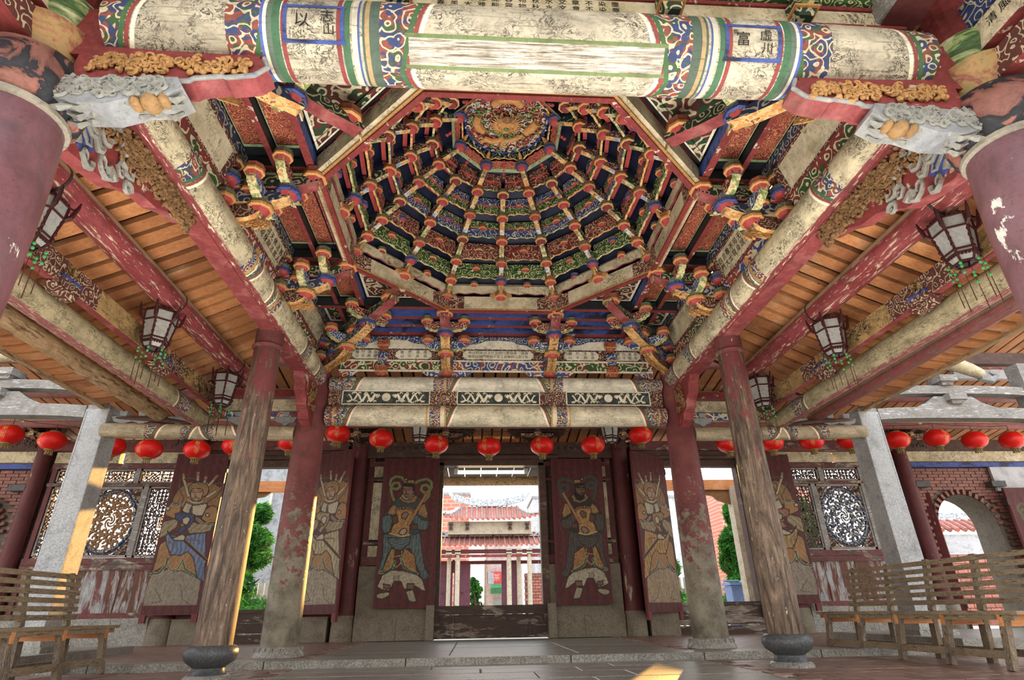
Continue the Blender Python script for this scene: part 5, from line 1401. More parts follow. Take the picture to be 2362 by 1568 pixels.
# ------------------------------------------------------------------ slatted benches
def bench(name, sgn, ya, yb, label):
    t = thing('bench', label, 'bench', (sgn*4.4, (ya+yb)/2, 0), 0, None)
    L = yb-ya; m = (ya+yb)/2
    X0, X1 = sgn*4.20, sgn*4.62
    for i in range(4):
        mb = MB(); mb.box((sgn*(4.16+0.112*i+0.05), m, 0.435), (0.052, L/2+0.06, 0.014)); part('seat_slat', mb, M['timber_y'], t)
    mb = MB(); mb.box((sgn*4.19, m, 0.40), (0.016, L/2, 0.022)); part('seat_rail', mb, M['timber_y'], t)
    for i in range(6):
        z = 0.53+0.079*i; x = sgn*(4.60+0.012*i)
        mb = MB(); mb.box((x, m, z), (0.012, L/2-0.02, 0.024)); part('back_slat', mb, M['timber_y'], t)
    n = 5 if L > 2.9 else 4
    for i in range(n):
        yy = ya+0.14+(L-0.28)*i/(n-1)
        a = V(sgn*4.21, yy, 0.41); b = V(sgn*4.13, yy, 0.0)
        d = (a-b).normalized(); mb = MB(); mb.box((a+b)/2, (0.026, 0.035, (a-b).length/2), (Y_.cross(d), Y_, d)); part('front_leg', mb, M['timber_leg'], t)
        a = V(sgn*4.70, yy, 0.96); b = V(sgn*4.60, yy, 0.45); d = (a-b).normalized()
        mb = MB(); mb.box((a+b)/2, (0.022, 0.035, (a-b).length/2), (Y_.cross(d), Y_, d)); part('back_post', mb, M['timber_leg'], t)
        a = V(sgn*4.58, yy, 0.43); b = V(sgn*4.60, yy+0.08, 0.0); d = (a-b).normalized()
        mb = MB(); mb.box((a+b)/2, (0.026, 0.04, (a-b).length/2), (Y_.cross(d), Y_, d)); part('back_leg', mb, M['timber_leg'], t)
        mb = MB(); mb.box((sgn*4.40, yy, 0.375), (0.24, 0.02, 0.045)); part('cross_bar', mb, M['plank'], t)
    mb = MB(); mb.box((sgn*4.15, m, 0.115), (0.014, L/2-0.1, 0.03)); part('foot_rail', mb, M['timber_y'], t)
    mb = MB(); mb.box((sgn*4.62, m, 0.10), (0.014, L/2-0.1, 0.03)); part('foot_rail', mb, M['timber_leg'], t)
bench('bench', 1, 5.02, 7.98, 'long weathered slatted bench beside the right slim post, before the brick arch')
bench('bench', -1, 4.1, 7.10, 'weathered slatted bench in the lower left corner, partly cut off')
# ------------------------------------------------------------------ painted door figures (vertex colours on a fine grid)
class Canvas:
    def __init__(s, w, h, fx, fy, ground):
        s.w, s.h = w, h
        u = np.linspace(0, 1, w+1); v = np.linspace(0, 1, h+1)
        U, Vv = np.meshgrid(u, v); s.x = fx(U, Vv); s.y = fy(U, Vv)
        rs = np.random.RandomState(4)
        s.n = np.kron(rs.rand(h//6+2, w//3+2), np.ones((6, 3)))[:h+1, :w+1]
        s.c = np.ones((h+1, w+1, 3))*np.array(ground)/255.0
        s.c *= (0.85+0.3*np.sin(U*40+3*s.n)[..., None]*0.3)
    def inside(s, P):
        P = np.array(P, float); r = np.zeros(s.x.shape, bool); n = len(P)
        for i in range(n):
            x0, y0 = P[i]; x1, y1 = P[(i+1) % n]
            if y0 == y1: continue
            r ^= ((y0 > s.y) != (y1 > s.y)) & (s.x < (x1-x0)*(s.y-y0)/(y1-y0)+x0)
        return r
    def dist(s, P, closed=False):
        d = np.full(s.x.shape, 1e9); n = len(P)
        for i in range(n if closed else n-1):
            x0, y0 = P[i]; x1, y1 = P[(i+1) % n]; dx, dy = x1-x0, y1-y0; L = dx*dx+dy*dy+1e-9
            t = np.clip(((s.x-x0)*dx+(s.y-y0)*dy)/L, 0, 1)
            d = np.minimum(d, np.hypot(s.x-x0-t*dx, s.y-y0-t*dy))
        return d
    def poly(s, P, c, line=(60, 45, 35), lw=5, fold=0.0, fa=0.6, ff=0.09, mottled=None):
        m = s.inside(P); c = np.array(c)/255.0
        k = 1+0.55*fold*np.sin(3*s.n+(s.x*math.cos(fa)+s.y*math.sin(fa))*ff*2+2.2*np.sin(s.y*0.011))
        col = c*k[..., None]
        if mottled is not None:
            q = (np.sin(s.x*0.11+2*np.sin(s.y*0.05))*np.sin(s.y*0.09+2*np.sin(s.x*0.06)) > 0.25)
            col = np.where(q[..., None], np.array(mottled)/255.0, col)
        s.c[m] = col[m]
        if line is not None:
            q = s.dist(P, True) < lw
            s.c[q] = np.array(line)/255.0
    def ell(s, cx, cy, rx, ry, c, **k): s.poly([(cx+rx*math.cos(a*PI/10), cy+ry*math.sin(a*PI/10)) for a in range(20)], c, **k)
    def line(s, P, c, w, edge=None):
        d = s.dist(P)
        if edge is not None: s.c[d < w*0.5+4] = np.array(edge)/255.0
        s.c[d < w*0.5] = np.array(c)/255.0
    def mesh(s, name, W, Hh, y):
        me = bpy.data.meshes.new(name); w, h = s.w, s.h
        U, Vv = np.meshgrid(np.linspace(0, W, w+1), np.linspace(Hh, 0, h+1))
        co = np.stack([U, np.full(U.shape, y), Vv], -1).reshape(-1, 3)
        i = np.arange((w+1)*(h+1)).reshape(h+1, w+1)
        f = np.stack([i[1:, :-1], i[1:, 1:], i[:-1, 1:], i[:-1, :-1]], -1).reshape(-1, 4)
        me.from_pydata(co.tolist(), [], f.tolist())
        s.c *= 0.84
        a = me.color_attributes.new('paint', 'FLOAT_COLOR', 'POINT')
        c = np.clip(s.c, 0, 1).reshape(-1, 3); lin = np.where(c <= .04045, c/12.92, ((c+.055)/1.055)**2.4)
        a.data.foreach_set('color', np.concatenate([lin, np.ones((len(lin), 1))], 1).astype(np.float32).ravel())
        me.materials.append(M['figure']); me.update()
        return me
CREAM_, OCH, DK = (190, 176, 146), (176, 122, 46), (52, 42, 34)
def civil(mirror, robe, robe2, rib, skin, beard, ground=(112, 36, 36), W=112, Hh=264):
    cv = Canvas(W, Hh, lambda u, v: (125-105*v)+(565+55*v)*((1-u) if mirror else u), lambda u, v: 48+1490*v, ground)
    cv.line([(340,305),(300,252),(240,240),(188,272),(176,325),(200,368),(250,378),(284,348),(266,312),(222,310),(192,345),(188,400),(208,470),(240,530),(235,640)], rib, 24, (70, 70, 40))
    cv.line([(420,322),(480,288),(560,268),(606,300),(612,360),(578,408),(530,415),(500,382),(512,342),(558,332),(590,370),(580,450),(520,520),(480,590),(450,640)], rib, 26, (70, 70, 40))
    cv.poly([(115,850),(150,820),(480,830),(500,850),(505,950),(545,1180),(592,1240),(566,1285),(515,1275),(440,1110),(400,990),(200,970),(150,1060),(110,1195),(60,1205),(105,1060)], robe2, fold=0.28, fa=0.15)
    cv.poly([(200,975),(112,1175),(80,1205),(200,1180),(228,1090),(240,1000)], OCH, mottled=(150, 96, 36)); cv.poly([(330,975),(440,1050),(465,1225),(345,1190),(305,1080)], OCH, mottled=(150, 96, 36))
    cv.line([(82,1212),(150,1205),(205,1175),(232,1110)], (62, 96, 58), 20, CREAM_); cv.line([(300,1080),(330,1160),(380,1195),(465,1225)], (62, 96, 58), 20, CREAM_)
    cv.poly([(110,1235),(200,1190),(330,1200),(465,1238),(520,1280),(560,1395),(520,1385),(450,1340),(420,1375),(335,1370),(300,1300),(230,1300),(185,1385),(100,1370),(55,1345)], CREAM_, fold=0.12, fa=1.2, mottled=(178, 164, 132))
    for q in range(5): cv.line([(225+14*q,1240),(222+14*q,1290)], DK, 5)
    cv.line([(200,1010),(205,1055),(250,1060),(310,1050),(305,1005)], (150, 160, 90), 9); cv.line([(200,1080),(210,1130),(250,1165),(295,1130),(305,1075)], (150, 160, 90), 9)
    cv.poly([(120,1320),(190,1330),(185,1370),(125,1360)], (130, 88, 66)); cv.poly([(365,1320),(440,1320),(430,1375),(365,1370)], (130, 88, 66))
    cv.poly([(48,1420),(90,1400),(180,1395),(188,1425),(110,1460),(60,1450)], (178, 166, 130)); cv.poly([(350,1390),(425,1378),(465,1480),(440,1492),(385,1480)], (178, 166, 130))
    cv.poly([(262,468),(320,440),(430,440),(505,480),(548,560),(578,640),(586,740),(560,805),(505,812),(440,850),(200,850),(130,835),(96,790),(96,680),(135,622),(195,535)], robe, fold=0.12)
    cv.poly([(232,532),(180,572),(150,632),(196,650),(242,640),(250,570)], OCH, mottled=(140, 120, 80)); cv.poly([(480,560),(540,528),(575,640),(560,690),(470,640)], OCH, mottled=(140, 120, 80))
    cv.poly([(100,660),(190,640),(205,720),(180,820),(120,832),(95,785)], robe2, fold=0.2, fa=0.1); cv.poly([(400,690),(450,645),(520,700),(585,710),(580,780),(540,806),(470,795)], robe2, fold=0.2, fa=0.2)
    cv.poly([(240,600),(320,582),(400,600),(435,650),(392,720),(382,848),(300,868),(180,840),(205,765),(250,700)], OCH, mottled=(196, 148, 62))
    cv.poly([(200,670),(255,650),(265,720),(210,745)], (110, 58, 48)); cv.poly([(400,750),(460,740),(470,790),(405,800)], (110, 58, 48))
    cv.line([(242,592),(320,572),(400,590),(445,632)], (120, 60, 40), 12, OCH); cv.ell(320, 574, 18, 14, OCH)
    cv.line([(178,835),(300,868),(385,848)], (215, 190, 120), 10)
    cv.poly([(150,872),(250,880),(400,870),(390,930),(300,1000),(240,1000),(180,940)], robe2, fold=0.3, fa=1.3, ff=0.12)
    cv.poly([(268,470),(300,440),(440,440),(470,460),(440,515),(370,535),(300,510)], (160, 112, 66)); cv.poly([(292,445),(310,420),(420,420),(436,440),(400,480),(350,495),(310,475)], CREAM_)
    cv.poly([(318,330),(428,330),(430,400),(410,450),(370,475),(335,465),(312,430),(310,390)], skin, lw=4)
    cv.poly([(305,345),(320,318),(430,318),(432,395),(415,395),(410,350)], (42, 38, 34)); cv.poly([(355,312),(362,280),(430,276),(432,322)], OCH); cv.ell(342, 276, 14, 14, (170, 160, 100))
    for p in ([(320,372),(345,368)], [(365,372),(395,370)], [(318,382),(342,386)], [(365,386),(392,386)], [(348,385),(340,418),(355,422)], [(325,432),(345,428),(372,436)]): cv.line(p, DK, 6)
    if beard:
        cv.poly([(308,420),(330,425),(345,440),(375,440),(400,425),(428,380),(436,440),(410,490),(365,510),(325,490)], (30, 27, 25)); cv.line([(335,442),(365,442)], (150, 90, 70), 9)
        cv.line([(315,362),(348,366)], (20, 18, 16), 11); cv.line([(362,368),(400,360)], (20, 18, 16), 11)
    else: cv.line([(330,450),(345,462),(370,452)], DK, 4); cv.line([(345,432),(325,452)], DK, 5)
    cv.poly([(300,640),(350,612),(372,640),(340,690),(300,680)], skin); cv.poly([(268,830),(300,790),(345,780),(358,810),(330,850),(290,848)], tuple(min(255, q+35) for q in skin))
    cv.line([(372,745),(556,430)], (182, 118, 40), 26, DK)
    cv.c *= (0.92+0.16*cv.n[..., None]*0.5)
    return cv
def general(mirror, wrap, cloth, gold=(164, 114, 50), W=100, Hh=264, ground=(110, 36, 36), low=(152, 140, 118)):
    cv = Canvas(W, Hh, lambda u, v: (297-289*v)+462*((1-u) if mirror else u), lambda u, v: 40+1515*v, ground)
    khaki = (150, 130, 92)
    cv.poly([(90,1200),(280,1150),(480,1200),(500,1260),(470,1480),(30,1480),(40,1360)], low, line=None, fold=0.08, mottled=(142, 128, 108))
    cv.line([(120,1330),(180,1440),(100,1455)], (100, 92, 78), 8); cv.line([(330,1300),(350,1430),(410,1470)], (100, 92, 78), 8)
    cv.poly([(235,560),(262,470),(300,400),(380,330),(490,318),(600,332),(690,385),(692,480),(650,610),(560,560),(400,560),(300,600)], tuple(int(q*0.92) for q in gold), fold=0.12, fa=0.3)
    for p in ([(345,250),(348,300),(392,465)], [(478,228),(472,330)], [(548,278),(530,340)], [(650,262),(572,362)], [(694,380),(560,474)]):
        cv.line(p, (190, 176, 140), 20, DK); cv.line([p[0], (p[0][0]+(p[1][0]-p[0][0])*0.4, p[0][1]+(p[1][1]-p[0][1])*0.4)], (176, 96, 46), 16)
    cv.line([(350,300),(400,285),(455,295),(470,320)], (92, 84, 62), 12); cv.line([(305,340),(320,430),(350,490),(330,560),(280,660)], (92, 84, 62), 14); cv.line([(620,350),(680,330),(700,370),(640,470),(580,510),(520,590)], (92, 84, 62), 14)
    cv.poly([(150,930),(205,895),(240,1040),(380,980),(470,1090),(462,1235),(350,1175),(270,1180),(200,1125),(88,1195),(128,1040)], gold, fold=0.10)
    cv.line([(70,1205),(150,1195),(205,1130),(222,1060)], (78, 92, 62), 18, CREAM_); cv.line([(345,1080),(370,1165),(455,1215)], (78, 92, 62), 18, CREAM_); cv.line([(222,1130),(250,1175),(300,1165),(340,1100)], (78, 92, 62), 12, CREAM_)
    cv.poly([(195,830),(330,860),(545,815),(545,1000),(532,1275),(470,1240),(440,1060),(390,1000),(330,1035),(250,1030),(212,950)], cloth, fold=0.30, fa=0.2)
    cv.poly([(172,722),(260,690),(310,690),(292,770),(200,850),(140,880),(150,800)], khaki, fold=0.2, fa=0.9); cv.poly([(420,715),(470,735),(605,755),(590,810),(500,830),(400,832),(380,780)], khaki, fold=0.2, fa=0.9)
    cv.poly([(370,530),(440,560),(560,540),(530,665),(400,655),(335,612)], CREAM_, fold=0.08, ff=0.15)
    cv.poly([(430,545),(400,600),(390,650),(430,655)], (80, 80, 62), line=None)
    cv.poly([(192,575),(240,545),(330,538),(322,640),(270,690),(190,655)], gold); cv.poly([(545,600),(600,560),(648,580),(652,725),(560,735),(505,690)], gold)
    cv.ell(212, 590, 20, 20, CREAM_); cv.ell(560, 655, 17, 17, CREAM_); cv.line([(245,552),(290,560),(335,545)], (84, 96, 76), 14, CREAM_); cv.line([(470,690),(520,740),(620,752)], (84, 96, 76), 14, CREAM_)
    cv.poly([(278,640),(330,625),(445,650),(440,700),(400,770),(330,830),(290,810),(345,760),(340,720),(280,700)], wrap, fold=0.2)
    cv.poly([(340,690),(385,668),(410,690),(385,750),(345,740)], CREAM_); cv.poly([(320,720),(345,740),(370,760),(330,770)], gold)
    cv.ell(482, 405, 92, 80, gold); 
    for q in range(12):
        a = PI*(1.02+q*0.085*0.98); cv.ell(482+80*math.cos(a), 400+62*math.sin(a), 8, 8, (200, 190, 160), lw=2)
    cv.poly([(412,410),(440,390),(515,395),(522,440),(505,500),(465,522),(425,505),(408,460)], (176, 140, 104), lw=4)
    for p in ([(418,432),(445,428)], [(470,430),(508,426)], [(415,418),(447,414)], [(470,414),(512,412)], [(452,432),(446,470),(462,474)], [(425,490),(455,484),(490,492)]): cv.line(p, DK, 6)
    cv.line([(425,492),(412,515)], DK, 4); cv.line([(495,492),(512,515)], DK, 4)
    cv.line([(388,505),(430,535),(500,532),(520,515)], CREAM_, 14, DK)
    cv.line([(215,810),(250,870),(290,880)], DK, 16); cv.line([(345,885),(550,1085)], (56, 44, 36), 24, OCH); cv.line([(310,880),(490,900)], (120, 84, 52), 12)
    cv.poly([(250,880),(290,862),(340,838),(372,862),(355,895),(290,900)], CREAM_)
    cv.line([(200,930),(245,905),(260,950),(228,1080)], (120, 84, 52), 7)
    cv.c *= (0.92+0.08*cv.n[..., None])
    return cv

def door_leaf(label, x, y, w, h, z, ang, flip, cv, notch=False, group=None):
    """hinge at (x, y); leaf runs along +x (or -x when flip) turned by ang; painted side faces -y"""
    t = thing('door_leaf', label, 'door leaf', (x, y, z), 0, group)
    u = V(math.cos(ang), math.sin(ang), 0)
    o = V(x, y, z)
    if flip: o = o-u*w
    fm = frame(o, u, Z_.cross(u), Z_)
    n = 4
    for i in range(n):
        mb = MB(); mb.box((w*(i+0.5)/n, 0, h/2), (w/n/2-0.002, 0.028, h/2)); part('plank', mb, M['door_red'], t, fm)
    link('painted_figure', cv.mesh('painted_figure', w-0.02, h-0.02, 0), t, fm @ Matrix.Translation((0.01, -0.0305, 0.01)))
    if notch:
        for e in (0.05, w-0.05):
            mb = MB(); mb.box((e, 0, -0.06), (0.05, 0.03, 0.07)); part('foot', mb, M['door_red'], t, fm)
    for zz in (0.3, h-0.3):
        mb = MB(); mb.box((w if flip else 0, 0.0, zz), (0.018, 0.034, 0.06)); part('hinge', mb, M['iron'], t, fm)
    return t
GREEN_R, TEAL = (66, 82, 76), (92, 110, 108)
door_leaf('door leaf with a green-robed guardian with olive ribbons, left of the middle doorway', -1.07, 11.80, 1.13, 2.80, 0.61, 0, True, civil(False, GREEN_R, TEAL, (134, 138, 84), (150, 112, 86), False))
door_leaf('door leaf with a black-bearded guardian in a black robe, right of the middle doorway', 1.24, 11.80, 1.07, 2.78, 0.62, 0, False, civil(True, (54, 50, 46), (84, 76, 68), (70, 82, 74), (120, 88, 68), True))
door_leaf('door leaf with a blue-scarfed general holding a sword, beside the left lattice window', -5.30, 11.72, 0.99, 2.92, 0.56, 0.03, True, general(False, (52, 66, 108), (96, 116, 150)), True)
door_leaf('half-turned door leaf with a general in ochre and cream, right of the left rear column', -3.60, 11.90, 1.06, 2.95, 0.53, -0.62, False, general(False, (158, 134, 84), (168, 152, 112), low=(168, 152, 124)), True)
door_leaf('half-turned door leaf with a golden general, left of the sun and the right rear column', 3.66, 11.90, 1.04, 2.97, 0.47, 0.62, True, general(True, (150, 118, 58), (172, 126, 48), low=(170, 142, 96)), True)
door_leaf('door leaf with a faded general mostly hidden by the right slim post', 5.28, 11.75, 1.06, 2.90, 0.57, -0.03, False, general(True, (150, 96, 60), (160, 126, 66)), True)
door_leaf('red door leaf with an official in a black hat, right of the brick arch', 10.95, 11.75, 1.15, 2.55, 0.2, -0.02, False, civil(False, (70, 52, 42), (60, 48, 44), (100, 90, 60), (170, 140, 112), False, W=84, Hh=180))
door_leaf('narrow turned door leaf with a green-robed figure, left of the brick arch', 9.46, 11.95, 0.8, 2.5, 0.2, 2.25, False, civil(True, (88, 104, 52), (120, 134, 70), (130, 120, 70), (176, 146, 116), False, W=84, Hh=180))
door_leaf('red door leaf with a cream-faced official at the far left edge of the photo', -9.62, 11.75, 1.15, 2.5, 0.2, 0.02, True, civil(True, (90, 66, 48), (110, 90, 66), (110, 96, 60), (190, 160, 126), False, W=84, Hh=180))

# ------------------------------------------------------------------ door wall
wb = struct_empty('wall_back', (0, YW, 0), 'old timber and stone door wall with three doorways, lattice windows and brick end bays')
def wbox(name, c, h, mat, label=None, **k):
    mb = MB(); mb.box(c, h, **k); return part(name, mb, M[mat], wb, label=label)
for s in (-1, 1):
    # middle bay sides: stone base, brown stone dado, framed panels behind the leaf
    wbox('base_stone', (s*1.42, YW, 0.26), (0.34, 0.16, 0.19), 'wallstone'); wbox('base_stone', (s*2.15, YW, 0.26), (0.385, 0.16, 0.19), 'wallstone')
    wbox('dado_stone', (s*1.80, YW+0.03, 0.90), (0.74, 0.13, 0.45), 'wallstone')
    wbox('door_jamb', (s*1.06, YW, 1.85), (0.07, 0.11, 1.50), 'darkframe'); wbox('jamb_stone', (s*1.14, YW-0.10, 0.36), (0.075, 0.16, 0.29), 'wallstone')
    wbox('frame_stile', (s*2.48, YW+0.04, 2.4), (0.06, 0.05, 1.06), 'maroon'); wbox('frame_stile', (s*1.7, YW+0.06, 2.4), (0.5, 0.03, 1.06), 'darkframe')
    for zz, hh in ((1.42, 0.05), (1.50, 0.03), (1.78, 0.03), (3.02, 0.03), (3.34, 0.05)): wbox('frame_rail', (s*1.80, YW+0.03, zz), (0.72, 0.05, hh), 'maroon_x')
    for zz, hh in ((1.63, 0.10), (2.40, 0.56), (3.18, 0.11)): wbox('pale_panel', (s*2.33, YW+0.02, zz), (0.09, 0.04, hh), 'cream_ink')
    # side doorways
    wbox('door_jamb', (s*3.58, YW, 1.85), (0.06, 0.11, 1.5), 'darkframe'); wbox('door_jamb', (s*5.30, YW, 1.85), (0.06, 0.11, 1.5), 'darkframe')
    for zz in (0.135, 0.315, 0.49): wbox('sill_plank', (s*4.44, YW-0.02, zz), (0.84, 0.06, 0.085), 'sillwood')
    wbox('sill_rail', (s*4.44, YW-0.02, 0.60), (0.84, 0.08, 0.03), 'sillwood')
    for xx in (3.30, 5.55): wbox('base_stone', (s*xx, YW, 0.28), (0.28 if xx < 4 else 0.25, 0.15, 0.21), 'wallstone')
    wbox('side_panel', (s*3.25, YW+0.05, 1.85), (0.28, 0.04, 1.40), 'maroon'); wbox('side_panel', (s*5.58, YW+0.05, 1.85), (0.24, 0.04, 1.40), 'maroon')
    wbox('lintel', (s*4.44, YW, 3.34), (1.45, 0.10, 0.07), 'darkframe'); wbox('lintel_board', (s*4.44, YW+0.02, 3.52), (1.45, 0.06, 0.11), 'darkframe'); wbox('header_beam', (s*4.44, YW+0.01, 3.72), (1.45, 0.10, 0.10), 'maroon_x')
    mb = MB(); mb.tube([V(s*3.35, YW-0.14, 3.45), V(s*5.5, YW-0.14, 3.45)], 0.045, 10); part('door_bar', mb, M['darkframe'], wb, smooth=True)
    wbox('wall_core', (s*1.92, YW+0.15, 1.95), (0.80, 0.03, 1.90), 'darkframe'); wbox('wall_core', (s*3.12, YW+0.15, 1.95), (0.45, 0.03, 1.90), 'darkframe'); wbox('wall_core', (s*5.78, YW+0.15, 1.95), (0.50, 0.03, 1.90), 'darkframe'); wbox('wall_core', (s*9.0, YW+0.15, 1.95), (0.24, 0.03, 1.90), 'darkframe')
    # lattice bay frame: rails, stiles, dado boards
    wbox('top_board', (s*6.85, YW, 3.47), (0.62, 0.07, 0.11), 'cream_ink'); wbox('top_board', (s*8.18, YW, 3.47), (0.62, 0.07, 0.11), 'cream_ink'); wbox('header_beam', (s*7.5, YW, 3.72), (1.4, 0.10, 0.12), 'maroon_x')
    for zz, hh in ((3.30, 0.05), (2.93, 0.03), (1.50, 0.06), (1.395, 0.05), (0.56, 0.05)): wbox('rail', (s*7.5, YW, zz), (1.32, 0.06, hh), 'maroon_x')
    for xx, z0, z1 in ((6.27, 0.5, 3.35), (6.89, 1.5, 2.93), (8.01, 1.5, 2.93), (8.75, 0.5, 3.35), (7.13, 2.93, 3.3), (8.03, 2.93, 3.3)): wbox('stile', (s*xx, YW, (z0+z1)/2), (0.045, 0.055, (z1-z0)/2), 'timber' if 6.5 < xx < 8.5 else 'maroon')
    for i in range(11): wbox('dado_board', (s*(6.42+0.218*i), YW+rnd.uniform(0, .012), 0.97), (0.106, 0.02, 0.37), 'dado')
    x = 6.2
    while x < 8.8:
        w = rnd.uniform(0.5, 0.8); wbox('base_stone', (s*(x+w/2), YW, 0.285), (w/2-0.004, 0.16, 0.235), 'granite'); x += w
    # outer brick bay
    wbox('end_board', (s*10.9, YW-0.05, 3.47), (1.75, 0.08, 0.11), 'cream_ink'); wbox('blue_strip', (s*10.9, YW-0.04, 3.29), (1.75, 0.07, 0.05), 'blue'); wbox('header_beam', (s*10.9, YW, 3.72), (1.8, 0.10, 0.13), 'darkframe')
# middle doorway
wbox('lintel', (0, YW, 3.37), (1.10, 0.11, 0.08), 'darkframe'); wbox('header_board', (0, YW+0.01, 3.63), (2.6, 0.07, 0.17), 'darkframe')
wbox('sill_rail', (0, YW-0.03, 0.56), (1.09, 0.09, 0.075), 'sillwood'); wbox('sill_panel', (0, YW-0.01, 0.28), (1.09, 0.05, 0.20), 'sillwood')
for xx in (-0.72, 0.72): wbox('sill_stile', (xx, YW-0.05, 0.28), (0.022, 0.03, 0.19), 'sillwood')
mb = MB(); mb.tube([V(-1.36, YW-0.15, 3.46), V(1.40, YW-0.15, 3.46)], 0.05, 12); part('door_bar', mb, M['darkframe'], wb, smooth=True)
for s in (-1, 1):
    for q, ch in enumerate('山門清淨佛光普照'):
        text_part(ch, 0.085, M['inkblack'], wb, frame(V(s*1.65-0.49+0.14*q, YW-0.065, 3.66), X_, Z_, -Y_))
mb = MB(); mb.tube([V(-0.70, YW+0.12, 3.20), V(0.70, YW+0.12, 3.20)], 0.035, 12); lt = thing('tube_lamp', 'lit fluorescent tube under the lintel of the middle doorway', 'lamp', (0, YW+0.12, 3.2))
part('tube', mb, M['tube'], lt, smooth=True)
for xx in (-0.74, 0.74):
    mb = MB(); mb.box((xx, YW+0.12, 3.22), (0.04, 0.04, 0.05)); part('end_cap', mb, M['white'], lt)
# wall columns
names = {2.75: 'beside the middle bay', 6.02: 'beside the lattice window', 9.05: 'between lattice window and brick bay'}
for s, nm in ((-1, 'left'), (1, 'right')):
    for xx, r in ((2.75, 0.185), (6.02, 0.185), (9.05, 0.15)):
        t = thing('wall_column', 'maroon wall column on a stone drum, %s on the %s' % (names[xx], nm), 'column', (s*xx, YW-0.05, PLAT))
        part('shaft', MB().lathe([(r, 0.5), (r*0.98, 2.0), (r*0.9, 4.0)], (s*xx, YW-0.05, 0), 20), M['maroon'], t, smooth=True)
        part('stone_drum', MB().lathe([(r*1.18, PLAT), (r*1.15, 0.3), (r*1.05, 0.5)], (s*xx, YW-0.05, 0), 20), M['wallstone'], t, smooth=True)

# ------------------------------------------------------------------ lattice windows
def lattice(name, parent, x0, x1, z0, z1, seed, par_mat='darkframe'):
    fr = MB(); y = YW
    for c, h in (((x0+.015, y, (z0+z1)/2), (.015, .035, (z1-z0)/2)), ((x1-.015, y, (z0+z1)/2), (.015, .035, (z1-z0)/2)), (((x0+x1)/2, y, z0+.015), ((x1-x0)/2, .035, .015)), (((x0+x1)/2, y, z1-.015), ((x1-x0)/2, .035, .015))): fr.box(c, h)
    p = part('lattice_panel', fr, M['timber'], parent)
    mb = MB(); r = random.Random(seed)
    n = 0
    d1, d2 = V(1, 0, 1).normalized(), V(1, 0, -1).normalized()
    nx, nz = int((x1-x0)/0.075), int((z1-z0)/0.075)
    for i in range(nx+1):
        for k in range(nz+1):
            c = V(x0+(i+0.5)*(x1-x0)/(nx+1), y, z0+(k+0.5)*(z1-z0)/(nz+1)); e = min((x1-x0)/(nx+1), (z1-z0)/(nz+1))*0.78
            dd = (d1, d2, X_, Z_)[r.randrange(4)]
            mb.box(c, (e, 0.014, 0.0085), (dd, Y_, dd.cross(Y_)))
            if r.random() < 0.55: mb.box(c, (e*0.7, 0.014, 0.0085), (Y_.cross(dd), Y_, dd))
            mb.box(c+X_*e*0.5, (e*0.55, 0.012, 0.006), (Z_, Y_, X_))
    part('fretwork', mb, M['darkframe'], p, stuff=True)
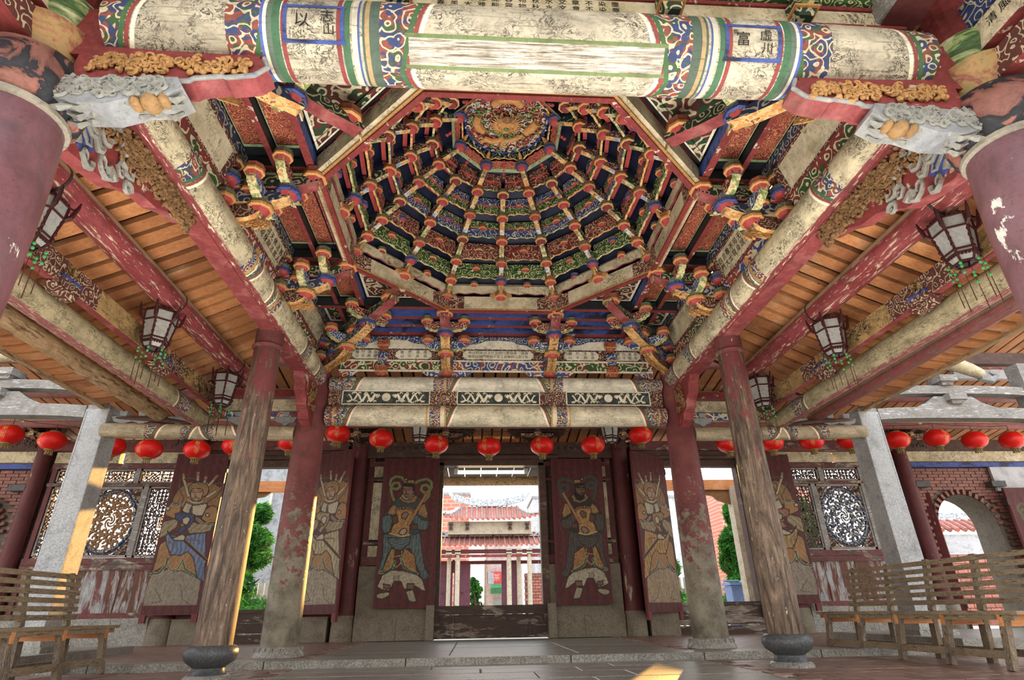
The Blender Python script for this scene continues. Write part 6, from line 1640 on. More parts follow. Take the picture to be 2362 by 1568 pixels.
def medallion(parent, s):
    x0, x1, z0, z1 = s*6.935, s*7.965, 1.57, 2.89; cx, cz = (x0+x1)/2, (z0+z1)/2; hw = 0.515; hh = 0.66
    fr = MB()
    for c, h in (((cx-hw+.02, YW, cz), (.02, .035, hh)), ((cx+hw-.02, YW, cz), (.02, .035, hh)), ((cx, YW, cz-hh+.02), (hw, .035, .02)), ((cx, YW, cz+hh-.02), (hw, .035, .02))): fr.box(c, h)
    p = part('medallion_panel', fr, M['timber'], parent)
    k = 0.30
    for a in (-1, 1):
        for b in (-1, 1):
            tri = [(a*hw*0.96, b*hh*0.96), (a*(hw-k), b*hh*0.96), (a*hw*0.96, b*(hh-k-.08))]
            if a*b < 0: tri.reverse()
            mb = MB(); mb.prism(tri, (cx, YW+0.01, cz), X_, Z_, 0.03); part('corner_carving', mb, M['p_mauve'], p)
            relief(p, V(cx+a*(hw-0.09), YW-0.008, cz+b*(hh-0.10)), X_, Z_, -Y_, 0.07, 0.08, 16, M['darkframe'], 'corner_scrolls', (0.012, 0.022), 31)
    octp = [(-(hw-k), -hh), (hw-k, -hh), (hw, -(hh-k-.08)), (hw, hh-k-.08), (hw-k, hh), (-(hw-k), hh), (-hw, hh-k-.08), (-hw, -(hh-k-.08))]
    mb = MB(); P = [V(cx+q*0.96, YW, cz+w*0.96) for q, w in octp]; mb.tube(P+[P[0]], 0.03, 6); 
    n = 44; mb.tube([V(cx+math.cos(2*PI*i/n)*0.455, YW, cz+math.sin(2*PI*i/n)*0.56) for i in range(n+1)], 0.038, 6)
    part('octagon_border', mb, M['p_dkblue'], p, smooth=True)
    # filling between octagon and oval
    mb = MB(); n = 56
    for i in range(n):
        a = 2*PI*i/n; c = V(cx+math.cos(a)*0.495, YW+0.005, cz+math.sin(a)*0.60); mb.ball(c, (0.04, 0.016, 0.04), 6, 4)
    part('border_beading', mb, M['darkframe'], p, stuff=True)
    mb = MB(); r = random.Random(77)
    for ring, cnt, q in ((0.40, 19, 0.066), (0.33, 16, 0.06), (0.255, 14, 0.06), (0.18, 9, 0.055)):
        for i in range(cnt):
            a = 2*PI*(i+0.3*r.random())/cnt
            c = V(cx+math.cos(a)*ring, YW, cz+math.sin(a)*ring*1.22); st = r.uniform(0, 6.28); d = r.choice((-1, 1))
            mb.tube([c+V(math.cos(st+d*e*0.72), 0, math.sin(st+d*e*0.72))*q*(1.12-0.10*e) for e in range(9)], [0.018, 0.027, 0.031, 0.031, 0.029, 0.026, 0.022, 0.018, 0.012], 6)
            for _ in range(2): mb.ball(c+V(r.uniform(-.07, .07), 0, r.uniform(-.08, .08)), (0.032, 0.018, 0.024), 6, 4)
    mb.tube([V(cx+math.cos(2*PI*i/24)*0.19, YW, cz+math.sin(2*PI*i/24)*0.235) for i in range(25)], 0.02, 6)
    for e in range(4): mb.tube([V(cx+math.cos(e*1.57+q*.5)*(0.02+0.016*q), YW, cz+math.sin(e*1.57+q*.5)*(0.02+0.02*q)) for q in range(7)], [0.012, 0.02, 0.022, 0.02, 0.018, 0.014, 0.01], 6)
    part('openwork_scrolls', mb, M['p_dkblue'] if s > 0 else M['browncarve'], p, smooth=True)  # left scrolls coloured golden brown to put the sun's warm light into them
for s, nm in ((-1, 'left'), (1, 'right')):
    w = struct_empty('window_1' if s < 0 else 'window_2', (s*7.5, YW, 2.4), 'lattice window with an oval openwork medallion, on the %s' % nm)
    o = lambda a, b: (min(s*a, s*b), max(s*a, s*b))
    for a, b, z0, z1, sd in ((6.34, 7.08, 2.97, 3.24, 1), (7.18, 7.98, 2.97, 3.24, 2), (8.08, 8.69, 2.97, 3.24, 3), (6.33, 6.84, 1.57, 2.89, 4), (8.06, 8.69, 1.57, 2.89, 5)):
        q = o(a, b); lattice('l', w, q[0], q[1], z0, z1, sd*7+(s > 0))
    medallion(w, s)
    # slots beside the panels closed by the frame
    q = MB(); q.box((s*6.86, YW+0.02, 2.24), (0.02, 0.02, 0.68)); part('filler', q, M['maroon'], w)

# ------------------------------------------------------------------ brick end bays (right one with an arched gateway)
brick_me = slab_mesh('brick', 0.118, 0.0, 0.0, M['brick']) if False else None
mb = MB(); mb.box((0, 0, 0), (0.116, 0.055, 0.030)); brick_me = mb.mesh('brick', M['brick'])
half_me = MB().box((0, 0, 0), (0.055, 0.055, 0.030)).mesh('brick_half', M['brick'])
def arch_in(x, z, cx, hw, sp): return abs(x-cx) < hw and (z < sp or (x-cx)**2+(z-sp)**2 < hw**2)
for s in (-1, 1):
    bw = struct_empty('wall_right' if s > 0 else 'wall_left', (s*10.8, YW+0.05, 0), 'dark brick end bay%s' % (' with an arched gateway' if s > 0 else ' beside the left lattice window'))
    cx, hw, sp = s*10.14, 0.66, 2.0
    # joint bed with arch opening
    mb = MB(); x0, x1 = s*9.15, s*12.6
    lo, hi = min(x0, x1), max(x0, x1); yb = YW+0.07
    n = 16; arc = [(cx-math.cos(PI*i/n)*hw, sp+math.sin(PI*i/n)*hw) for i in range(n+1)]
    mb.add([V(lo, yb, 0), V(cx-hw, yb, 0), V(cx-hw, yb, sp), V(lo, yb, sp)], [(0,1,2,3)])
    mb.add([V(cx+hw, yb, 0), V(hi, yb, 0), V(hi, yb, sp), V(cx+hw, yb, sp)], [(0,1,2,3)])
    top = 3.3
    for i in range(n):
        (xa, za), (xb, zb) = arc[i], arc[i+1]
        ta = lo if i == 0 else xa; tb = hi if i == n-1 else xb
        mb.add([V(xa, yb, za), V(xb, yb, zb), V(xb, yb, top), V(xa, yb, top)], [(0,1,2,3)])
    mb.add([V(lo, yb, sp), V(cx-hw, yb, sp), V(cx-hw, yb, top), V(lo, yb, top)], [(0,1,2,3)])
    mb.add([V(cx+hw, yb, sp), V(hi, yb, sp), V(hi, yb, top), V(cx+hw, yb, top)], [(0,1,2,3)])
    # reveal of the arch (thick wall)
    for i in range(n):
        (xa, za), (xb, zb) = arc[i], arc[i+1]
        mb.add([V(xa, yb-.08, za), V(xb, yb-.08, zb), V(xb, yb+0.55, zb), V(xa, yb+0.55, za)], [(3,2,1,0)])
    for xx in (cx-hw, cx+hw): mb.add([V(xx, yb-.08, 0), V(xx, yb-.08, sp), V(xx, yb+0.55, sp), V(xx, yb+0.55, 0)], [(0,1,2,3)])
    part('joint_bed', mb, M['brick_joint'], bw)
    cnt = 0
    for row in range(46):
        z = 3.20-0.068*row
        if z < (1.15 if s > 0 else 1.3): break
        x = 9.20+(0.125 if row % 2 else 0)
        while x < (11.9 if s > 0 else 10.5):
            q = [arch_in(s*(x+e), z, cx, hw+0.13, sp) for e in (-0.11, 0, 0.11)]
            if not any(q) and cnt < 290:
                link('brick', brick_me, bw, TR(s*x, YW+0.05+rnd.uniform(-.004, .004), z)); cnt += 1
            x += 0.25
    for i in range(17):
        a = PI*(i+0.5)/17; d = V(math.cos(a), 0, math.sin(a))
        link('arch_brick', half_me, bw, frame(V(cx, YW+0.035, sp)+d*(hw+0.065), d, -Y_ if False else Y_, d.cross(Y_)))
    for e in (-1, 1):
        mb = MB(); mb.box((cx+e*0.86, YW-0.06, 2.86), (0.16, 0.12, 0.06)); part('stone_corbel', mb, M['darkstone'], bw)
# white board over the right end bay
solo('white_board', MB().box((11.75, YW-0.06, 2.98), (0.75, 0.03, 0.26)), M['white'], 'plain white board high on the right brick bay', 'board')

# ------------------------------------------------------------------ roof of the hall behind, beams and brackets above the wall
hr = struct_empty('ceiling', (0, 10, 4.3), 'orange plank ceiling of the hall above the red lanterns')
hd_ = (V(0, 4.4, -0.72)).normalized()
mb = MB(); mb.box((0, 10.2, 4.34), (13.5, 2.4, 0.03), (X_, hd_, X_.cross(hd_))); part('roof_boarding', mb, M['plank_back'], hr)
pm = MB().box((0, 0, 0), (0.085, 2.35, 0.02)).mesh('plank', m_planks('hall_roof_planks', '#b06a2a', '#d2934e', '#7d4a20', (14, 1.2, 14)))
for i in range(124):
    link('plank', pm, hr, frame(V(-12.9+0.21*i, 10.2, 4.285), X_, hd_, X_.cross(hd_)))
for yy, zz, r in ((8.9, 4.36, 0.10), (10.0, 4.16, 0.10), (11.2, 3.98, 0.10)):
    log('hall_purlin', (-12.8, yy, zz), (12.8, yy, zz), r, M['log_red2'], 'dark round purlin under the hall planks, %s from the door wall' % {8.9: 'farthest', 10.0: 'second', 11.2: 'nearest'}[yy], n=12, seg=4)
for s, nm in ((-1, 'left'), (1, 'right')):
    for xx in (0.95, 2.75, 6.02, 9.05):
        t = thing('hall_bracket', 'dark carved bracket cluster above the lanterns, %s side, %s' % (nm, {0.95: 'next to the centre', 2.75: 'over the inner wall column', 6.02: 'over the outer wall column', 9.05: 'over the last wall column'}[xx]), 'bracket', (s*xx, 11.6, 3.7))
        for zz, L in ((3.72, 0.5), (3.88, 0.8)):
            link('arm', arm_mesh(L, 0.12, 0.10, [M['darkframe'], M['p_mauve'], M['arm_cream']], 0.1, 0), t, frame(V(s*xx, 11.9, zz), -Y_, X_, Z_))
            for e in (-1, 1):
                link('cross_arm', arm_mesh(L*0.7, 0.09, 0.08, [M['p_mauve'], M['darkframe'], M['arm_cream']], 0.0, 1), t, frame(V(s*xx, 11.9-L*0.8, zz+0.05), X_*e, Z_.cross(X_*e), Z_))
            dou(t, V(s*xx, 11.9-L*0.85, zz+0.10), 0.075, 'k')
        hw = 0.62 if xx < 2 else 0.5
        mb = MB(); mb.prism([(-hw, 3.98), (-hw*0.9, 3.86), (-hw*0.6, 3.84), (-hw*0.4, 3.76), (hw*0.4, 3.76), (hw*0.6, 3.84), (hw*0.9, 3.86), (hw, 3.98)], (s*xx, 11.62, 0), X_, Z_, 0.06); part('carved_valance', mb, M['darkframe'], t)
        relief(t, V(s*xx, 11.58, 3.88), X_, Z_, -Y_, hw*0.85, 0.09, 70, M['darkframe'], 'valance_carving', (0.015, 0.032), 41)
        relief(t, V(s*xx, 11.55, 3.66), X_, Z_, -Y_, 0.35, 0.07, 40, M['darkframe'], 'carving', (0.015, 0.035), 40)
# side gallery frames in grey timber
for s, nm in ((-1, 'left'), (1, 'right')):
    t = thing('timber_gallery', 'pale blue-grey weathered cross beams with cushion blocks outside the %s granite post' % nm, 'frame', (s*7, 7.95, 3.1))
    def beam_poly(L0, L1, z, h, sag): 
        n = 10; lo = [(s*(L0+(L1-L0)*i/n), z+sag*(1-(2*i/n-1)**4)*0.5) for i in range(n+1)]; return lo+[(x, zz+h) for x, zz in reversed(lo)]
    mb = MB(); mb.prism(beam_poly(5.72, 8.3, 3.02, 0.17, 0.06), (0, 7.95, 0), X_, Z_, 0.2); part('lower_beam', mb, M['timber'], t)
    mb = MB(); mb.prism(beam_poly(6.05, 8.2, 3.42, 0.13, 0.05), (0, 7.95, 0), X_, Z_, 0.18); part('upper_beam', mb, M['timber'], t)
    mb = MB(); mb.prism([(s*6.35, 3.22), (s*7.65, 3.22), (s*7.45, 3.30), (s*7.3, 3.40), (s*6.7, 3.40), (s*6.55, 3.30)], (0, 7.95, 0), X_, Z_, 0.16); part('spreader', mb, M['timber'], t)
    for xx, zz in ((7.0, 3.30), (6.95, 3.60)):
        mb = MB(); mb.box((s*xx, 7.9, zz+0.07), (0.14, 0.14, 0.05)); mb.box((s*xx, 7.9, zz), (0.11, 0.11, 0.03), taper=0.75); part('cushion_block', mb, M['timber'], t)
    mb = MB(); pts = [V(s*(6.5+1.2*i/8), 7.95, 3.80+0.20*math.sin(PI*i/8)) for i in range(9)]; mb.tube(pts, [0.08, 0.10, 0.11, 0.115, 0.115, 0.115, 0.11, 0.10, 0.08], 10); part('hump_beam', mb, M['cream_ink'], t, smooth=True)
    for e in (-1, 1):
        mb = MB(); mb.tube([V(s*7.1+e*0.55, 7.95, 3.74), V(s*7.1+e*0.72, 7.95, 3.70), V(s*7.1+e*0.84, 7.95, 3.78), V(s*7.1+e*0.74, 7.95, 3.84)], [0.05, 0.06, 0.045, 0.02], 7); part('scroll_end', mb, M['greycarve'], t, smooth=True)
    mb = MB(); mb.box((s*8.35, 7.95, 2.0), (0.12, 0.12, 1.95)); part('post', mb, M['timber'], t)
    mb = MB(); mb.box((s*7.2, 8.15, 4.15), (1.6, 0.06, 0.10)); part('eave_rail', mb, M['darkframe'], t)
# roof edge above the right gallery
t = thing('gallery_eave', 'pale fascia with red drip tiles at the upper right, beyond the gallery beams', 'roof', (9.6, 9.0, 4.3))
mb = MB(); mb.box((9.6, 8.9, 4.20), (1.5, 0.05, 0.10)); part('fascia', mb, M['white'], t)
for i in range(12):
    mb = MB(); mb.lathe([(0.085, 0), (0.085, 0.03)], (8.3+0.24*i, 8.85, 4.36), 10, ax=(X_, Z_, -Y_)); part('drip_tile', mb, M['driptile'], t)
# ------------------------------------------------------------------ outside: gate pavilion, buildings, trees
GX, GY = 0.37, 30.0
def hip_roof(t, cx, cy, hw, z_e, z_r, depth, rows, hr, lift):
    """front slope of a curved tiled roof; hw half width at the eave, hr half width at the ridge"""
    sec = 8
    def pt(u, k):   # u -1..1 across, k 0 eave .. 1 ridge
        w = hw+(hr-hw)*k; f = k**1.25*0.9+0.1*k
        return V(cx+u*w, cy-depth*(1-k), z_e+(z_r-z_e)*f+lift*(abs(u)**4)*(1-k)**1.5)
    mb = MB(); n = 24; P = [pt(-1+2*i/n, k/sec) for k in range(sec+1) for i in range(n+1)]
    mb.add(P, [(k*(n+1)+i, k*(n+1)+i+1, (k+1)*(n+1)+i+1, (k+1)*(n+1)+i) for k in range(sec) for i in range(n)])
    part('roof_bed', mb, M['driptile'], t)
    for i in range(rows):
        u = -1+2*(i+0.5)/rows
        kk = 1.0
        x0 = cx+u*hw
        # rows run straight back; stop where the hip edge cuts them
        lim = 1.0 if abs(u)*hw <= hr else max(0.12, (hw-abs(u)*hw)/(hw-hr))
        pts = []
        for q in range(7):
            k = lim*q/6; w = hw+(hr-hw)*k; uu = max(-1, min(1, (x0-cx)/w)); p = pt(uu, k); pts.append(V(x0, p.y, p.z+0.02))
        mb = MB(); mb.tube(pts, 0.055, 7); part('tile_row', mb, M['rooftile'], t, smooth=True)
        e = pt(u, 0); mb = MB(); mb.lathe([(0.062, 0), (0.062, 0.03)], (e.x, e.y-0.02, e.z+0.01), 9, ax=(X_, Z_, -Y_)); part('tile_end', mb, M['driptile'], t)
        e2 = pt(-1+2*(i+1)/rows, 0) if i < rows-1 else e
        m = (e+e2)/2; mb = MB(); mb.prism([(-.075, 0.03), (-.06, -.04), (0, -.085), (.06, -.04), (.075, 0.03)], (m.x, m.y-0.02, m.z-0.01), X_, Z_, 0.02); part('drip_tile', mb, M['driptile'], t)
    return pt
t = thing('gate_pavilion', 'two-tiered temple gate with curved tiled roofs seen through the middle doorway', 'building', (GX, GY, 0))
pt = hip_roof(t, GX, GY, 2.55, 4.66, 5.42, 1.1, 20, 1.5, 0.28)
mb = MB(); pts = [V(GX-1.75+3.5*i/12, GY-0.02, 5.42+0.28*abs(2*i/12-1)**2.2) for i in range(13)]
P = []
for i, p in enumerate(pts): P += [p+V(0, -.1, 0), p+V(0, -.1, 0.34), p+V(0, .1, 0.34), p+V(0, .1, 0)]
mb.add(P, [(4*i+a, 4*i+b, 4*i+4+b, 4*i+4+a) for i in range(12) for a, b in ((0,1),(1,2),(2,3),(3,0))]+[(0,1,2,3), (51,50,49,48)]); part('ridge', mb, M['ridge'], t)
for s in (-1, 1):
    mb = MB(); mb.tube([V(GX+s*1.7, GY-0.05, 5.75), V(GX+s*2.0, GY-0.05, 6.05), V(GX+s*2.25, GY-0.05, 6.35)], [0.12, 0.08, 0.02], 7)
    mb.tube([V(GX+s*1.55, GY-0.2, 5.3), V(GX+s*1.95, GY-0.7, 4.98), V(GX+s*2.4, GY-1.05, 5.0), V(GX+s*2.62, GY-1.12, 5.25)], [0.10, 0.10, 0.09, 0.03], 7); part('swallow_tail', mb, M['ridge'], t, smooth=True)
mb = MB(); mb.box((GX, GY-0.2, 4.30), (2.05, 0.5, 0.30)); part('neck_wall', mb, M['pav_stone'], t)
for xx in (-1.9, -1.1, 1.0, 1.85):
    mb = MB(); mb.box((GX+xx, GY-0.8, 4.48), (0.10, 0.2, 0.05)); mb.box((GX+xx, GY-0.75, 4.36), (0.06, 0.14, 0.07)); mb.box((GX+xx, GY-0.72, 4.24), (0.09, 0.12, 0.035)); part('eave_bracket', mb, M['darkframe'], t)
pt = hip_roof(t, GX, GY, 3.55, 3.44, 3.98, 1.25, 29, 3.0, 0.22)
mb = MB(); mb.box((GX, GY-0.1, 4.05), (2.9, 0.12, 0.10)); lr = part('lower_ridge', mb, M['ridge'], t)
rr = random.Random(9)
mb = MB()
for k in range(60):
    c = V(GX+rr.uniform(-2.6, 2.6), GY-0.24, 4.05+rr.uniform(-.08, .08)); mb.ball(c, (rr.uniform(.03, .08), 0.03, rr.uniform(.02, .05)), 6, 4, mi=rr.randrange(3))
part('ridge_flowers', mb, [M['red'], M['blue'], M['arm_gold']], lr, stuff=True)
for zz, hh, mt in ((3.18, 0.09, 'maroon'), (2.98, 0.06, 'redold')):
    mb = MB(); mb.box((GX, GY-0.9, zz), (3.0, 0.08, hh)); part('cross_beam', mb, M[mt], t)
for xx, r in ((-1.52, 0.11), (0.92, 0.115), (-1.95, 0.10), (1.42, 0.10), (1.9, 0.11), (-2.5, 0.11)):
    mb = MB(); mb.lathe([(r, 0), (r, 3.05)], (GX+xx, GY-0.9+(0.5 if abs(xx) in (1.95, 1.42) else 0), 0), 12); part('gate_post', mb, M['pav_stone'], t, smooth=True)
    for zz in (3.1, 3.24):
        mb = MB(); mb.box((GX+xx, GY-0.95, zz), (0.14, 0.14, 0.035)); part('post_block', mb, M['pav_stone'], t)
for x0, x1 in ((-2.7, -1.78), (-1.70, -0.92), (0.60, 1.38)):
    mb = MB(); mb.box((GX+(x0+x1)/2, GY+0.1, 1.35), ((x1-x0)/2, 0.05, 1.35)); d = part('gate_leaf', mb, M['pav_door'], t)
    mb = MB(); mb.ball((GX+(x0+x1)/2, GY+0.02, 1.4), (0.05, 0.03, 0.05), 8, 5); part('ring_knob', mb, M['iron'], d)
mb = MB(); mb.box((GX, GY+0.1, 2.76), (2.6, 0.06, 0.08)); part('gate_lintel', mb, M['maroon'], t)
for xx in (-1.75, 1.4):
    mb = MB(); mb.box((GX+xx, GY+0.1, 2.6), (0.05, 0.05, 0.3)); part('lintel_stub', mb, M['maroon'], t)
for i in range(8):
    for k in range(14):
        if k % 2 == 0 or True:
            pass
bw = MB(); bw.box((GX+2.5, GY+0.35, 1.2), (0.75, 0.05, 1.05)); bk = part('brick_screen', bw, M['brick_joint'], t)
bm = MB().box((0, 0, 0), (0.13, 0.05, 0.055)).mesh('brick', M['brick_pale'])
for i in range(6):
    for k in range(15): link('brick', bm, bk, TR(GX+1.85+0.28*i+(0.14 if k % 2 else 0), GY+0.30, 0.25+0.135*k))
tl = thing('gate_bulb', 'small glowing warm bulb under the eave of the temple gate', 'lamp', (GX-0.25, GY-1.0, 2.86))
part('bulb', MB().ball((GX-0.25, GY-1.0, 2.86), 0.055, 10, 7), M['bulb'], tl, smooth=True); part('socket', MB().lathe([(0.03, 2.90), (0.03, 3.0)], (GX-0.25, GY-1.0, 0), 8), M['iron'], tl)

# street seen through the gate
t = thing('shop_front', 'small shop with red sign and green awning seen through the temple gate', 'building', (GX+0.9, 44, 0))
part('facade', MB().box((GX+1.4, 44.2, 2.6), (1.3, 0.1, 2.6)), M['white'], t)
part('sign_board', MB().box((GX+0.85, 44.0, 2.75), (0.42, 0.05, 0.42)), M['sign'], t); text_part('茶', 0.5, M['white_line'], t, frame(V(GX+0.85, 43.94, 2.76), X_, Z_, -Y_))
part('awning', MB().box((GX+0.9, 43.6, 2.05), (0.5, 0.4, 0.2), (X_, V(0, 1, .4).normalized(), V(0, -.4, 1).normalized())), M['awning'], t)
for zz in (1.15, 0.4): part('shop_window', MB().box((GX+0.95, 44.08, zz), (0.35, 0.03, 0.3)), M['glass'], t)
t = thing('utility_pole', 'tan utility pole with a box in the street beyond the gate', 'pole', (GX+0.02, 41, 0)); part('pole', MB().lathe([(0.14, 0), (0.11, 6)], (GX+0.05, 41, 0), 10), M['pav_stone'], t); part('box', MB().box((GX+0.35, 41, 2.6), (0.2, 0.15, 0.35)), M['white'], t)

def foliage(mb, c, r, n, sz, rr, flat=0.5):
    for _ in range(n):
        d = V(rr.gauss(0, 1), rr.gauss(0, 1), rr.gauss(0, 1)).normalized()*rr.uniform(0.35, 1.0)**0.5
        p = Vector(c)+V(d.x*r[0], d.y*r[1], d.z*r[2])
        a = V(rr.gauss(0, 1), rr.gauss(0, 1), rr.gauss(0, 1)).normalized(); b = a.cross(V(rr.gauss(0, 1), rr.gauss(0, 1), rr.gauss(0, 1))).normalized()
        s = sz*rr.uniform(0.6, 1.3); mb.add([p-a*s, p+b*s*0.22, p+a*s, p-b*s*0.22], [(0,1,2,3)])
def tree(name, label, x, y, h, w, n, sz, seed, mat='leaf', z0=0.0, group=None):
    rr = random.Random(seed); t = thing(name, label, 'tree', (x, y, z0), 0, group)
    mb = MB(); mb.tube([V(x, y, z0), V(x+0.1, y, z0+h*0.4), V(x-0.05, y, z0+h*0.9)], [0.11, 0.08, 0.03], 8)
    for k in range(7):
        a = rr.uniform(0, 6.28); zz = z0+h*rr.uniform(0.25, 0.8); mb.tube([V(x, y, zz), V(x+math.cos(a)*w*0.6, y+math.sin(a)*w*0.6, zz+h*0.12)], [0.04, 0.015], 5)
    part('trunk', mb, M['bark'], t, smooth=True)
    mb = MB()
    for k in range(13):
        f = k/12; a = rr.uniform(0, 6.28); rad = w*(1.0-0.72*f)*rr.uniform(0.35, 0.8)
        c = (x+math.cos(a)*rad, y+math.sin(a)*rad, z0+h*(0.12+0.86*f)); q = w*(0.62-0.38*f)
        foliage(mb, c, (q, q, h*0.10), n//13, sz, rr)
    part('foliage', mb, M[mat], t, stuff=True)
tree('pine_tree', 'bright green pine seen through the left doorway', -7.3, 19, 3.5, 1.35, 9000, 0.12, 5)
tree('pine_tree', 'bright green pine seen through the right doorway', 8.0, 19, 3.4, 0.68, 7000, 0.12, 6)
tree('pine_tree', 'smaller green pine left of the one in the right doorway', 5.95, 20, 3.2, 0.6, 5000, 0.12, 7)
tree('street_tree', 'dark green street tree seen through the temple gate', GX-0.75, 37, 2.3, 0.8, 2600, 0.14, 8)
tree('garden_tree', 'green tree glimpsed through the right lattice strips', 9.2, 16.5, 3.2, 1.2, 2400, 0.12, 12)
# shrub inside the right arch
t = thing('garden_shrub', 'yellow-green leafy shrub behind the bench, inside the brick arch', 'plant', (10.0, 13.0, 0)); rr = random.Random(3)
part('stem', MB().tube([V(10.0, 13.0, 0), V(10.0, 13.0, 0.9)], 0.03, 6), M['bark'], t)
for k in range(46):
    a = rr.uniform(0, 6.28); z = rr.uniform(0.3, 1.25); L = rr.uniform(0.25, 0.45); d = V(math.cos(a), math.sin(a), rr.uniform(0.1, 0.8)).normalized(); sd = d.cross(Z_).normalized()
    o = V(10.0, 13.0, z); mb = MB(); mb.add([o, o+d*L*0.5+sd*L*0.14, o+d*L-Z_*0.06, o+d*L*0.5-sd*L*0.14, o+d*L*0.5+Z_*0.02], [(0,1,4), (1,2,4), (2,3,4), (3,0,4)]); part('leaf', mb, M['leaf2'], t)
# buildings
def building(name, label, x0, x1, y, h, mat, wins, depth=4, winmat='glass', bricks=False):
    t = thing(name, label, 'building', ((x0+x1)/2, y, 0)); part('walls', MB().box(((x0+x1)/2, y+depth/2, h/2), ((x1-x0)/2, depth/2, h/2)), M[mat], t)
    for wx, wz, ww, wh in wins:
        f = part('window', MB().box((wx, y-0.04, wz), (ww+0.06, 0.05, wh+0.06)), M['white_line'], t)
        for e in (-1, 1):
            for q in (-1, 1): part('pane', MB().box((wx+e*ww/2, y-0.10, wz+q*wh/2), (ww/2-0.03, 0.01, wh/2-0.03)), M['glass'], f)
    part('parapet', MB().box(((x0+x1)/2, y+depth/2, h+0.06), ((x1-x0)/2+0.08, depth/2+0.08, 0.08)), M['cement'], t)
    return t
building('plaster_house', 'grey plastered house with a barred window behind the left pine', -10.6, -7.2, 21.5, 6.2, 'cement', [(-8.1, 4.05, 0.38, 0.5)])
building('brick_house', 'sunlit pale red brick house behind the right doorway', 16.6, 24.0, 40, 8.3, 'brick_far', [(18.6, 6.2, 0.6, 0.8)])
building('tiled_house', 'pink tiled apartment house with blue-green windows beyond the gate roof', 3.4, 13.2, 38, 7.25, 'white', [(4.3, 5.6, 0.5, 0.7), (4.3, 3.3, 0.5, 0.7), (5.8, 5.6, 0.5, 0.7)])  # widened out of view to block the low sun from the middle doorway
building('brick_block', 'red brick block with a flat parapet left above the gate roof', -3.4, -0.75, 38, 7.5, 'brick_far', [])
# garden wall with tile coping seen through the right arch
t = thing('coping_wall', 'garden wall with white band and orange tile coping seen through the brick arch', 'wall', (13, 16.5, 0))
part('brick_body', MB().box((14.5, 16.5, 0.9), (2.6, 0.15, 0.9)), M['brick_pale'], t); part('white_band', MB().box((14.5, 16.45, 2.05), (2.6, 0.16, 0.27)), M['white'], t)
bm2 = MB().box((0, 0, 0), (0.14, 0.03, 0.05)).mesh('brick', M['brick_pale'])
for i in range(10):
    for k in range(12): link('brick', bm2, t, TR(12.05+0.30*i+(0.15 if k % 2 else 0), 16.34, 0.35+0.125*k))
for i in range(22):
    mb = MB(); xx = 12.0+0.23*i; mb.tube([V(xx, 16.15, 2.42), V(xx, 16.45, 2.62), V(xx, 16.75, 2.75)], 0.07, 7); part('coping_tile', mb, M['driptile'], t, smooth=True)
part('coping_ridge', MB().box((14.5, 16.8, 2.86), (2.6, 0.10, 0.12)), M['ridge'], t)
# picket fence, statues, bin, porch pieces
for s, nm in ((-1, 'left'), (1, 'right')):
    t = thing('garden_fence', 'pale picket fence behind the %s pine' % nm, 'fence', (s*7, 20.6, 0))
    for i in range(22): part('picket', MB().box((s*(5.2+0.2*i), 20.6, 0.75), (0.05, 0.02, 0.75)), M['pav_stone'], t)
    part('rail', MB().box((s*7.3, 20.64, 1.1), (2.3, 0.02, 0.05)), M['pav_stone'], t)
    x = -6.35 if s < 0 else 6.75
    t = thing('stone_statue', 'small white stone figure on a plinth seen through the %s doorway' % nm, 'statue', (x, 16, 0))
    part('plinth', MB().box((x, 16, 0.35), (0.14, 0.14, 0.35)), M['granite_post'], t)
    part('robe', MB().lathe([(0.13, 0.68), (0.11, 0.80), (0.09, 0.95), (0.10, 1.03), (0.05, 1.09)], (x, 16, 0), 12), M['granite_post'], t, smooth=True); part('head', MB().ball((x, 16, 1.14), (0.048, 0.05, 0.062), 10, 7), M['granite_post'], t, smooth=True)
    # porch outside: granite post, beam, carved bracket
    t = thing('porch', 'sunlit porch post, beam and carved bracket just outside the %s doorway' % nm, 'frame', (s*5.6, 13.8, 0))
    part('post', MB().box((s*5.97, 13.8, 1.6), (0.14, 0.14, 1.6)), M['pav_stone'], t); part('beam', MB().box((s*4.4, 13.8, 3.24), (1.7, 0.08, 0.12)), M['plank'], t)
    br = part('bracket', MB().prism([(0,0),(-s*0.75,0),(-s*0.62,-.10),(-s*0.4,-.14),(-s*0.3,-.24),(0,-.34)] if s < 0 else [(0,-.34),(-s*0.3,-.24),(-s*0.4,-.14),(-s*0.62,-.10),(-s*0.75,0),(0,0)], (s*5.82, 13.8, 3.12), X_, Z_, 0.08), M['browncarve'], t)
t = thing('round_porch', 'sunlit round porch beam on two posts behind the tube lamp in the middle doorway', 'porch', (0, 13.9, 0))
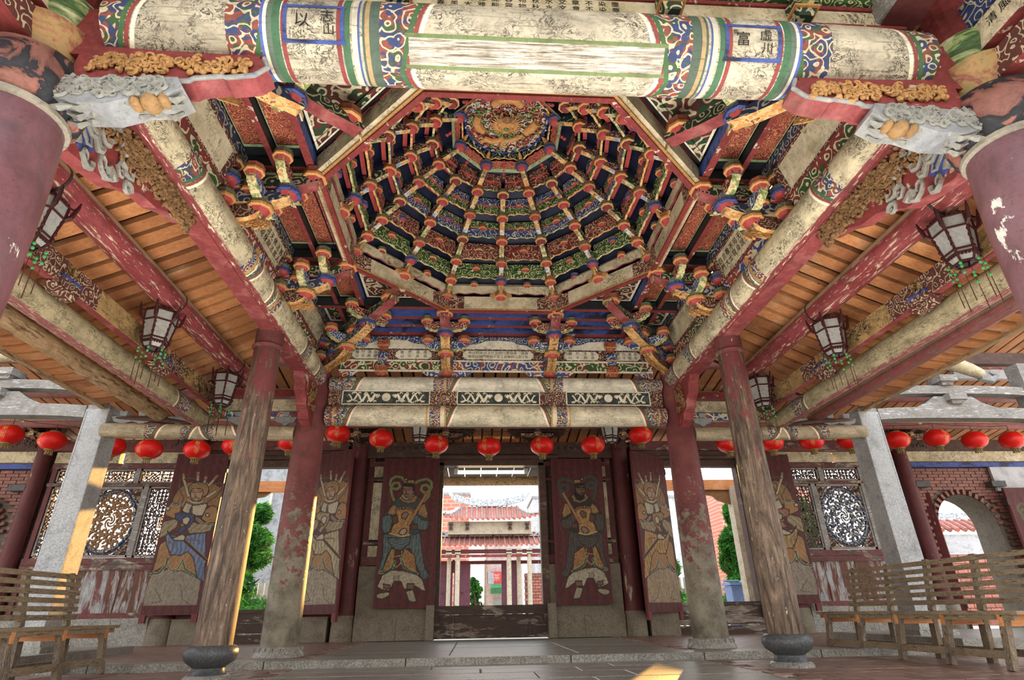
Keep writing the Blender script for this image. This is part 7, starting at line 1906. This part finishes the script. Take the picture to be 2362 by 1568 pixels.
part('beam', MB().tube([V(-1.8, 13.9, 3.38), V(1.8, 13.9, 3.38)], 0.11, 12), M['log_nat'], t, smooth=True)
for i in range(13): part('plank', MB().box((-2.4+0.4*i, 13.6, 3.66), (0.19, 1.45, 0.02)), M['plank_back'], t)
for xx in (-1.75, 1.75): part('post', MB().lathe([(0.15, 0), (0.14, 3.3)], (xx, 13.9, 0), 14), M['pav_stone'], t, smooth=True)
t = thing('wheeled_bin', 'blue plastic bin beside the statue in the right doorway', 'bin', (6.25, 15.2, 0))
part('body', MB().box((6.25, 15.2, 0.52), (0.24, 0.22, 0.50), taper=0.85), M['bin'], t); part('lid', MB().box((6.25, 15.18, 1.06), (0.28, 0.26, 0.03)), M['bin'], t); part('handle', MB().tube([V(6.05, 15.45, 1.08), V(6.05, 15.5, 1.15), V(6.45, 15.5, 1.15), V(6.45, 15.45, 1.08)], 0.02, 6), M['bin'], t)
for s, nm in ((-1, 'left'), (1, 'right')):
    t = thing('clipped_hedge', 'low bright green hedge outside the %s doorway' % nm, 'hedge', (s*6.4, 17.6, 0)); mb = MB(); rr = random.Random(14)
    for k in range(10): foliage(mb, (s*(4.9+0.35*k), 17.6, 0.55), (0.28, 0.25, 0.3), 130, 0.07, rr)
    part('foliage', mb, M['leaf'], t, stuff=True)
# phrases shared by alike things
GROUPS = {'bracket_set': 'bracket sets under the dome', 'door_leaf': 'painted door leaves', 'wall_column': 'columns of the door wall', 'hall_bracket': 'dark brackets above the lanterns',
          'front_column': 'columns of the stage', 'rear_column': 'columns of the stage', 'slim_post': 'slim posts under the side beams', 'granite_post': 'square granite posts', 'side_beam': 'side beams of the stage',
          'bench': 'slatted benches', 'pine_tree': 'pines outside the doorways', 'stone_statue': 'stone figures outside the doorways', 'hall_purlin': 'purlins of the hall roof', 'red_purlin': 'purlins of the side bays', 'eave_purlin': 'purlins of the side bays'}
for o in SC.objects:
    if o.parent is None and 'category' in o and 'group' not in o:
        k = o.name.split('.')[0]
        if k in GROUPS: o['group'] = GROUPS[k]
